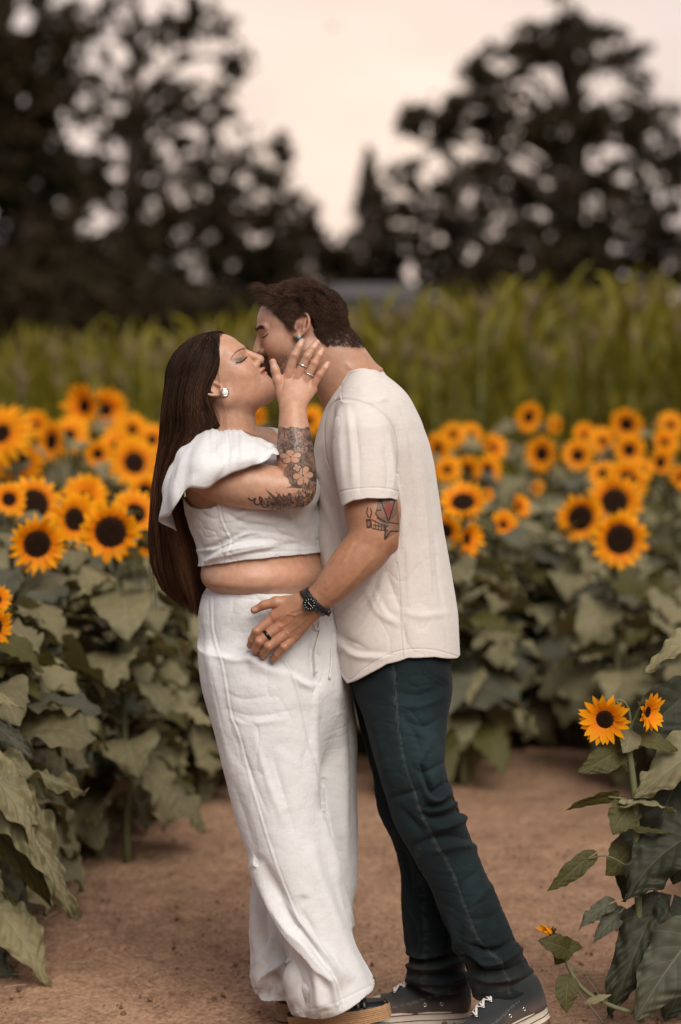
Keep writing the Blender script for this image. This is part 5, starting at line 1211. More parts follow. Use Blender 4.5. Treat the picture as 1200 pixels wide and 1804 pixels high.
def beard_density(L):
    x, y, z = L.T; ay = np.abs(y)
    side = sstep(-.018, -.032, z) * sstep(-.012, .006, x) * sstep(-.135, -.11, z) * 1.0
    up = sstep(.012, .002, z) * sstep(.002, .010, x) * sstep(.030, .018, x) * (ay > .045)       # sideburn
    cheek = sstep(.0, .02, (-.020 - .55 * np.maximum(x - .02, 0)) - z)
    goat = np.exp(-(((z + .062) / .030) ** 4)) * (x > .068) * (ay < .032) + (x > .05) * (z < -.085)
    must = np.exp(-(((z + .045) / .008) ** 2)) * (x > .08) * (ay < .030)
    lip = sstep(.011, .008, np.abs(z + .060)) * sstep(.024, .02, ay) * (x > .085)
    return np.clip(np.maximum(np.maximum(side * cheek * .42, up * .6), np.maximum(goat * .75, must * .9)), 0, 1) * (1 - lip)
def m_ink(px, py):
    ink = np.zeros(len(px)); red = np.zeros(len(px)); gr = np.zeros(len(px))
    def dline(pts, w): 
        d, s, p = seg_dist(px, py, pts); return d < w
    def poly(pts):
        ins = np.zeros(len(px), bool); pts = np.array(pts, float); j = len(pts) - 1
        for i in range(len(pts)):
            a, b = pts[i], pts[j]; cond = ((a[1] > py) != (b[1] > py)); xx = (b[0] - a[0]) * (py - a[1]) / (b[1] - a[1] + 1e-9) + a[0]
            ins ^= cond & (px < xx); j = i
        return ins
    # hood with a pale face area over red, grey sleeve, small fist holding a smoking cup
    hood = [(670, 872), (675, 890), (682, 902), (684, 915), (688, 918), (694, 905), (697, 880), (697, 870)]
    gr = np.where(poly([(668, 872), (700, 870), (704, 936), (686, 946), (679, 952), (681, 928), (664, 914), (662, 902)]), .85, gr)
    red = np.where(poly([(676, 886), (692, 890), (690, 903), (686, 912), (680, 902)]), 1, red)
    red = np.where(poly([(680, 930), (684, 934), (680, 944)]), .9, red)
    gr = np.where(poly([(668, 876), (674, 876), (680, 896), (684, 916), (676, 908), (671, 893)]), .8, gr)
    gr = np.where(np.hypot((px - 671) / 10, (py - 905) / 7) < 1, .65, gr)
    gr = np.where(poly([(686, 920), (699, 905), (703, 936), (686, 945), (678, 950), (683, 932)]), .55, gr)
    gr = np.where(poly([(676, 874), (694, 876), (692, 886), (678, 884)]), .35, gr)
    gr = np.where(poly([(657, 923), (676, 923), (684, 929), (683, 935), (670, 932), (657, 930)]), .45, gr)
    ink = np.where(poly([(645, 914), (654, 914), (656, 930), (646, 931)]), 1, ink)
    ink = np.where((np.abs(px - 650) < 2.4) & (py > 918) & (py < 927), .45, ink)
    for w, pts in ((1.3, [(648, 894), (646, 903), (649, 911)]), (1.3, [(653, 896), (655, 904), (652, 912)]),
                   (1.5, [(669, 876), (675, 892), (684, 917)]), (1.2, [(697, 876), (692, 895), (686, 915)]), (1.4, [(662, 905), (668, 914), (680, 920)]),
                   (1.2, [(662, 905), (664, 899), (671, 899)]), (1.4, [(656, 916), (668, 922), (683, 928)]), (1.4, [(656, 931), (670, 934), (683, 935)]),
                   (1.1, [(662, 918), (662, 931)]), (1.1, [(667, 921), (667, 932)]), (1.1, [(672, 923), (672, 933)]), (1.1, [(677, 925), (677, 934)]), (1.0, [(658, 925), (680, 929)]),
                   (1.6, [(679, 930), (678, 950), (688, 936), (702, 936)]), (1.3, [(684, 920), (702, 923)]), (1.0, [(680, 879), (690, 880)]), (.9, [(682, 876), (682, 884)]), (.9, [(686, 876), (686, 884)])):
        ink = np.where(dline(pts, w * .85), 1, ink)
    return ink, red, gr
def m_color(V, Nn):
    px, py = PX(V); L = MH.inv(V); n = fbm(V * 40, 8, 2); x, y, z = L.T; ay = np.abs(y)
    face = np.linalg.norm(V - MH.o, axis=1) < .18
    c = np.tile(BASE_M, (len(V), 1))
    fc = sstep(.22, .14, np.linalg.norm(V - MH.o, axis=1)) * .8                       # face and neck less tanned than the arms
    c = c * (1 - fc[:, None]) + np.array([.47, .27, .185]) * fc[:, None]
    red = np.exp(-(((x - .065) / .02) ** 2 + ((ay - .04) / .02) ** 2 + ((z + .02) / .02) ** 2)) * face * .35 + (np.hypot(x + .01, z) < .035) * (ay > .07) * .25
    c = c * (1 - red[:, None]) + np.array([.48, .19, .13]) * red[:, None]
    bd = beard_density(L) * face * (.75 + .25 * vnoise(V * 500, 6)); bd = np.clip(bd, 0, 1) * .5
    c = c * (1 - bd[:, None]) + np.array([.050, .030, .020]) * bd[:, None]
    hb = sum(m_hairline(L + np.array(o)) * 1.0 for o in ((0, 0, 0), (0, 0, .004), (0, 0, -.004), (.004, 0, 0), (-.004, 0, 0), (0, 0, -.008), (0, 0, .008))) / 7
    hb = np.clip(hb * (np.linalg.norm(V - MH.o, axis=1) < .2) * (.9 + .25 * vnoise(V * 420, 6)), 0, 1) * .97
    c = c * (1 - hb[:, None]) + np.array([.045, .026, .017]) * hb[:, None]
    bz = .0235 + .004 * np.sin(np.clip((ay - .010) / .044, 0, 1) * math.pi)
    br = face * sstep(.0052, .0030, np.abs(z - bz)) * sstep(.006, .012, ay) * sstep(.056, .046, ay) * (x > .045)
    c = c * (1 - .9 * br[:, None]) + np.array([.022, .013, .009]) * .9 * br[:, None]
    ll = face * sstep(.0017, .0008, np.abs(z - np.interp(x, [.070, .074, .081, .088], [.0100, .0072, .0030, .0030]))) * (ay > .014) * sstep(.070, .073, x) * sstep(.0885, .087, x)
    c = c * (1 - .9 * ll[:, None]) + np.array([.02, .012, .01]) * .9 * ll[:, None]
    lp = face * sstep(.0075, .0045, np.abs(z + .0608)) * sstep(.024, .018, ay) * (x > .085)
    c = c * (1 - .7 * lp[:, None]) + np.array([.34, .12, .10]) * .7 * lp[:, None]
    no = face * (np.exp(-(((x - .099) / .0045) ** 2 + ((ay - .008) / .0035) ** 2 + ((z + .038) / .003) ** 2)))
    c = c * (1 - .9 * no[:, None]) + np.array([.05, .015, .01]) * .9 * no[:, None]
    con = face * np.exp(-(((x - .001) / .006) ** 2 + ((z - .000) / .008) ** 2)) * (ay > .062) * (ay < .078) * .75
    c = c * (1 - con[:, None]) + np.array([.13, .045, .03]) * con[:, None]
    for kx, ky, a in ((452, 1113, .4), (457, 1131, .4), (473, 1140, .4), (500, 1141, .35), (482, 1092, .35), (493, 1105, .35), (506, 1117, .35), (466, 1067, .35), (688, 962, .5)):
        q = np.exp(-((px - kx) ** 2 + (py - ky) ** 2) / (28 if a < .5 else 160)) * a * (V[:, 1] < -.1)
        c = c * (1 - q[:, None]) + np.array([.36, .13, .075]) * q[:, None]
    q = sstep(1.0, .7, np.hypot((px - 449.5) / 5.5, (py - 1073.5) / 3.6)) * (V[:, 1] < -.17) * .7
    c = c * (1 - q[:, None]) + np.array([.62, .42, .34]) * q[:, None]
    m = (V[:, 1] < -.2) & (px > 636) & (px < 712) & (py > 862) & (py < 955); ink = np.zeros((3, len(V)))
    if m.any(): ink[0, m], ink[1, m], ink[2, m] = m_ink(px[m], py[m])
    c = c * (1 - .8 * ink[2][:, None]) + np.array([.045, .043, .040]) * .85 * ink[2][:, None]
    c = c * (1 - .9 * ink[1][:, None]) + np.array([.24, .055, .038]) * .9 * ink[1][:, None]
    c = c * (1 - .92 * ink[0][:, None]) + np.array([.012, .013, .013]) * .92 * ink[0][:, None]
    bl = np.clip(fbm(V * 22, 78, 3), -1, 1)[:, None]; return c * (1 + .07 * n[:, None]) * (1 + bl * np.array([.06, -.05, -.07]))
def m_disp(V, Nn):
    """veins and tendons on the back of the hand and on the forearm"""
    px, py = PX(V); d = np.zeros(len(V)); m = (V[:, 1] < -.17)
    for pts, w, a in (([(541, 1076), (520, 1084), (506, 1082), (495, 1092)], 2.2, .0011), ([(520, 1084), (508, 1098), (498, 1103)], 2.2, .0011), ([(541, 1088), (524, 1104), (512, 1112)], 2.2, .0010),
                      ([(535, 1070), (512, 1078), (488, 1088)], 3, .0009), ([(620, 960), (600, 1000), (575, 1035)], 3.5, .0014), ([(655, 985), (620, 1025), (590, 1055)], 4, .0012)):
        q, s, p = seg_dist(px, py, pts); d += a * np.exp(-(q / w) ** 2)
    for kx, ky in ((452, 1112), (457, 1131), (473, 1139), (500, 1140), (482, 1091), (494, 1104), (507, 1116)):
        d += .0012 * np.exp(-((px - kx) ** 2 + (py - ky) ** 2) / 14)
    return d * m * (Nn[:, 1] < 0)
def m_r1(P):
    px, py = PX(P); return (P[:, 2] > .8) & (((py < 705) & (P[:, 1] < .06)) | ((py > 860) & (py < 1175) & (P[:, 1] < -.13)))
def m_r2(P):
    px, py = PX(P); return ((px < 550) & (py < 700) & (P[:, 1] < .03)) | ((py > 862) & (py < 955) & (px > 636) & (P[:, 1] < -.23)) | ((px < 560) & (py > 1035) & (P[:, 1] < -.17))

PW = PM = None
if want('w'):
    zg = zgrid([(.0, .62, .010), (.62, 1.02, .006), (1.02, 1.46, .0034), (1.46, 1.66, .0021), (1.66, 1.69, .004)])
    PW = build_skin('person', w_body, zgrid([(-.42, -.18, .0036), (-.18, -.015, .0021), (-.015, .12, .0036)]), zgrid([(-.30, -.17, .0034), (-.17, -.08, .0022), (-.08, .26, .0036)]), zg, w_r1, w_r2, w_color)
    PW.data.materials.append(M_SKIN)
    tag(PW, 'long-haired woman in white crop top and wide trousers, hand on his cheek', 'person', 'kissing couple')
if want('m'):
    zg = zgrid([(.0, .80, .010), (.80, .885, .006), (.885, 1.045, .0022), (1.045, 1.26, .004), (1.26, 1.44, .007), (1.44, 1.80, .003)])
    PM = build_skin('person', m_body, zgrid([(-.28, -.225, .0036), (-.225, -.05, .0022), (-.05, .46, .0036)]), zgrid([(-.34, -.25, .0036), (-.25, -.16, .0022), (-.16, .38, .0036)]), zg, m_r1, m_r2, m_color, disp=m_disp)
    PM.data.materials.append(M_SKIN)
    tag(PM, 'bearded man in cream t-shirt and dark jeans leaning down with his hand on her hip', 'person', 'kissing couple')
# =================================================================== CLOTHES
FOLD_GAIN = 2.0
def crease(px, py, lst):
    """lst of (kind, width px, amplitude m, polyline): 'g' round fold, 's' lapping fold, 'l' thin seam"""
    d = np.zeros(len(px))
    for k, w, a, pts in lst:
        P = np.asarray(pts, float)
        if len(P) > 2: P = catmull(P, len(P) * 4)
        lo = P.min(0) - 3.2 * w; hi = P.max(0) + 3.2 * w
        m = (px > lo[0]) & (px < hi[0]) & (py > lo[1]) & (py < hi[1])
        if not m.any(): continue
        q, s, par = seg_dist(px[m], py[m], P); L = par.max() + 1e-6
        tap = 1.0 if k == 'l' else np.sin(np.clip(par / L, 0.0, 1) * math.pi * .86 + .22) ** .7
        if k != 'l': w = w * .80
        if k == 's': v = a * tap * (s * q / w * 1.6 + .5) * np.exp(-(q / w) ** 2)
        elif k == 'g' and a < 0: v = a * tap * np.exp(-(q / w) ** 1.35)
        else: v = a * tap * np.exp(-(q / w) ** 2)
        if k != 'l': v = v * FOLD_GAIN
        d[m] += v
    return d
def garment(name, tree, box, zg, h, ref, dispf, colorf, parent, material, front=-.02):
    xs = axis_grid(box[0], box[1], h); ys = axis_grid(box[2], box[3], h)
    V, Q = nets(tree, xs, ys, zg); V = project(tree, V, 2, mx=.006); ng = []
    for r in ref:
        V, Q, ng = refine(V, Q, r(V[Q].mean(1)), ng)
    if ref: V = project(tree, V, 2)
    nr = vnormals(V, Q); px, py = PX(V)
    V = V + nr * dispf(V, nr, px, py)[:, None]; nr = vnormals(V, Q)
    me = mesh_np(name, V, facelists(Q, ng), True, colorf(V, nr, px, py))
    o = link(name, me, parent, material); return o
def zof(py, Y=-.1): return W(600, py, Y)[2]
def wrinkle(V, sc, seed, a, tilt=.6):
    """thin irregular creases: the ridges of a stretched noise"""
    q = V * np.array(sc); q = q + np.stack([q[:, 2] * tilt * .3, 0 * q[:, 2], 0 * q[:, 2]], 1) + .35 * np.stack([vnoise(V * 14, seed + 5), vnoise(V * 14, seed + 6), vnoise(V * 14, seed + 7)], 1)
    r = 1 - np.abs(vnoise(q, seed)); r2 = 1 - np.abs(vnoise(q * 2.1, seed + 1)); m = sstep(-.35, .5, vnoise(V * np.array([6, 6, 4.0]), seed + 9))
    return a * (r ** 7 + .5 * r2 ** 7) * m
def hemcut(pts, Y=0.0):
    """keep what lies above a hem drawn through photo points; pts left to right"""
    P = np.array([W(x, y, Y) for x, y in pts]); xs, zs = P[:, 0], P[:, 2]
    return lambda p: np.interp(p[:, 0], xs, zs) - p[:, 2]
def topcut(pts, Y=0.0):
    f = hemcut(pts, Y); return lambda p: -f(p)
def trace(tree, o, d, tmax=9.0, t0=0.0, n=70):
    """sphere tracing along rays"""
    o = np.atleast_2d(o).astype(float); d = norm(np.atleast_2d(d)); t = np.full(len(o), t0)
    for _ in range(n):
        v = sdf_at(tree, o + d * t[:, None]); t = t + np.clip(v, -.02, .03) * .8
    return o + d * t[:, None]
def hit(tree, px, py, back=.6):
    """surface point of a body under a photo point, and its normal"""
    P0 = W(px, py, -back); d = norm(P0 - np.array([0, CAMY, CAMZ]))
    p = P0.copy()
    for _ in range(160):
        v = tree.evc(p[None], p, .001)
        v = .03 if v is None else float(v[0])
        if abs(v) < .0002: break
        p = p + d * np.clip(v, -.01, .03) * .8
    g = np.array([sum(t[k] * sdf_at(tree, (p + t * .001)[None])[0] for t in TET) for k in range(3)])
    return p, norm(g)
def band(mb, tree, c, ax, w, off, thick, n=40, rmax=.09, col=None):
    """strip of width w fitted round a limb"""
    c = np.asarray(c, float); ax = norm(ax); u = norm(np.cross(ax, [0, 0, 1.0] if abs(ax[2]) < .9 else [1.0, 0, 0])); v = np.cross(ax, u)
    th = np.arange(n) * 2 * math.pi / n; D = np.cos(th)[:, None] * u + np.sin(th)[:, None] * v; rings = []
    for s in (-.5, .5):
        cc = c + ax * w * s; r = np.full(n, rmax)
        for _ in range(60):
            d = sdf_at(tree, cc + D * r[:, None]); r = np.clip(r - np.clip(d, -.01, .01) * .8, .002, rmax)
        r = (np.roll(r, 1) + r + np.roll(r, -1)) / 3
        rings.append((cc, r))
    P = []
    for (cc, r), o in ((rings[0], off), (rings[0], off + thick), (rings[1], off + thick), (rings[1], off)):
        P.append(cc + D * (r + o)[:, None])
    V = np.concatenate(P); F = []
    for k in range(4):
        for j in range(n):
            a, b = k * n, ((k + 1) % 4) * n; F.append((a + j, a + (j + 1) % n, b + (j + 1) % n, b + j))
    mb.add(V, F, col)
    return P

# ------------------------------------------------------------------- t-shirt
TS_HEM = [(560, 1100), (584, 1150), (604, 1198), (612, 1207), (640, 1190), (680, 1166), (720, 1155), (765, 1156), (812, 1168), (860, 1175)]
ts_loft = LOFT(rowsz(TS_ROWS), e=2.35)
ts_sl = LOFT(rowsz([(708, 606, 668, -.150, .050), (722, 594, 682, -.165, .062), (745, 586, 690, -.185, .068), (790, 584, 697, -.20, .070), (830, 588, 700, -.215, .070), (880, 597, 700, -.228, .071), (930, 602, 704, -.235, .071)]), e=2.1)
ts_trap = U(.04, RC(W(640, 680, -.07), W(640, 712, -.13), .035, .045), RC(W(640, 680, .11), W(640, 712, .18), .035, .045))
TS_COL = [(500, 745), (560, 722), (572, 711), (583, 697), (597, 672), (608, 656), (630, 646), (655, 641), (672, 647), (690, 668), (720, 680), (900, 690)]
ts_slc = CUT(.004, ts_sl, hemcut([(560, 888), (590, 892), (603, 893), (612, 887), (622, 881), (647, 877), (690, 879), (700, 884), (730, 888)], -.27))
ts_tree = U(.035, CUT(.003, ts_loft, topcut(TS_COL, .0)), ts_trap)
ts_tree = CUT(.004, ts_tree, topcut([(500, 752), (560, 722), (572, 711), (583, 697), (597, 672), (608, 656), (630, 646), (655, 641), (672, 647), (720, 600), (900, 600)], -.06))
ts_tree = CUT(.004, ts_tree, hemcut(TS_HEM, -.12))
ts_in = LOFT(rowsz([(a, b + 9, c - 9, d, e - .012) for a, b, c, d, e in TS_ROWS if a >= 1080] + [(1300, 610, 800, .02, .17)]), e=2.35)
ts_tree = SUB(.003, ts_tree, ts_in)
ts_arm = SUB(.002, ts_slc, RC(W(650, 862, -.208), W(652, 960, -.225), .0600, .0620))
ts_tree = U(.022, ts_tree, ts_arm)
TS_FOLDS = [
    ('l', 1.6, -.0016, [(699, 992), (703, 1020), (707, 1100), (711, 1158)]),
    ('l', 1.7, -.0022, [(585, 832), (573, 800), (571, 745), (584, 713), (604, 702), (636, 705), (668, 720), (692, 748), (702, 790), (700, 835)]),
    ('l', 1.3, -.0012, [(584, 1138), (612, 1196), (640, 1179), (680, 1155), (720, 1144), (765, 1145), (808, 1157)]),
    ('l', 1.4, -.0014, [(594, 872), (600, 866), (620, 862), (650, 859), (680, 860), (700, 865)]),
    ('l', 1.3, -.0012, [(592, 700), (604, 676), (614, 661), (634, 653), (657, 649), (672, 655)]),
    ('l', 1.4, -.0010, [(600, 668), (602, 703)]),
    ('s', 9, .0030, [(665, 1005), (650, 1040), (620, 1075), (592, 1100)]), ('s', 10, .0034, [(682, 1008), (668, 1060), (640, 1110), (605, 1145)]),
    ('g', 8, -.0034, [(664, 1020), (650, 1055), (612, 1098)]), ('g', 9, -.0040, [(682, 1010), (700, 1060), (706, 1075)]),
    ('s', 8, .0026, [(660, 1040), (680, 1078), (700, 1092)]), ('g', 7, .0030, [(645, 1040), (668, 1082), (702, 1102)]),
    ('g', 8, -.0045, [(585, 1095), (600, 1120), (640, 1140)]), ('s', 9, .004, [(590, 1120), (625, 1150), (680, 1155)]),
    ('g', 7, -.003, [(560, 960), (570, 1030), (590, 1090)]), ('g', 8, .003, [(572, 930), (578, 1010), (598, 1080)]),
    ('s', 9, .0030, [(560, 850), (580, 900), (600, 945)]), ('g', 7, -.0030, [(570, 830), (590, 880), (606, 930)]),
    ('g', 9, -.0035, [(728, 790), (736, 900), (742, 1010), (746, 1100)]), ('g', 6, .0025, [(743, 830), (752, 940), (762, 1080)]),
    ('g', 7, -.0025, [(756, 850), (768, 960), (778, 1090)]), ('s', 7, .0025, [(712, 860), (720, 960), (724, 1060)]),
    ('g', 6, -.0022, [(770, 980), (780, 1060), (790, 1140)]), ('g', 9, .0025, [(706, 1075), (740, 1085), (790, 1080)]), ('g', 5, -.002, [(712, 1100), (716, 1150)]),
    ('g', 7, .0030, [(612, 716), (618, 780), (622, 850)]), ('g', 6, -.0026, [(625, 730), (632, 800), (634, 868)]), ('s', 6, .0028, [(690, 770), (696, 820), (696, 868)]),
    ('g', 6, -.0025, [(678, 790), (684, 830), (682, 865)]), ('g', 7, .0018, [(598, 740), (600, 800), (604, 860)]),
    ('g', 7, -.0022, [(705, 720), (722, 770), (728, 830)]), ('g', 10, .002, [(640, 690), (690, 705), (735, 750)]),
    ('s', 6, .0035, [(700, 840), (708, 880), (712, 960)]),
]
def ts_disp(V, n, px, py):
    f = crease(px, py, [q if q[0] == 'l' else (q[0], q[1], q[2] * .62, q[3]) for q in TS_FOLDS]) * (n[:, 1] < .15)
    S = V * np.array([9, 9, 4.0]); w = .0022 * fbm(S, 21, 3) + .0010 * vnoise(V * np.array([30, 30, 12]), 5)
    b = (n[:, 1] > .15) * .004 * fbm(V * np.array([10, 10, 3]), 33, 2)
    return np.clip(f, -.010, .014) + w + b - wrinkle(V, (12, 12, 5.0), 221, .0020, .2)
def ts_col(V, n, px, py):
    c = np.tile(np.array([.67, .62, .575]), (len(V), 1)); s = fbm(V * np.array([60, 60, 500]), 4, 2)
    c = c * (1 + .035 * s[:, None])
    q, _, _ = seg_dist(px, py, [(697, 975), (707, 1100), (711, 1158)]); m = np.exp(-(q / 1.4) ** 2) * .18 * (n[:, 1] < 0)
    q, _, _ = seg_dist(px, py, catmull([(585, 832), (573, 800), (571, 745), (584, 713), (604, 702), (636, 705), (668, 720), (692, 748), (702, 790), (700, 835)], 40)); m += np.exp(-(q / 1.3) ** 2) * .2 * (n[:, 1] < 0)
    return c * (1 - m[:, None])
def sym(P, Y0=.12): return P[:, 1] < Y0

# ------------------------------------------------------------------- jeans
JN = [(1150, 655, 760, -.062, .083), (1200, 632, 794, -.066, .090), (1233, 633, 794, -.072, .096), (1280, 645, 787, -.09, .098), (1325, 656, 786, -.095, .092), (1362, 668, 786, -.10, .088),
      (1402, 678, 800, -.10, .084), (1440, 689, 815, -.105, .082), (1470, 703, 829, -.11, .080), (1520, 733, 849, -.115, .078), (1560, 758, 868, -.12, .076), (1600, 771, 886, -.12, .074), (1640, 783, 901, -.125, .073),
      (1672, 806, 915, -.13, .073), (1703, 820, 934, -.13, .074), (1742, 829, 947, -.13, .074), (1775, 836, 953, -.13, .074)]
JF = [(1150, 630, 740, .10, .085), (1200, 614, 760, .10, .10), (1240, 624, 765, .10, .098), (1280, 634, 770, .10, .095), (1362, 656, 770, .10, .088), (1440, 666, 775, .09, .080), (1470, 690, 785, .085, .078), (1544, 707, 800, .08, .074),
      (1610, 706, 808, .07, .072), (1676, 714, 815, .065, .072), (1692, 726, 818, .06, .072), (1714, 716, 824, .06, .074), (1770, 712, 822, .055, .075)]
JH = [(1040, 616, 780, .01, .130), (1100, 612, 786, .01, .138), (1150, 612, 794, .01, .150), (1200, 614, 796, .01, .160), (1230, 628, 790, .01, .165), (1262, 650, 770, .01, .145)]
jn_near = LOFT(rowsz(JN), e=2.15, n=90); jn_far = LOFT(rowsz(JF), e=2.15, n=90)
jn_hip = LOFT(rowsz(JH), e=2.3)
jn_near = CUT(.002, jn_near, hemcut([(800, 1772), (836, 1769), (880, 1764), (920, 1755), (950, 1742), (990, 1735)], -.20))
jn_far = CUT(.002, jn_far, hemcut([(690, 1738), (714, 1741), (760, 1752), (800, 1756), (822, 1750), (850, 1740)], -.02))
jn_near = SUB(.002, jn_near, RC(W(888, 1735, -.13), W(896, 1790, -.13), .0560, .064))
jn_far = SUB(.002, jn_far, RC(W(768, 1728, .055), W(768, 1790, .055), .056, .062))
jn_tree = U(lambda p: .003 + .02 * sstep(.5, .75, p[:, 2]), U(.03, jn_hip, jn_near), jn_far)
SEAM_J = [(692, 1165), (697, 1230), (702, 1290), (709, 1330), (718, 1365), (728, 1392), (738, 1425), (752, 1455), (770, 1490), (786, 1517), (800, 1545), (815, 1590), (828, 1620), (842, 1655), (858, 1672), (880, 1695), (893, 1720), (898, 1748)]
SEAM_F = [(735, 1500), (742, 1560), (748, 1610), (752, 1660), (748, 1690), (745, 1745)]
JN_FOLDS = [('l', 1.8, .0014, SEAM_J), ('l', 1.6, -.0016, [(a + 3.5, b) for a, b in SEAM_J]), ('l', 1.6, .0012, SEAM_F),
    ('l', 1.6, .0022, [(741, 1158), (747, 1184), (757, 1192), (783, 1206)]), ('l', 1.5, -.0018, [(745, 1156), (751, 1180), (760, 1187), (784, 1200)]),
    ('l', 1.4, -.0016, [(836, 1757), (880, 1752), (920, 1743), (948, 1731)]), ('l', 1.4, -.0016, [(714, 1729), (760, 1741), (800, 1745), (822, 1739)]),
    ('s', 9, -.010, [(790, 1382), (765, 1402), (752, 1385), (742, 1358)]), ('g', 8, .008, [(788, 1398), (768, 1412), (750, 1400)]),
    ('s', 9, -.010, [(816, 1428), (790, 1440), (760, 1446), (745, 1440)]), ('g', 8, .009, [(822, 1440), (795, 1455), (762, 1462)]),
    ('s', 8, -.008, [(806, 1408), (780, 1420), (755, 1424)]), ('g', 8, -.008, [(835, 1478), (800, 1472), (762, 1478), (730, 1490)]),
    ('g', 9, .006, [(842, 1492), (800, 1492), (765, 1500)]), ('g', 9, -.005, [(790, 1340), (750, 1362), (725, 1350)]), ('g', 10, .005, [(760, 1300), (735, 1345), (728, 1372)]),
    ('g', 10, -.005, [(700, 1420), (725, 1445), (748, 1470)]), ('g', 9, -.005, [(690, 1405), (715, 1400), (735, 1392)]), ('g', 12, .004, [(655, 1250), (672, 1320), (690, 1390)]),
    ('g', 10, -.004, [(775, 1210), (740, 1225), (705, 1220)]), ('g', 9, .004, [(782, 1225), (745, 1242), (705, 1245)]), ('g', 8, -.004, [(715, 1270), (750, 1280), (780, 1262)]), ('g', 9, -.004, [(712, 1262), (735, 1300), (742, 1330)]),
    ('g', 10, -.004, [(850, 1530), (815, 1560), (800, 1600)]), ('g', 9, .004, [(868, 1560), (835, 1590), (820, 1640)]), ('g', 9, -.004, [(885, 1600), (860, 1630), (848, 1660)]),
    ('s', 8, -.011, [(908, 1658), (885, 1675), (858, 1680), (835, 1672)]), ('g', 8, .010, [(918, 1672), (890, 1690), (862, 1698), (838, 1690)]), ('g', 7, -.010, [(925, 1693), (900, 1708), (868, 1714), (834, 1706)]),
    ('g', 8, .008, [(938, 1710), (905, 1722), (868, 1728), (836, 1722)]), ('s', 7, -.006, [(820, 1684), (842, 1694), (852, 1712)]), ('g', 7, -.006, [(945, 1728), (915, 1738), (880, 1738)]),
    ('s', 8, -.012, [(716, 1684), (738, 1692), (766, 1690), (790, 1684)]), ('g', 7, .009, [(718, 1700), (745, 1706), (785, 1702), (815, 1690)]), ('g', 7, -.009, [(722, 1716), (755, 1720), (795, 1714), (820, 1704)]),
    ('g', 7, .008, [(716, 1728), (755, 1732), (800, 1728), (822, 1718)]), ('g', 8, -.006, [(775, 1610), (790, 1650), (782, 1690)]), ('g', 8, .005, [(790, 1620), (802, 1660), (806, 1690)]), ('g', 8, -.005, [(712, 1600), (730, 1640), (735, 1680)]),
    ('g', 8, -.005, [(700, 1480), (715, 1520), (725, 1570)])]
def jn_disp(V, n, px, py):
    near = V[:, 1] < .0
    f = crease(px, py, [k for k in JN_FOLDS]) * (n[:, 1] < .15) * np.where(((px < 745) & (py > 1500)) | ((py > 1600) & (px < 826)), 1, near)
    w = .0022 * fbm(V * np.array([10, 10, 8]), 2, 3) + .0010 * vnoise(V * np.array([30, 30, 45.]), 7)
    low = sstep(.32, .05, V[:, 2]); st = .0035 * low * vnoise(V * np.array([12, 12, 42.]), 12)
    pk = sstep(1.5, -1.5, np.maximum.reduce([744 + (py - 1158) * .25 - px, px - 790, py - 1184 - (px - 748) * .5, 1100 - py])) * near * .0032
    return f + w + st + pk - wrinkle(V, (14, 14, 30.), 231, .0026, 1.5)
def jn_col(V, n, px, py):
    b = np.array([.0055, .0105, .0120]); s = fbm(V * np.array([160, 160, 700]), 4, 2); lo = fbm(V * 7, 15, 2)
    c = np.tile(b, (len(V), 1)) * (1 + .22 * s + .25 * lo + .35 * fbm(V * np.array([26, 26, 75]), 91, 3))[:, None]
    thigh = np.exp(-(((px - 722) / 42) ** 2 + ((py - 1290) / 120) ** 2)) + .9 * np.exp(-(((px - 765) / 24) ** 2 + ((py - 1330) / 60) ** 2)) + .5 * np.exp(-(((px - 830) / 26) ** 2 + ((py - 1560) / 80) ** 2))
    c = c + thigh[:, None] * np.array([.010, .019, .020])                                   # washed areas of the denim
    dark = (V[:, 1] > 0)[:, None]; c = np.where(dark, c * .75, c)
    d, _, _ = seg_dist(px, py, catmull(SEAM_J, 50)); dd, _, _ = seg_dist(px, py, catmull(SEAM_F, 20))
    fade = np.exp(-(np.minimum(d, dd) / 6) ** 2) * (vnoise(np.stack([px * .1, py * .22, px * 0], 1), 5) > .1) * .5 * (n[:, 1] < .1)
    c = c + fade[:, None] * np.array([.022, .028, .028])
    st = np.exp(-((np.abs(d - 1.6) / .7) ** 2)) * (n[:, 1] < .1) * .6; c = c + st[:, None] * np.array([.045, .040, .034])
    dirt = sstep(.20, .04, V[:, 2]) * sstep(-.1, .5, fbm(V * 14, 31, 3)) * .75                # path dust on the cuffs
    c = c * (1 - dirt[:, None]) + np.array([.085, .062, .046]) * dirt[:, None]
    edge = sstep(.075, .045, V[:, 2]) * (.5 + .5 * vnoise(np.stack([px * .22, py * .1, px * 0], 1), 3)) * .5
    return c * (1 - edge[:, None]) + np.array([.10, .08, .065]) * edge[:, None]

# ------------------------------------------------------------------- wide linen trousers
TH = [(1020, 374, 590, -.005, .148), (1045, 356, 596, -.005, .158), (1070, 349, 604, -.002, .162), (1100, 348, 608, 0, .162), (1130, 351, 612, 0, .166), (1180, 357, 614, 0, .166), (1215, 362, 614, 0, .158), (1250, 374, 606, 0, .135), (1300, 400, 588, 0, .10), (1350, 440, 560, 0, .06)]
TN = [(1150, 356, 540, -.065, .110), (1200, 358, 562, -.07, .115), (1280, 376, 570, -.075, .115), (1362, 394, 574, -.08, .112), (1440, 413, 578, -.085, .112), (1500, 434, 586, -.09, .112), (1550, 452, 598, -.09, .112),
      (1588, 466, 606, -.092, .114), (1625, 482, 613, -.095, .116), (1665, 498, 624, -.097, .118), (1692, 502, 638, -.10, .120), (1720, 506, 652, -.10, .122), (1754, 514, 672, -.10, .124), (1810, 520, 688, -.10, .125)]
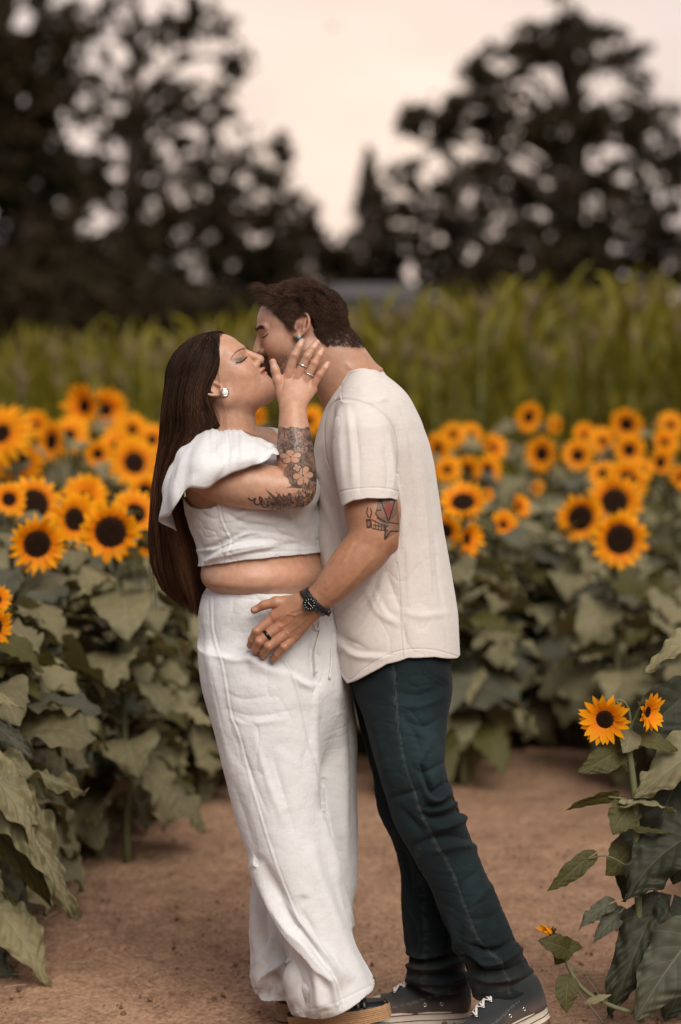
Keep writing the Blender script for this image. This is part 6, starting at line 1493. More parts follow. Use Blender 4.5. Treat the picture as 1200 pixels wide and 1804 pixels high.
TF = [(1150, 470, 600, .06, .105), (1200, 475, 614, .07, .110), (1280, 480, 631, .075, .110), (1390, 470, 630, .08, .108), (1461, 452, 632, .085, .110), (1544, 443, 631, .09, .112), (1610, 441, 624, .09, .114),
      (1665, 440, 613, .09, .115), (1710, 439, 603, .09, .116), (1755, 443, 592, .09, .116), (1800, 450, 590, .09, .116)]
tr_near = LOFT(rowsz(TN), e=2.0, n=90); tr_far = LOFT(rowsz(TF), e=2.0, n=90); tr_hip = LOFT(rowsz(TH), e=2.1)
tr_near = CUT(.002, tr_near, hemcut([(490, 1803), (519, 1801), (550, 1796), (582, 1789), (615, 1774), (648, 1758), (675, 1752), (720, 1750)], -.20))
tr_far = CUT(.002, tr_far, hemcut([(420, 1745), (442, 1752), (458, 1768), (480, 1764), (505, 1757), (590, 1740)], .00))
def shrink(rows, k, dz, a, b): return LOFT(rowsz([(y, l + k, r - k, c, hh - k * .00134) for y, l, r, c, hh in rows if y >= a]), e=2.0)
tr_near = SUB(.002, tr_near, shrink(TN, 9, 0, 1720, 0)); tr_far = SUB(.002, tr_far, shrink(TF, 9, 0, 1710, 0))
tr_tree = U(lambda p: .006 + .044 * sstep(.30, .95, p[:, 2]), U(.05, tr_hip, tr_near), tr_far)
tr_tree = CUT(.002, tr_tree, topcut([(330, 1036), (362, 1029), (400, 1036), (450, 1042), (500, 1046), (560, 1048), (620, 1048)], -.13))
TR_SIDE = [(371, 1040), (372, 1090), (378, 1130), (390, 1170), (398, 1215), (406, 1262), (418, 1290), (436, 1362), (452, 1417), (478, 1500), (503, 1570), (527, 1621), (552, 1660), (576, 1698), (592, 1735), (604, 1775)]
TR_FRONT = [(488, 1150), (503, 1168), (516, 1195), (528, 1235), (538, 1290), (550, 1340), (560, 1390), (570, 1440), (582, 1500), (593, 1560), (606, 1610), (622, 1650)]
TR_FOLDS = [('l', 2.0, .0014, TR_SIDE), ('l', 1.8, -.0012, [(a + 4, b) for a, b in TR_SIDE]), ('l', 1.9, .0012, TR_FRONT), ('l', 1.6, -.0012, [(a + 4, b) for a, b in TR_FRONT]),
    ('l', 1.7, -.0012, [(362, 1043), (400, 1050), (450, 1056), (500, 1060), (560, 1062)]),
    ('s', 16, .014, [(456, 1528), (474, 1566), (508, 1625), (545, 1672), (578, 1712)]), ('g', 16, -.013, [(452, 1560), (478, 1620), (510, 1680), (545, 1735)]),
    ('s', 9, .008, [(528, 1640), (558, 1690), (588, 1728), (597, 1765)]), ('g', 11, .008, [(500, 1590), (540, 1640), (580, 1685), (612, 1722)]),
    ('g', 8, -.006, [(536, 1612), (556, 1650), (590, 1700)]), ('g', 16, .006, [(548, 1500), (575, 1580), (615, 1680), (645, 1740)]),
    ('g', 12, .008, [(505, 1700), (512, 1745), (520, 1790)]), ('g', 10, -.008, [(520, 1690), (530, 1740), (538, 1790)]), ('g', 12, .006, [(552, 1700), (560, 1745), (566, 1785)]),
    ('s', 12, .010, [(575, 1440), (588, 1500), (606, 1560), (622, 1625)]), ('g', 12, -.012, [(565, 1270), (572, 1350), (580, 1430), (596, 1500)]),
    ('g', 13, .010, [(598, 1260), (606, 1350), (606, 1450), (602, 1540)]), ('g', 8, -.007, [(616, 1270), (620, 1350), (615, 1450)]), ('g', 9, -.006, [(600, 1480), (600, 1540), (608, 1600)]),
    ('g', 12, .008, [(552, 1220), (556, 1300), (562, 1390)]), ('g', 9, -.006, [(556, 1150), (560, 1180), (556, 1215)]), ('s', 8, .005, [(518, 1188), (540, 1202), (556, 1205)]),
    ('g', 9, -.007, [(446, 1142), (468, 1156), (492, 1166), (510, 1182)]), ('g', 12, .006, [(430, 1146), (460, 1172), (498, 1186)]), ('g', 7, -.004, [(390, 1160), (412, 1150), (440, 1140)]),
    ('s', 7, .0022, [(384, 1150), (410, 1160), (440, 1158)]), ('g', 6, -.0018, [(396, 1220), (430, 1232), (470, 1226)]), ('g', 5, -.0016, [(400, 1250), (450, 1262), (520, 1250)]),
    ('g', 5, .0015, [(405, 1266), (440, 1275), (500, 1268)]), ('g', 6, -.003, [(420, 1300), (440, 1360), (470, 1430)]), ('g', 7, .003, [(450, 1300), (470, 1370), (500, 1450)]), ('g', 6, -.003, [(480, 1330), (500, 1400), (520, 1470)]),
    ('g', 9, .005, [(362, 1100), (372, 1180), (392, 1280), (410, 1360)]), ('g', 7, -.004, [(372, 1180), (386, 1250), (404, 1320)]), ('g', 12, -.004, [(410, 1380), (432, 1450), (455, 1520)]),
    ('g', 9, -.008, [(462, 1600), (464, 1660), (456, 1710)]), ('g', 10, .008, [(475, 1655), (462, 1690), (448, 1720)]), ('s', 8, .010, [(498, 1700), (470, 1722), (456, 1745)]), ('g', 8, -.009, [(490, 1722), (472, 1740), (462, 1760)]),
    ('g', 9, .006, [(446, 1560), (450, 1620), (446, 1670)]), ('l', 1.6, -.0012, [(455, 1742), (475, 1756), (500, 1748)]),
    ('l', 1.5, -.0014, [(519, 1781), (550, 1777), (582, 1769), (615, 1755), (648, 1739), (672, 1733)]), ('g', 6, -.003, [(555, 1120), (548, 1160), (552, 1200)])]
def tr_disp(V, n, px, py):
    f = crease(px, py, [q if q[0] == 'l' or max(p[1] for p in q[3]) > 1560 else (q[0], q[1] * 1.15, q[2] * .68, q[3]) for q in TR_FOLDS]) * (n[:, 1] < .25)
    low = sstep(1.0, .2, V[:, 2])
    a = np.arctan2(V[:, 1], V[:, 0] + .08)
    w = .0020 * fbm(V * np.array([9, 9, 2.0]), 41, 3) + .0012 * vnoise(V * np.array([26, 26, 22]), 9)
    b = (n[:, 1] > .2) * low * .008 * fbm(V * np.array([14, 14, 1.2]), 43, 2)
    f = np.clip(f, -.014, .020); cr = .0012 * np.abs(fbm(V * np.array([18, 18, 26]), 50, 3))
    return f + w + b - cr - wrinkle(V, (11, 11, 4.0), 201, .0042) - wrinkle(V, (9, 9, 30.), 211, .0016, 0) * sstep(.5, .8, V[:, 2])
def tr_col(V, n, px, py):
    c = np.tile(np.array([.70, .70, .70]), (len(V), 1)); s = fbm(V * np.array([90, 90, 400]), 3, 2); c = c * (1 + .03 * s[:, None])
    d, _, _ = seg_dist(px, py, catmull(TR_SIDE, 50)); d2, _, _ = seg_dist(px, py, catmull(TR_FRONT, 40))
    m = (np.exp(-(np.minimum(d, d2) / 2.2) ** 2)) * .10 * (n[:, 1] < .1); c = c * (1 - m[:, None])
    st = np.zeros(len(V))                                                                   # mud on the hems, smudges
    for x, y, rx, ry, a in ((545, 1790, 60, 11, .75), (520, 1770, 12, 14, .5), (572, 1778, 14, 6, .6), (541, 1759, 4, 9, .8), (535, 1580, 10, 5, .45), (462, 1745, 24, 14, .4), (486, 1720, 14, 16, .55), (450, 1700, 8, 8, .4), (500, 1745, 20, 16, .5), (502, 1430, 7, 4, .2), (600, 1738, 10, 20, .3)):
        st = np.maximum(st, a * np.exp(-(((px - x) / rx) ** 2 + ((py - y) / ry) ** 2)))
    st = np.clip(st * (1.25 + 1.3 * fbm(V * 45, 6, 3)), 0, .9); c = c * (1 - st[:, None]) + np.array([.23, .165, .12]) * st[:, None]
    return c

# ------------------------------------------------------------------- crop top
def torso_off(off):
    a = FN(lambda p: w_torso.ev(p, off), w_torso.c, w_torso.R + .03)
    b = U(.03, EL(W(500, 865, -.085), (.075 + off, .06 + off, .065 + off)), EL(W(520, 865, .03), (.07 + off, .065 + off, .065 + off)))
    return U(.03, a, b)
ct_tree = torso_off(.0095)
CT_HEM = [(330, 1008), (357, 1001), (375, 995), (400, 990), (440, 984), (480, 981), (520, 980), (560, 980), (620, 982)]
ct_tree = CUT(.002, ct_tree, hemcut(CT_HEM, -.13))
ct_tree = CUT(.003, ct_tree, topcut([(290, 860), (325, 884), (335, 892), (350, 895), (372, 894), (384, 886), (400, 850), (440, 815), (500, 795), (560, 790), (620, 790)], -.13))
CT_FOLDS = [('l', 1.6, .0016, [(384, 888), (388, 912), (398, 935), (404, 952), (402, 975), (398, 990)]), ('l', 1.5, -.0014, [(388, 888), (392, 912), (402, 935), (408, 952), (406, 975)]),
    ('l', 1.4, -.0010, [(357, 991), (375, 986), (400, 981), (440, 975), (480, 972), (520, 971), (556, 971)]), ('l', 1.3, .0012, [(326, 889), (337, 896), (352, 900), (372, 898), (384, 890)]),
    ('s', 7, .0050, [(366, 984), (395, 968), (440, 958), (480, 954)]), ('g', 6, -.0050, [(358, 978), (385, 962), (420, 950), (455, 945)]), ('s', 6, .0045, [(352, 968), (375, 966), (400, 955), (430, 942)]),
    ('g', 6, .004, [(362, 990), (400, 978), (450, 967), (500, 962)]), ('g', 7, -.004, [(420, 935), (470, 935), (530, 950)]), ('g', 9, .004, [(410, 915), (440, 900), (480, 905)]),
    ('g', 8, -.004, [(505, 900), (525, 930), (545, 965)]), ('g', 7, -.003, [(480, 965), (520, 958), (556, 962)]), ('g', 6, -.003, [(345, 940), (352, 960), (360, 975)]), ('g', 8, -.004, [(400, 905), (440, 925), (500, 930)])]
def ct_disp(V, n, px, py):
    return np.clip(crease(px, py, CT_FOLDS), -.0062, .012) * (n[:, 1] < .2) - np.minimum(wrinkle(V, (16, 16, 22.), 241, .0026, 1.0), .003) + .0016 * fbm(V * np.array([14, 14, 10]), 61, 3) + .0008 * vnoise(V * 50, 4)
def ct_col(V, n, px, py):
    c = np.tile(np.array([.70, .70, .70]), (len(V), 1)); return c * (1 + .03 * fbm(V * np.array([90, 90, 300]), 3, 2)[:, None])
def ruffle(parent):
    T = [(512, 792, -.105), (491, 787, -.120), (470, 777, -.125), (443, 766, -.115), (409, 758, -.085), (382, 757, -.060), (360, 763, -.050), (342, 771, -.03), (328, 782, .01), (322, 795, .055), (330, 800, .10)]
    Mm = [(512, 794, -.130), (491, 790, -.165), (470, 790, -.200), (443, 789, -.225), (409, 792, -.235), (380, 797, -.235), (342, 803, -.220), (312, 822, -.180), (297, 838, -.09), (296, 858, -.01), (318, 872, .05)]
    Bm = [(512, 797, -.155), (491, 796, -.205), (470, 811, -.235), (445, 822, -.250), (405, 835, -.255), (370, 858, -.255), (331, 860, -.255), (304, 902, -.220), (284, 915, -.11), (303, 934, -.03), (340, 944, .04)]
    nt_, nv = 150, 26; A = catmull([W(*p) for p in T], nt_); B = catmull([W(*p) for p in Mm], nt_); Cc = catmull([W(*p) for p in Bm], nt_)
    v = np.linspace(0, 1, nv)[None, :, None]; ctrl = 2 * B - .5 * A - .5 * Cc
    P = (1 - v) ** 2 * A[:, None] + 2 * v * (1 - v) * ctrl[:, None] + v ** 2 * Cc[:, None]
    t = np.linspace(0, 1, nt_)[:, None]; v2 = v[:, :, 0]
    du = np.gradient(P, axis=0); dv = np.gradient(P, axis=1); n = norm(np.cross(du, dv)); n = np.where((n * (P - W(425, 820, 0))).sum(2, keepdims=True) < 0, -n, n)
    rip = .0045 * np.sin(t * 30 + 2.6 * np.sin(t * 9)) * v2 ** 1.2 + .0010 * np.sin(t * 118 + 9 * np.sin(t * 14) + 5 * v2) * (1 - v2) ** 1.5 + .0018 * np.sin(t * 63 + 4 * np.sin(t * 17)) * v2 * (1 - v2) * 3
    rip = rip + .0050 * vnoise(np.stack([t * 17 + 0 * v2, 5 * v2 + 0 * t, 0 * t * v2], -1).reshape(-1, 3), 8).reshape(nt_, nv)
    rip = rip * sstep(0, .06, t) - .0016 * np.exp(-((v2 - .90) / .012) ** 2) - .0012 * np.exp(-((v2 - .07) / .02) ** 2)
    P = P + n * rip[:, :, None]
    V = P.reshape(-1, 3); idx = np.arange(nt_ * nv).reshape(nt_, nv); F = np.stack([idx[:-1, :-1], idx[1:, :-1], idx[1:, 1:], idx[:-1, 1:]], -1).reshape(-1, 4)
    c = np.tile(np.array([.73, .73, .73]), (len(V), 1)) * (1 + .03 * fbm(V * np.array([90, 90, 300]), 3, 2)[:, None])
    me = mesh_np('ruffle', V, F, True, c); o = link('ruffle', me, parent, M_LINEN)
    s = o.modifiers.new('s', 'SOLIDIFY'); s.thickness = .0018; s.offset = 0
    # wide strap across the far shoulder
    c0, c1 = W(440, 785, .04), W(498, 789, .12); ax = norm(c1 - c0); vz = norm(np.array([0, 0, 1.0]) - ax * ax[2]); vy = np.cross(ax, vz); vy = vy if vy[1] < 0 else -vy
    arc = lambda f, off: np.array([c0 + (c1 - c0) * (f + .25 * q / 2.2) + (vz * math.cos(q) + vy * math.sin(q)) * (.0475 + off) for q in np.linspace(-1.3, 1.5, 20)])
    A = arc(.42, 0); B = arc(.62, 0)
    V = np.concatenate([A, B]); F = [(i, i + 1, 21 + i, 20 + i) for i in range(19)]
    me = mesh_np('strap', V, np.array(F), True, np.tile([.70, .69, .675], (40, 1))); q = link('strap', me, parent, M_LINEN)
    s = q.modifiers.new('s', 'SOLIDIFY'); s.thickness = .002

if want('m') and want('c'):
    r = [lambda P: (P[:, 1] < .02)]
    garment('t_shirt', ts_tree, (-.10, .33, -.34, .27), zgrid([(zof(1225), zof(630), .0055)]), .0055, r + [lambda P: (P[:, 1] < -.04)], ts_disp, ts_col, PM, M_JERSEY)
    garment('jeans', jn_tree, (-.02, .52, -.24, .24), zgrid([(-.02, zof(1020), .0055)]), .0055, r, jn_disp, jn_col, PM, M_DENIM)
if want('w') and want('c'):
    garment('trousers', tr_tree, (-.38, .16, -.26, .26), zgrid([(-.03, zof(1020), .0055)]), .0055, [lambda P: (P[:, 1] < .03)], tr_disp, tr_col, PW, M_LINEN)
    ctop = garment('crop_top', ct_tree, (-.40, .12, -.32, .26), zgrid([(zof(1015), zof(780), .005)]), .005, [lambda P: (P[:, 1] < .03)], ct_disp, ct_col, PW, M_LINEN)
    ruffle(ctop)
# =================================================================== HAIR, SHOES, JEWELLERY
def strands(name, paths, rad, cols, parent, material, base=None, seed=1):
    """paths (n,k,3); thin tapered ribbons, three-sided so they have body from every side"""
    paths = np.asarray(paths, float); n, k, _ = paths.shape
    T = norm(np.gradient(paths, axis=1)); rs = np.random.RandomState(seed)
    r = norm(rs.normal(size=(n, 1, 3))); A = norm(np.cross(T, r)); B = np.cross(T, A)
    tap = np.interp(np.linspace(0, 1, k), [0, .12, .7, 1], [.3, 1, .85, .10])[None, :, None]; rad = np.broadcast_to(np.asarray(rad, float), (n,))[:, None, None]
    ring = [paths + rad * tap * (A * math.cos(a) + B * math.sin(a)) for a in (0, 2.1, 4.2)]
    V = np.stack(ring, 2).reshape(-1, 3); idx = np.arange(n * k * 3).reshape(n, k, 3); F = []
    for a in range(3):
        b = (a + 1) % 3; F.append(np.stack([idx[:, :-1, a], idx[:, 1:, a], idx[:, 1:, b], idx[:, :-1, b]], -1).reshape(-1, 4))
    C = np.repeat(np.asarray(cols, float).reshape(n, -1, 3).repeat(1 if np.ndim(cols) == 3 else k, 1).reshape(-1, 3), 3, 0)
    F = np.concatenate(F)
    if base is not None:
        bv, bq, bc = base; F = np.concatenate([F, bq + len(V)]); V = np.concatenate([V, bv]); C = np.concatenate([C, bc])
    me = mesh_np(name, V, F, True, C); return link(name, me, parent, material)
def scalp_points(tree, fr, n, keep, seed, z0=.02):
    rs = np.random.RandomState(seed); out = []; 
    d = norm(rs.normal(size=(n * 3, 3))); c = fr.p(-.01, 0, z0); D = d @ fr.M.T
    L0 = d * .09 + np.array([-.01, 0, z0]); m = keep(L0); D = D[m][:n]
    t = np.full(len(D), .17)
    for _ in range(40):
        v = sdf_at(tree, c + D * t[:, None]); t = t - np.clip(v, -.01, .02) * .8
    P = c + D * t[:, None]; return P, D
def lerp(a, b, t): return a + (b - a) * t

# ---- his hair: short back and sides, longer on top, brushed forward and up into a quiff
if want('m') and want('h'):
    skull = MH.E((-.012, 0, .020), (.103, .077, .078))
    head_only = U(.014, m_head)
    P, D = scalp_points(U(.02, m_head, m_neck), MH, 30000, lambda L: m_hairline(L * 1.0), 4)
    L = MH.inv(P); m = m_hairline(L); P, L = P[m], L[m]; rs = np.random.RandomState(8); dup = L[:, 2] < -.01; ex = np.repeat(L[dup], 5, 0) + rs.normal(size=(5 * dup.sum(), 3)) * .0020; ex = ex[m_hairline(ex)]; L = np.concatenate([L, ex]); P = MH.o + L @ MH.M.T; x, y, z = L.T; n = len(P)
    nrm = norm(L - np.array([-.012, 0, .02])) 
    top = sstep(.045, .085, z); front = sstep(.0, .06, x) * top; low = sstep(.02, -.05, z)
    ln = lerp(.016, .025, top) + .004 * front; ln = lerp(ln, .0045, low) * (1 + .25 * (rs.rand(n) - .5))
    cl = np.stack([vnoise(L * 95, 3), vnoise(L * 95, 4), vnoise(L * 95, 5)], 1)
    dirn = np.stack([lerp(-.35, .95, top) + 0 * x, .25 * np.sign(y) * (1 - top), lerp(-.75, .22, top) + .25 * front], 1)
    crown = np.exp(-(((x + .075) / .03) ** 2 + ((z - .085) / .03) ** 2)); dirn[:, 2] += .25 * crown
    dirn = norm(dirn + (.24 + .30 * top)[:, None] * cl + .11 * rs.normal(size=(n, 3)))
    lift = lerp(.18, .26, top) + .55 * front
    K = 7; t = np.linspace(0, 1, K)[None, :, None]
    d0 = norm(nrm * (lift + .25)[:, None] + dirn * .8); d1 = norm(dirn + nrm * (lift * .35 + .1)[:, None] + np.stack([0 * x, 0 * x, .30 * front], 1))
    Q = L[:, None] + (d0[:, None] * t * (1 - .5 * t) + d1[:, None] * .55 * t * t) * ln[:, None, None]
    # keep the hair outside the skull
    c0 = np.array([-.012, 0, .02]); rr = np.array([.103, .077, .078]); e = np.sqrt((((Q - c0) / rr) ** 2).sum(-1, keepdims=True)); mn = 1.0 + .075 * t
    Q = np.where(e < mn, c0 + (Q - c0) * mn / e, Q)
    Wp = MH.o + Q @ MH.M.T
    tone = (.75 + .5 * rs.rand(n)) * (1 + .3 * vnoise(L * 60, 9)); c = np.array([.056, .031, .020])[None] * tone[:, None]
    cc = c[:, None] * np.linspace(.75, 1.35, K)[None, :, None]
    # under-layer that follows the scalp
    cap = CUT(.002, U(.010, MH.E((-.012, 0, .021), (.1055, .0790, .0810)), MH.E((.026, 0, .040), (.050, .055, .048))), lambda p: np.where(m_hairline(MH.inv(p)), -.01, .01) * 0 + hl(p))
    def hl(p):
        q = MH.inv(p); x, y, z = q.T; ay = np.abs(y)
        f = x - (np.interp(z, [.0, .03, .045, .07, .085, .10], [.020, .032, .040, .046, .050, .054]) - .12 * np.maximum(ay - .030, 0))
        lo = np.interp(x, [-.13, -.11, -.08, -.05, -.035, -.028, -.015, .0, .012, .020, .034, .045, .08], [-.075, -.068, -.058, -.045, -.025, .012, .038, .038, .030, .010, .012, .040, .075]) - z
        return np.maximum(f, lo)
    h3 = .003; b0 = MH.o - .15; V, Qd = nets(cap, axis_grid(b0[0], b0[0] + .30, h3), axis_grid(b0[1], b0[1] + .30, h3), axis_grid(b0[2], b0[2] + .30, h3))
    V = V + vnormals(V, Qd) * (.0012 * vnoise(V * 300, 3))[:, None]
    strands('hair', Wp, lerp(.00046, .00026, low), cc, PM, M_HAIR, (V, Qd, np.tile([.020, .012, .008], (len(V), 1))))
    # stray hairs: quiff over the forehead and two at the crown
    st = []
    for i in range(150):
        y0 = rs.uniform(-.045, .045); b = np.array([.050 + rs.uniform(-.012, .004), y0, .096 + rs.uniform(-.004, .004)])
        e = b + np.array([rs.uniform(.022, .045), rs.uniform(-.01, .01), rs.uniform(.012, .036)]); mid = (b + e) / 2 + np.array([-.004, 0, .010]) + rs.normal(size=3) * .003
        st.append(catmull([b, mid, e], 7))
    st.append(catmull([(-.095, .01, .068), (-.105, .01, .084), (-.106, .01, .100)], 7)); st.append(catmull([(-.100, .0, .062), (-.118, .0, .076), (-.130, .0, .084)], 7))
    S = MH.o + np.array(st) @ MH.M.T; strands('quiff', S, .00028, np.tile([.060, .034, .020], (len(S), 1)), PM, M_HAIR)
    # beard, moustache and brow hairs
    nb = 26000; d = norm(rs.normal(size=(nb, 3)) * np.array([1, 1, .9]) + np.array([.6, 0, -.5])); c = MH.p(.03, 0, -.05); Dw = d @ MH.M.T; tt = np.full(nb, .12)
    for _ in range(45): tt = tt - np.clip(sdf_at(m_face, c + Dw * tt[:, None]), -.01, .02) * .8
    P = c + Dw * tt[:, None]; L = MH.inv(P); den = beard_density(L); m = rs.rand(nb) < den ** 1.1 * .62; L = L[m]; n = len(L)
    nr = norm(L - np.array([.03, 0, -.05])); goat = sstep(.050, .075, L[:, 0]); ln = lerp(.0035, .0085, goat) * (.6 + .8 * rs.rand(n))
    dn = norm(np.stack([.5 - 0 * ln, 0 * ln, -.9 + 0 * ln], 1) + .35 * rs.normal(size=(n, 3))); K = 4; t = np.linspace(0, 1, K)[None, :, None]
    Q = L[:, None] + (nr[:, None] * t * .55 + dn[:, None] * t * t * .8) * ln[:, None, None]; Wp = MH.o + Q @ MH.M.T
    cb = np.array([.075, .044, .027])[None] * (.6 + .8 * rs.rand(n))[:, None]; strands('beard', Wp, .00022, cb, PM, M_HAIR)
    E = []
    for sg in (1, -1):
        for i in range(150):
            ay = rs.uniform(.010, .054); bz = .0235 + .004 * math.sin((ay - .010) / .044 * math.pi) + rs.uniform(-.0035, .0035); E.append((.12, sg * ay, bz))
    E = np.array(E); o = MH.o + E @ MH.M.T; dd = np.tile(-MH.M[:, 0], (len(E), 1)); t0 = np.zeros(len(E))
    for _ in range(60): t0 += np.clip(sdf_at(m_face, o + dd * t0[:, None]), -.01, .02) * .8
    L = MH.inv(o + dd * t0[:, None]); t = np.linspace(0, 1, 4)[None, :, None]; sg = np.sign(L[:, 1])
    dn = norm(np.stack([0.15 + 0 * sg, sg * .9, .25 + .3 * rs.normal(size=len(sg))], 1)); Q = L[:, None] + dn[:, None] * t * .008 + np.array([.0012, 0, 0])
    strands('eyebrow', MH.o + Q @ MH.M.T, .00024, np.tile([.030, .018, .012], (len(E), 1)), PM, M_HAIR)

# ---- her hair: long and straight, falling behind her shoulder
HY = [575, 600, 640, 680, 720, 750, 780, 820, 870, 920, 960, 1000, 1040, 1068]
HL = [372, 330, 303, 297, 292, 288, 284, 279, 273, 269, 269, 275, 290, 325]
HR = [400, 398, 393, 362, 384, 396, 372, 336, 318, 330, 346, 356, 362, 352]
HC = [-.02, -.02, -.02, -.02, -.015, .0, .02, .035, .035, .03, .025, .025, .025, .025]
HH = [.05, .07, .078, .080, .082, .080, .075, .070, .062, .058, .055, .050, .045, .035]
def w_hairline(L):
    x, y, z = L.T; ay = np.abs(y)
    return (x < .066 - .30 * np.maximum(.085 - z, 0) - .10 * ay) & (z > np.interp(x, [-.13, -.06, -.03, -.018, .0, .02, .08], [-.07, -.06, -.03, .010, .018, .022, .060]))
if want('w') and want('h'):
    P, D = scalp_points(w_head, WH, 14000, w_hairline, 14); L = WH.inv(P); m = w_hairline(L); P, L = P[m], L[m]; n = len(P); rs = np.random.RandomState(5)
    nw = norm(P - WH.p(-.012, 0, .03)); px, py = PX(P)
    u = (px - np.interp(py, HY, HL)) / (np.interp(py, HY, HR) - np.interp(py, HY, HL)); u = np.clip(u, .01, .99)
    v = np.clip((P[:, 1] + .02) / .08, -1, 1)
    # clumps
    cu = vnoise(np.stack([u * 16, v * 5, u * 0], 1), 31); cw = vnoise(np.stack([u * 45, v * 12, u * 0 + 7], 1), 33)
    K = 26; ye = 1040 + 30 * rs.rand(n) + 26 * cu - 70 * np.clip(.45 - u, 0, 1) * rs.rand(n) - 190 * (rs.rand(n) < .20) * rs.rand(n)
    t = np.linspace(0, 1, K); paths = np.zeros((n, K, 3)); Yr = P[:, 1]
    for k in range(K):
        yy = py + (ye - py) * t[k] ** 1.15; s = sstep(0, 90, yy - py)
        l, r = np.interp(yy, HY, HL), np.interp(yy, HY, HR); c, hh = np.interp(yy, HY, HC), np.interp(yy, HY, HH)
        uu = np.clip(u + (.075 * cu + .022 * cw) * sstep(50, 260, yy - py), -.01, 1.01)
        wv = (3.4 * np.sin(yy * .020 + 6 * cu) + 1.6 * np.sin(yy * .045 + 12 * cw)) * sstep(40, 200, yy - py)
        x = lerp(px, l + (r - l) * uu + wv, s)
        Y = lerp(Yr, c + hh * v * np.sqrt(np.clip(1 - (2 * u - 1) ** 2 * .6, .1, 1)) - .0, s)
        x = np.where(k == 0, px, x); Y = np.where(k == 0, Yr, Y)
        a = (x - CX) / F_PX; b = (CY - yy) / F_PX; ry = _cp + b * _sp; tt = (Y - CAMY) / ry
        paths[:, k] = np.stack([a * tt, Y, CAMZ + tt * (-_sp + b * _cp)], 1)
        bulge = .0085 * np.sin(np.clip((yy - py) / 110, 0, 1) * math.pi) + .004
        paths[:, k] += nw * (bulge * (k > 0))[:, None]
    # keep strands outside skull while they pass over it
    q = paths.reshape(-1, 3); near = np.linalg.norm(q - WH.o, axis=1) < .15; d = np.full(len(q), .1); d[near] = sdf_at(w_head, q[near])
    dirw = norm(q - WH.p(-.012, 0, .03)); need = np.clip(.0065 - d, 0, .03); q = q + dirw * need[:, None]; paths = q.reshape(n, K, 3)
    # a share of the strands combed straight back over the ear and the crown
    tone = (.55 + .9 * rs.rand(n)) * (1 + .45 * cu + .5 * cw); warm = sstep(.15, .8, rs.rand(n))
    base = lerp(np.array([.0120, .0078, .0058]), np.array([.040, .0205, .0120]), warm[:, None]) * tone[:, None]
    gr = sstep(640, 860, PX(paths.reshape(-1, 3))[1].reshape(n, K))[:, :, None]                 # the dye lightens towards the ends
    cols = base[:, None] * (1 + gr * np.array([1.7, 1.25, .9]))
    vol = LOFT([(W(0, y, 0)[2], (W(l + 14, y, c)[0] + W(r - 9, y, c)[0]) / 2, c, max((r - l - 23) / 2 * ppm(c), .006), hh * .70) for y, l, r, c, hh in zip(HY, HL, HR, HC, HH) if 640 < y < 1005], e=2.0)
    capw = CUT(.002, WH.E((-.012, 0, .0305), (.1005, .0760, .0805)), lambda p: wl(p))
    def wl(p):
        x, y, z = WH.inv(p).T; ay = np.abs(y)
        f = x - (.060 - .30 * np.maximum(.085 - z, 0) - .10 * ay); lo = np.interp(x, [-.13, -.06, -.03, -.018, .0, .02, .08], [-.07, -.06, -.02, .016, .024, .028, .066]) - z
        return np.maximum(f, lo)
    hv = U(.012, capw, vol)
    V, Qd = nets(hv, axis_grid(-.36, -.10, .004), axis_grid(-.14, .14, .004), axis_grid(W(0, 1050, 0)[2] - .01, W(0, 560, 0)[2], .004))
    nrv = vnormals(V, Qd); a = np.arctan2(V[:, 1] - .0, V[:, 0] + .27); V = V + nrv * (.0022 * np.sin(a * 34 + V[:, 2] * 9) + .0018 * vnoise(V * np.array([90, 90, 6.]), 4))[:, None]
    gv = sstep(WH.o[2], WH.o[2] - .3, V[:, 2])[:, None]; bc = np.array([.014, .009, .0065]) * (1 + gv * np.array([.9, .7, .5])) * (1 + .3 * vnoise(V * np.array([120, 120, 5.]), 3))[:, None]
    strands('hair', paths, .00062, cols, PW, M_HAIR, (V, Qd, bc))
    # loose strands: flyaways over the crown, a lock in front of the ear and one across the neck
    st = []
    def wpath(pts): return catmull([W(*p) for p in pts], 14)
    for i in range(20):
        a = rs.uniform(0, 1); x0 = 330 + 60 * a; y0 = 606 - 24 * a; d = rs.uniform(6, 20)
        st.append(wpath([(x0, y0, rs.uniform(-.05, .03)), (x0 - d * .2 + 6, y0 - d * .7, -.02), (x0 + d * rs.uniform(-1, .6), y0 - d * .8 + rs.uniform(-4, 9), -.02), (x0 - d * 1.2, y0 + rs.uniform(-4, 12), -.02)]))
    for i in range(220):
        y0 = rs.uniform(620, 960); x0 = np.interp(y0, HY, HL) + 6; st.append(wpath([(x0, y0, 0), (x0 - rs.uniform(3, 11), y0 + 40, .01), (x0 - rs.uniform(2, 16), y0 + 95, .02), (x0 - rs.uniform(-4, 12), y0 + 150, .02)]))
    for i in range(7):
        j = rs.uniform(-1.2, 1.2); st.append(wpath([(384 + j, 628, -.085), (374 + j, 655, -.097), (362 + j, 680, -.100), (361 + j, 700, -.100), (372 + j, 722, -.098), (382 + j, 738, -.092), (372 + j, 752, -.085), (352, 762, -.07)]))
    for i in range(4):
        j = rs.uniform(-3, 3); st.append(wpath([(378 + j * .5, 628, -.070), (384 + j, 660, -.090), (388 + j, 700, -.092), (394 + j * 1.4, 725, -.082), (396 + j * 2, 752, -.07), (388 + j * 2, 765, -.06)]))
    for i in range(24):
        j = rs.uniform(-8, 8); st.append(wpath([(372 + j, 640, -.080), (362 + j, 664, -.080), (366 + j, 704, -.076), (380 + j * 1.2, 735, -.075), (376 + j * 1.2, 758, -.06)]))
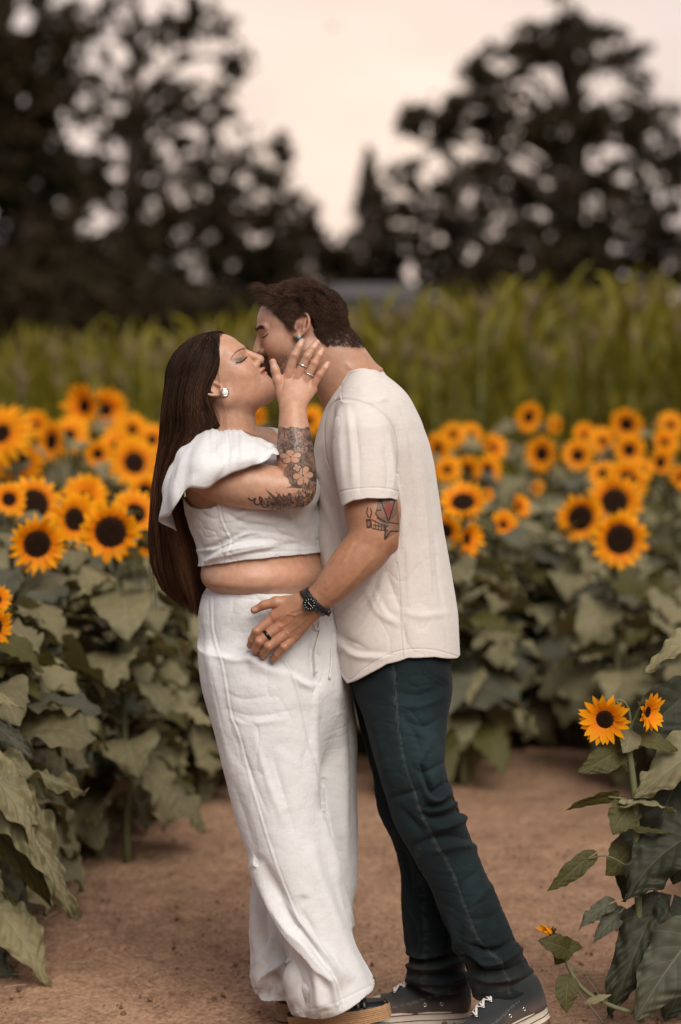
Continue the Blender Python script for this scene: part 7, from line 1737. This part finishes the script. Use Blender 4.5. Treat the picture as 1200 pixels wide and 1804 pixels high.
    for i in range(0):
        j = rs.uniform(-.8, .8); st.append(wpath([(391 + j, 592, -.05), (388 + j, 606, -.064), (387 + j, 622, -.072), (391 + j, 640, -.078), (394 + j * 2, 655, -.082)]))
    strands('loose_strand', st, .00026, np.tile([.060, .032, .018], (len(st), 1)) * (.6 + .8 * rs.rand(len(st), 1)), PW, M_HAIR)

# ---- lashes, stud, earrings, rings, watch, necklace
def disc_mb(mb, p, n, r, th, col=None, k=28, dome=0.0, seg=3):
    n = norm(n); u = norm(np.cross(n, [0, 0, 1.0])); v = np.cross(n, u); a = np.arange(k) * 2 * math.pi / k
    ring = lambda R, hh: p + n * hh + R * (np.cos(a)[:, None] * u + np.sin(a)[:, None] * v)
    L = [ring(r, 0), ring(r, th * .8), ring(r * .94, th)] + [ring(r * .94 * math.cos(q), th + dome * math.sin(q)) for q in np.linspace(0, math.pi / 2, seg + 2)[1:-1]]
    V = np.concatenate(L + [(p + n * (th + dome))[None]]); F = []
    for i in range(len(L) - 1):
        for j in range(k): F.append((i * k + j, i * k + (j + 1) % k, (i + 1) * k + (j + 1) % k, (i + 1) * k + j))
    n0 = mb.n; mb.add(V, F, col); b = (len(L) - 1) * k; mb.F.setdefault(3, []).append(np.array([(b + j, b + (j + 1) % k, len(V) - 1) for j in range(k)]) + n0)
def torus_mb(mb, c, ax, R, r, k=36, m=8, flat=1.0, col=None):
    c = np.asarray(c, float); ax = norm(ax); u = norm(np.cross(ax, [0, .3, 1.0])); v = np.cross(ax, u); a = np.arange(k) * 2 * math.pi / k; b = np.arange(m) * 2 * math.pi / m
    D = np.cos(a)[:, None] * u + np.sin(a)[:, None] * v
    V = (c + D[:, None] * (R + r * np.cos(b))[None, :, None] + ax * (r * flat * np.sin(b))[None, :, None]).reshape(-1, 3); i = np.arange(k * m).reshape(k, m)
    mb.add(V, np.stack([i, np.roll(i, -1, 0), np.roll(np.roll(i, -1, 0), -1, 1), np.roll(i, -1, 1)], -1).reshape(-1, 4), col)
if want('w') and want('d'):
    p, n = hit(w_body, 396.5, 691, .4); n = norm(n + np.array([.0, -1.5, 0]))
    mb = MB(); torus_mb(mb, p + n * .0030, n, .0082, .0018); torus_mb(mb, p + n * .0034, n, .0056, .0008)
    ring = link('earring', mb.me('earring'), PW, M_METAL)
    mb = MB(); disc_mb(mb, p + n * .0010, n, .0084, .0016, dome=.0040); link('pearl', mb.me('pearl'), ring, M_PEARL)
    p, n = hit(w_body, 453.5, 632.5, .4); mb = MB(); disc_mb(mb, p, n, .0011, .0008, dome=.0008); link('nose_stud', mb.me('nose_stud'), PW, M_METAL)
    def fing_ring(name, A, B, f, R, parent, th=.0011, flat=1.6, m=M_METAL):
        A, B = W(*A), W(*B); c = A + (B - A) * f; mb = MB(); torus_mb(mb, c, B - A, R, th, flat=flat); return link(name, mb.me(name), parent, m), c, norm(B - A)
    o, c, ax = fing_ring('ring', (524, 664, yh - .004), (541, 628, yh - .012), .60, .0116, PW, .0014, 1.5)
    mb = MB(); u = norm(np.array([0, -1.0, 0]) - ax * ax.dot([0, -1, 0])); w = np.cross(ax, u)
    for i in range(-3, 4): disc_mb(mb, c + u * .0118 * math.cos(i * .3) + w * .0118 * math.sin(i * .3), u * math.cos(i * .3) + w * math.sin(i * .3), .0012, .0008, k=8, dome=.0007)
    link('stone', mb.me('stone'), o, M_METAL)
    o, c, ax = fing_ring('ring', (538, 670, yh - .004), (554, 640, yh - .011), .42, .0116, PW, .0010, 1.4)
    mb = MB(); u = norm(np.array([.25, -1.0, 0]) - ax * ax.dot([.25, -1, 0])); w = np.cross(ax, u)
    for i in range(-3, 4): disc_mb(mb, c + u * .0120 * math.cos(i * .25) + w * .0120 * math.sin(i * .25), u * math.cos(i * .25) + w * math.sin(i * .25), .0010 + .0014 * (i == 1), .0010, k=8, dome=.0008)
    link('stone', mb.me('stone'), o, M_METAL)
    # lashes
    for sg in (-1,):
        E = []
        for i in range(46):
            xx = .066 + .0215 * i / 45; E.append((xx, sg * .12, float(np.interp(xx, [.062, .067, .073, .080, .086, .089], [.0062, .0035, -.0010, -.0028, -.0012, .0006]))))
        E = np.array(E); o = WH.o + E @ WH.M.T; dd = np.tile(-WH.M[:, 1] * sg, (len(E), 1)); t0 = np.zeros(len(E))
        for _ in range(60): t0 += np.clip(sdf_at(w_face, o + dd * t0[:, None]), -.01, .02) * .8
        Lq = WH.inv(o + dd * t0[:, None]); t = np.linspace(0, 1, 5)[None, :, None]
        dn = norm(np.stack([np.linspace(-.1, .9, len(Lq)), sg * np.linspace(1.0, .5, len(Lq)), np.full(len(Lq), -.55)], 1)); up = np.array([0, 0, .45])
        Q = Lq[:, None] + dn[:, None] * t * .0085 + up * t * t * .0085
        strands('eyelash', WH.o + Q @ WH.M.T, .00030, np.tile([.006, .005, .005], (len(E), 1)), PW, M_HAIR)
    # necklace and trouser cord
    pts = [hit(w_body, x, y, .4)[0] + np.array([0, -.0016, 0]) for x, y in ((424, 757), (434, 761), (444, 765), (452, 767), (458, 764), (458, 758))]
    mb = MB(); add_tube(mb, catmull(pts, 40), .0009, 6); link('necklace', mb.me('necklace'), PW, M_METAL)
    mb = MB()
    for path in ([(553, 1094), (555, 1104), (560, 1108), (563, 1100), (562, 1088)], [(562, 1086), (563, 1112), (558, 1132), (555, 1152), (557, 1180)], [(584, 1140), (584, 1165), (581, 1190)]):
        Pp = []
        for x, y in path:
            q, nn = hit(tr_tree, x, y, .5); Pp.append(q + np.array([0, -.005, 0]))
        add_tube(mb, catmull(Pp, 30), .0021, 8); 
        if len(path) != 5 or path[0][0] == 562: add_tube(mb, [Pp[-1] + np.array([0, 0, .004]), Pp[-1] - np.array([0, 0, .006])], [.0022, .0036], 8)
    link('drawstring', mb.me('drawstring'), PW, M_WHITE)
if want('m') and want('d'):
    E = []
    for i in range(40):
        xx = .072 + .0160 * i / 39; E.append((xx, .12, float(np.interp(xx, [.070, .074, .081, .088], [.0100, .0072, .0030, .0030]))))
    E = np.array(E); o = MH.o + E @ MH.M.T; dd = np.tile(-MH.M[:, 1], (len(E), 1)); t0 = np.zeros(len(E))
    for _ in range(60): t0 += np.clip(sdf_at(m_face, o + dd * t0[:, None]), -.01, .02) * .8
    Lq = MH.inv(o + dd * t0[:, None]); t = np.linspace(0, 1, 5)[None, :, None]
    dn = norm(np.stack([np.linspace(.1, .9, len(Lq)), np.linspace(1.0, .5, len(Lq)), np.full(len(Lq), -.55)], 1)); Q = Lq[:, None] + dn[:, None] * t * .0055 + np.array([0, 0, .45]) * t * t * .0055
    strands('eyelash', MH.o + Q @ MH.M.T, .00028, np.tile([.008, .006, .005], (len(E), 1)), PM, M_HAIR)
    p, n = hit(m_body, 527, 594, .4); mb = MB(); disc_mb(mb, p - n * .0005, n + np.array([0, -.8, 0]), .0046, .0016, dome=.0022); link('ear_plug', mb.me('ear_plug'), PM, M_TURQ)
    # black ring
    A, B = W(492, 1103, ym - .004), W(457, 1130, ym - .010); c = A + (B - A) * .60; mb = MB(); torus_mb(mb, c, B - A, .0120, .0018, flat=2.2); link('ring', mb.me('ring'), PM, M_DARKMETAL)
    # watch
    ax = norm(W(545, 1072, -.222) - W(588, 1030, -.232)); cw = W(557, 1060, -.2245)
    mb = MB(); band(mb, m_body, cw, ax, .021, .0012, .0028); watch = link('wristwatch', mb.me('wristwatch'), PM, M_BLACK)
    nf = norm(np.array([-.30, -1.0, .20])); nf = norm(nf - ax * ax.dot(nf) * .8)
    pc, _ = hit(m_body, 547.5, 1064.5, .5); pc = pc - nf * .001
    mb = MB(); disc_mb(mb, pc, nf, .0178, .0085); torus_mb(mb, pc + nf * .0085, nf, .0160, .0014); 
    u = norm(np.cross(nf, ax)); add_tube(mb, [pc + nf * .004 + u * .017, pc + nf * .004 + u * .0205], .0022, 8)
    case = link('case', mb.me('case'), watch, M_BLACK)
    mb = MB(); disc_mb(mb, pc + nf * .0086, nf, .0142, .0004); link('dial', mb.me('dial'), case, M_DARKMETAL)
    mb = MB(); vx = norm(np.cross([0, 0, 1.0], nf)); vy = np.cross(nf, vx)
    for i in range(12):
        a = i * math.pi / 6 + .25; dd = np.cos(a) * vx + np.sin(a) * vy; R = np.stack([dd, np.cross(nf, dd), nf], 1); add_box(mb, pc + nf * .0093 + dd * .0112, (.0030, .0011, .0004), R)
    for a, l, w in ((2.3, .0066, .0011), (-.75, .0085, .0009)):
        dd = np.cos(a) * vx + np.sin(a) * vy; R = np.stack([dd, np.cross(nf, dd), nf], 1); add_box(mb, pc + nf * .0096 + dd * l * .45, (l, w, .0004), R)
    link('marker', mb.me('marker', False), case, plain('lume', (.62, .58, .48), .6))
    tb, _ = hit(ts_tree, 580, 1076, .6); mb = MB(); add_box(mb, W(578.5, 1079.5, -.235), (.011, .003, .014), np.array(Matrix.Rotation(.5, 3, 'Y'))); link('strap_end', mb.me('strap_end'), watch, M_BLACK)

# ------------------------------------------------------------------- shoes
def sole_mb(fr, L, prof, zb, zt, n=40, w=.0):
    """solid sole from an outline: prof(s)->half width; zb, zt heights (functions of s)"""
    s = np.linspace(0, 1, n); hw = np.array([prof(q) for q in s]); V = []; 
    out = [(q, -h) for q, h in zip(s, hw)] + [(q, h) for q, h in zip(s[::-1][1:-1], hw[::-1][1:-1])]
    m = len(out); rings = []
    for k, (f, o) in enumerate(((0, -.004), (0.06, 0), (.35, .0015), (.40, .0), (.93, .0015), (1, -.003))):
        rings.append([fr.p(q * L, h + math.copysign(o, h), zb(q) + (zt(q) - zb(q)) * f) for q, h in out])
    V = np.array(rings).reshape(-1, 3); F = []
    for k in range(len(rings) - 1):
        for j in range(m): F.append((k * m + j, k * m + (j + 1) % m, (k + 1) * m + (j + 1) % m, (k + 1) * m + j))
    Fc = []
    for k in (0, len(rings) - 1):
        for j in range(1, n - 1):
            a = k * m
            Fc.append((a + j, a + j + 1, a + (m - j - 1) % m, a + (m - j) % m) if j < n - 1 else None)
    mb = MB(); mb.add(V, F + Fc); return mb
def foot_prof(s, heel=.034, waist=.031, ball=.048):
    w = np.interp(s, [0, .03, .10, .25, .45, .70, .86, .95, .99, 1.0], [.006, .019, heel - .004, heel, waist + .003, ball, ball - .008, .026, .012, .004]); return float(w)
def sneaker(name, heel, fwd, up, L, parent, col=(.030, .032, .032)):
    fr = Frame(heel, fwd, up)
    mb = sole_mb(fr, L, foot_prof, lambda s: 0.0 + .010 * max(0, s - .85) / .15, lambda s: .030 + .010 * max(0, s - .85) / .15)
    up_ = U(.020, fr.R((.040, 0, .050), (.055, 0, .105), .034, .040), fr.R((.045, 0, .045), (.150, 0, .045), .034, .036), fr.R((.150, 0, .042), (.235, 0, .030), .038, .028),
            fr.R((.215, .012, .028), (.215, -.012, .028), .030, .030), fr.R((.080, 0, .085), (.160, 0, .060), .030, .026), fr.R((.026, 0, .035), (.022, 0, .085), .022, .020))
    up_ = CUT(.002, up_, lambda p: .022 - fr.inv(p)[:, 2]); up_ = CUT(.002, up_, lambda p: fr.inv(p)[:, 2] - .118)
    c = fr.p(L * .5, 0, .06); h = .0042; V, Q = nets(up_, axis_grid(c[0] - .19, c[0] + .19, h), axis_grid(c[1] - .12, c[1] + .12, h), axis_grid(c[2] - .13, c[2] + .13, h)); V = project(up_, V, 2)
    Lq = fr.inv(V); x, y, z = Lq.T; ay = np.abs(y); cc = np.tile(np.array(col), (len(V), 1))
    stz = np.abs(x - (.205 - (ay * 1.2))); cap = x > .222; cc = np.where(cap[:, None], np.array([.42, .37, .31]), cc)
    line = (np.abs(z - (.045 + .25 * (.19 - x))) < .0014) & (x > .08) & (x < .2) & (ay > .012); cc = np.where(line[:, None], cc * 3.2, cc)
    dust = sstep(.075, .03, z) * .55 * (1 + vnoise(V * 60, 3) * .5); cc = cc * (1 - dust[:, None]) + np.array([.14, .10, .075]) * dust[:, None]
    V = V + vnormals(V, Q) * (.0010 * vnoise(V * 60, 8))[:, None]
    shoe = link(name, mesh_np(name, V, Q, True, cc), parent, M_CANVAS)
    so = link('sole', mb.me('sole'), shoe, M_RUBBER)
    mb = MB(); s = np.linspace(0, 1, 60)
    for f in (.36, .88):
        P = [fr.p(q * L, sg * (foot_prof(q) + .0016), .030 * f + .010 * max(0, q - .85) / .15) for sg, qs in ((1, s), (-1, s[::-1])) for q in qs]; add_tube(mb, P, .0011, 5)
    link('sole_stripe', mb.me('sole_stripe'), so, M_BLACK)
    # laces: sphere-traced onto the upper
    def on(x, y):
        o = fr.p(x, y * .6, .22); d = -fr.M[:, 2] + fr.M[:, 1] * (y * .35 / .03 * .1); q = trace(up_, o, d, n=60)[0]; return q
    lace = MB(); eye = MB(); X = [.095, .118, .141, .164, .187]; prev = None
    for i, x in enumerate(X):
        w = .019 - .0010 * i; a, b = on(x, w), on(x, -w); upv = fr.M[:, 2]
        add_tube(lace, catmull([a + upv * .002, on(x, 0) + upv * .006, b + upv * .002], 9), .0032, 6, flat=.4)
        if prev is not None:
            for (p, q, mm) in ((prev[0], b, 0), (prev[1], a, 0)): add_tube(lace, catmull([p + upv * .003, (p + q) / 2 + upv * .009, q + upv * .003], 9), .0032, 6, flat=.4)
        prev = (a, b)
        for q in (a, b): torus_mb(eye, q + upv * .0008, upv, .0042, .0013, k=14, m=6)
    for sx in (.075, .115):
        o = fr.p(sx, .10, .050); q = trace(up_, o, -fr.M[:, 1], n=60)[0]; torus_mb(eye, q, fr.M[:, 1], .0038, .0012, k=14, m=6)
    link('lace', lace.me('lace'), shoe, M_LACE); link('eyelet', eye.me('eyelet'), shoe, M_METAL); return shoe
if want('m') and want('s'):
    # far foot flat on the path, near foot rolling off its heel
    g1 = G(828, 1797); sneaker('sneaker', (W(829, 1770, .08)[0], .08, GZ), (-.995, -.08, 0), (0, 0, 1), .290, PM)
    hb = W(966, 1786, -.125); sneaker('sneaker', hb, norm(np.array([-.84, -.45, -.262])), (-.2, 0, 1), .290, PM, (.026, .029, .031))
if want('w') and want('s'):
    def wedge(heel, fwd, up, L):
        fr = Frame(heel, fwd, up); mb = sole_mb(fr, L, lambda s: foot_prof(s, .032, .033, .043), lambda s: 0.0, lambda s: .044 - .012 * s)
        # stitched ridges of the plaited sole
        sole = link('wedge_sandal', mb.me('wedge_sandal'), PW, M_JUTE); rb = MB(); s = np.linspace(.0, 1, 60)
        for f in (.14, .28, .42, .56, .70, .84):
            P = [fr.p(q * L, sg * (foot_prof(q, .032, .033, .043) + .0010), (.044 - .012 * q) * f) for sg, qs in ((1, s), (-1, s[::-1])) for q in qs]; add_tube(rb, P, .0021, 5)
        link('braid', rb.me('braid'), sole, M_JUTE)
        lb = sole_mb(fr, L - .004, lambda s: foot_prof(s, .032, .033, .043) - .002, lambda s: .045 - .012 * s, lambda s: .0485 - .012 * s); link('insole', lb.me('insole'), sole, M_BLACK)
        st = MB(); k = np.linspace(-1, 1, 14)
        for x, hgt in ((.70, .040), (.76, .034)): 
            P = [fr.p(L * x, .041 * q, .036 + hgt * math.sqrt(max(0, 1 - q * q * .98)) * .8) for q in k]; add_tube(st, P, .0065, 8, flat=.3)
        link('strap', st.me('strap'), sole, M_BLACK)
    toe = W(689, 1787, -.03); f = norm(np.array([.955, .05, .165])); wedge(toe - f * .245, f, (-.12, 0, 1), .245)
    wedge(np.array([W(488, 1772, .09)[0], .10, GZ]), norm(np.array([.9, -.25, 0])), (0, 0, 1), .24)
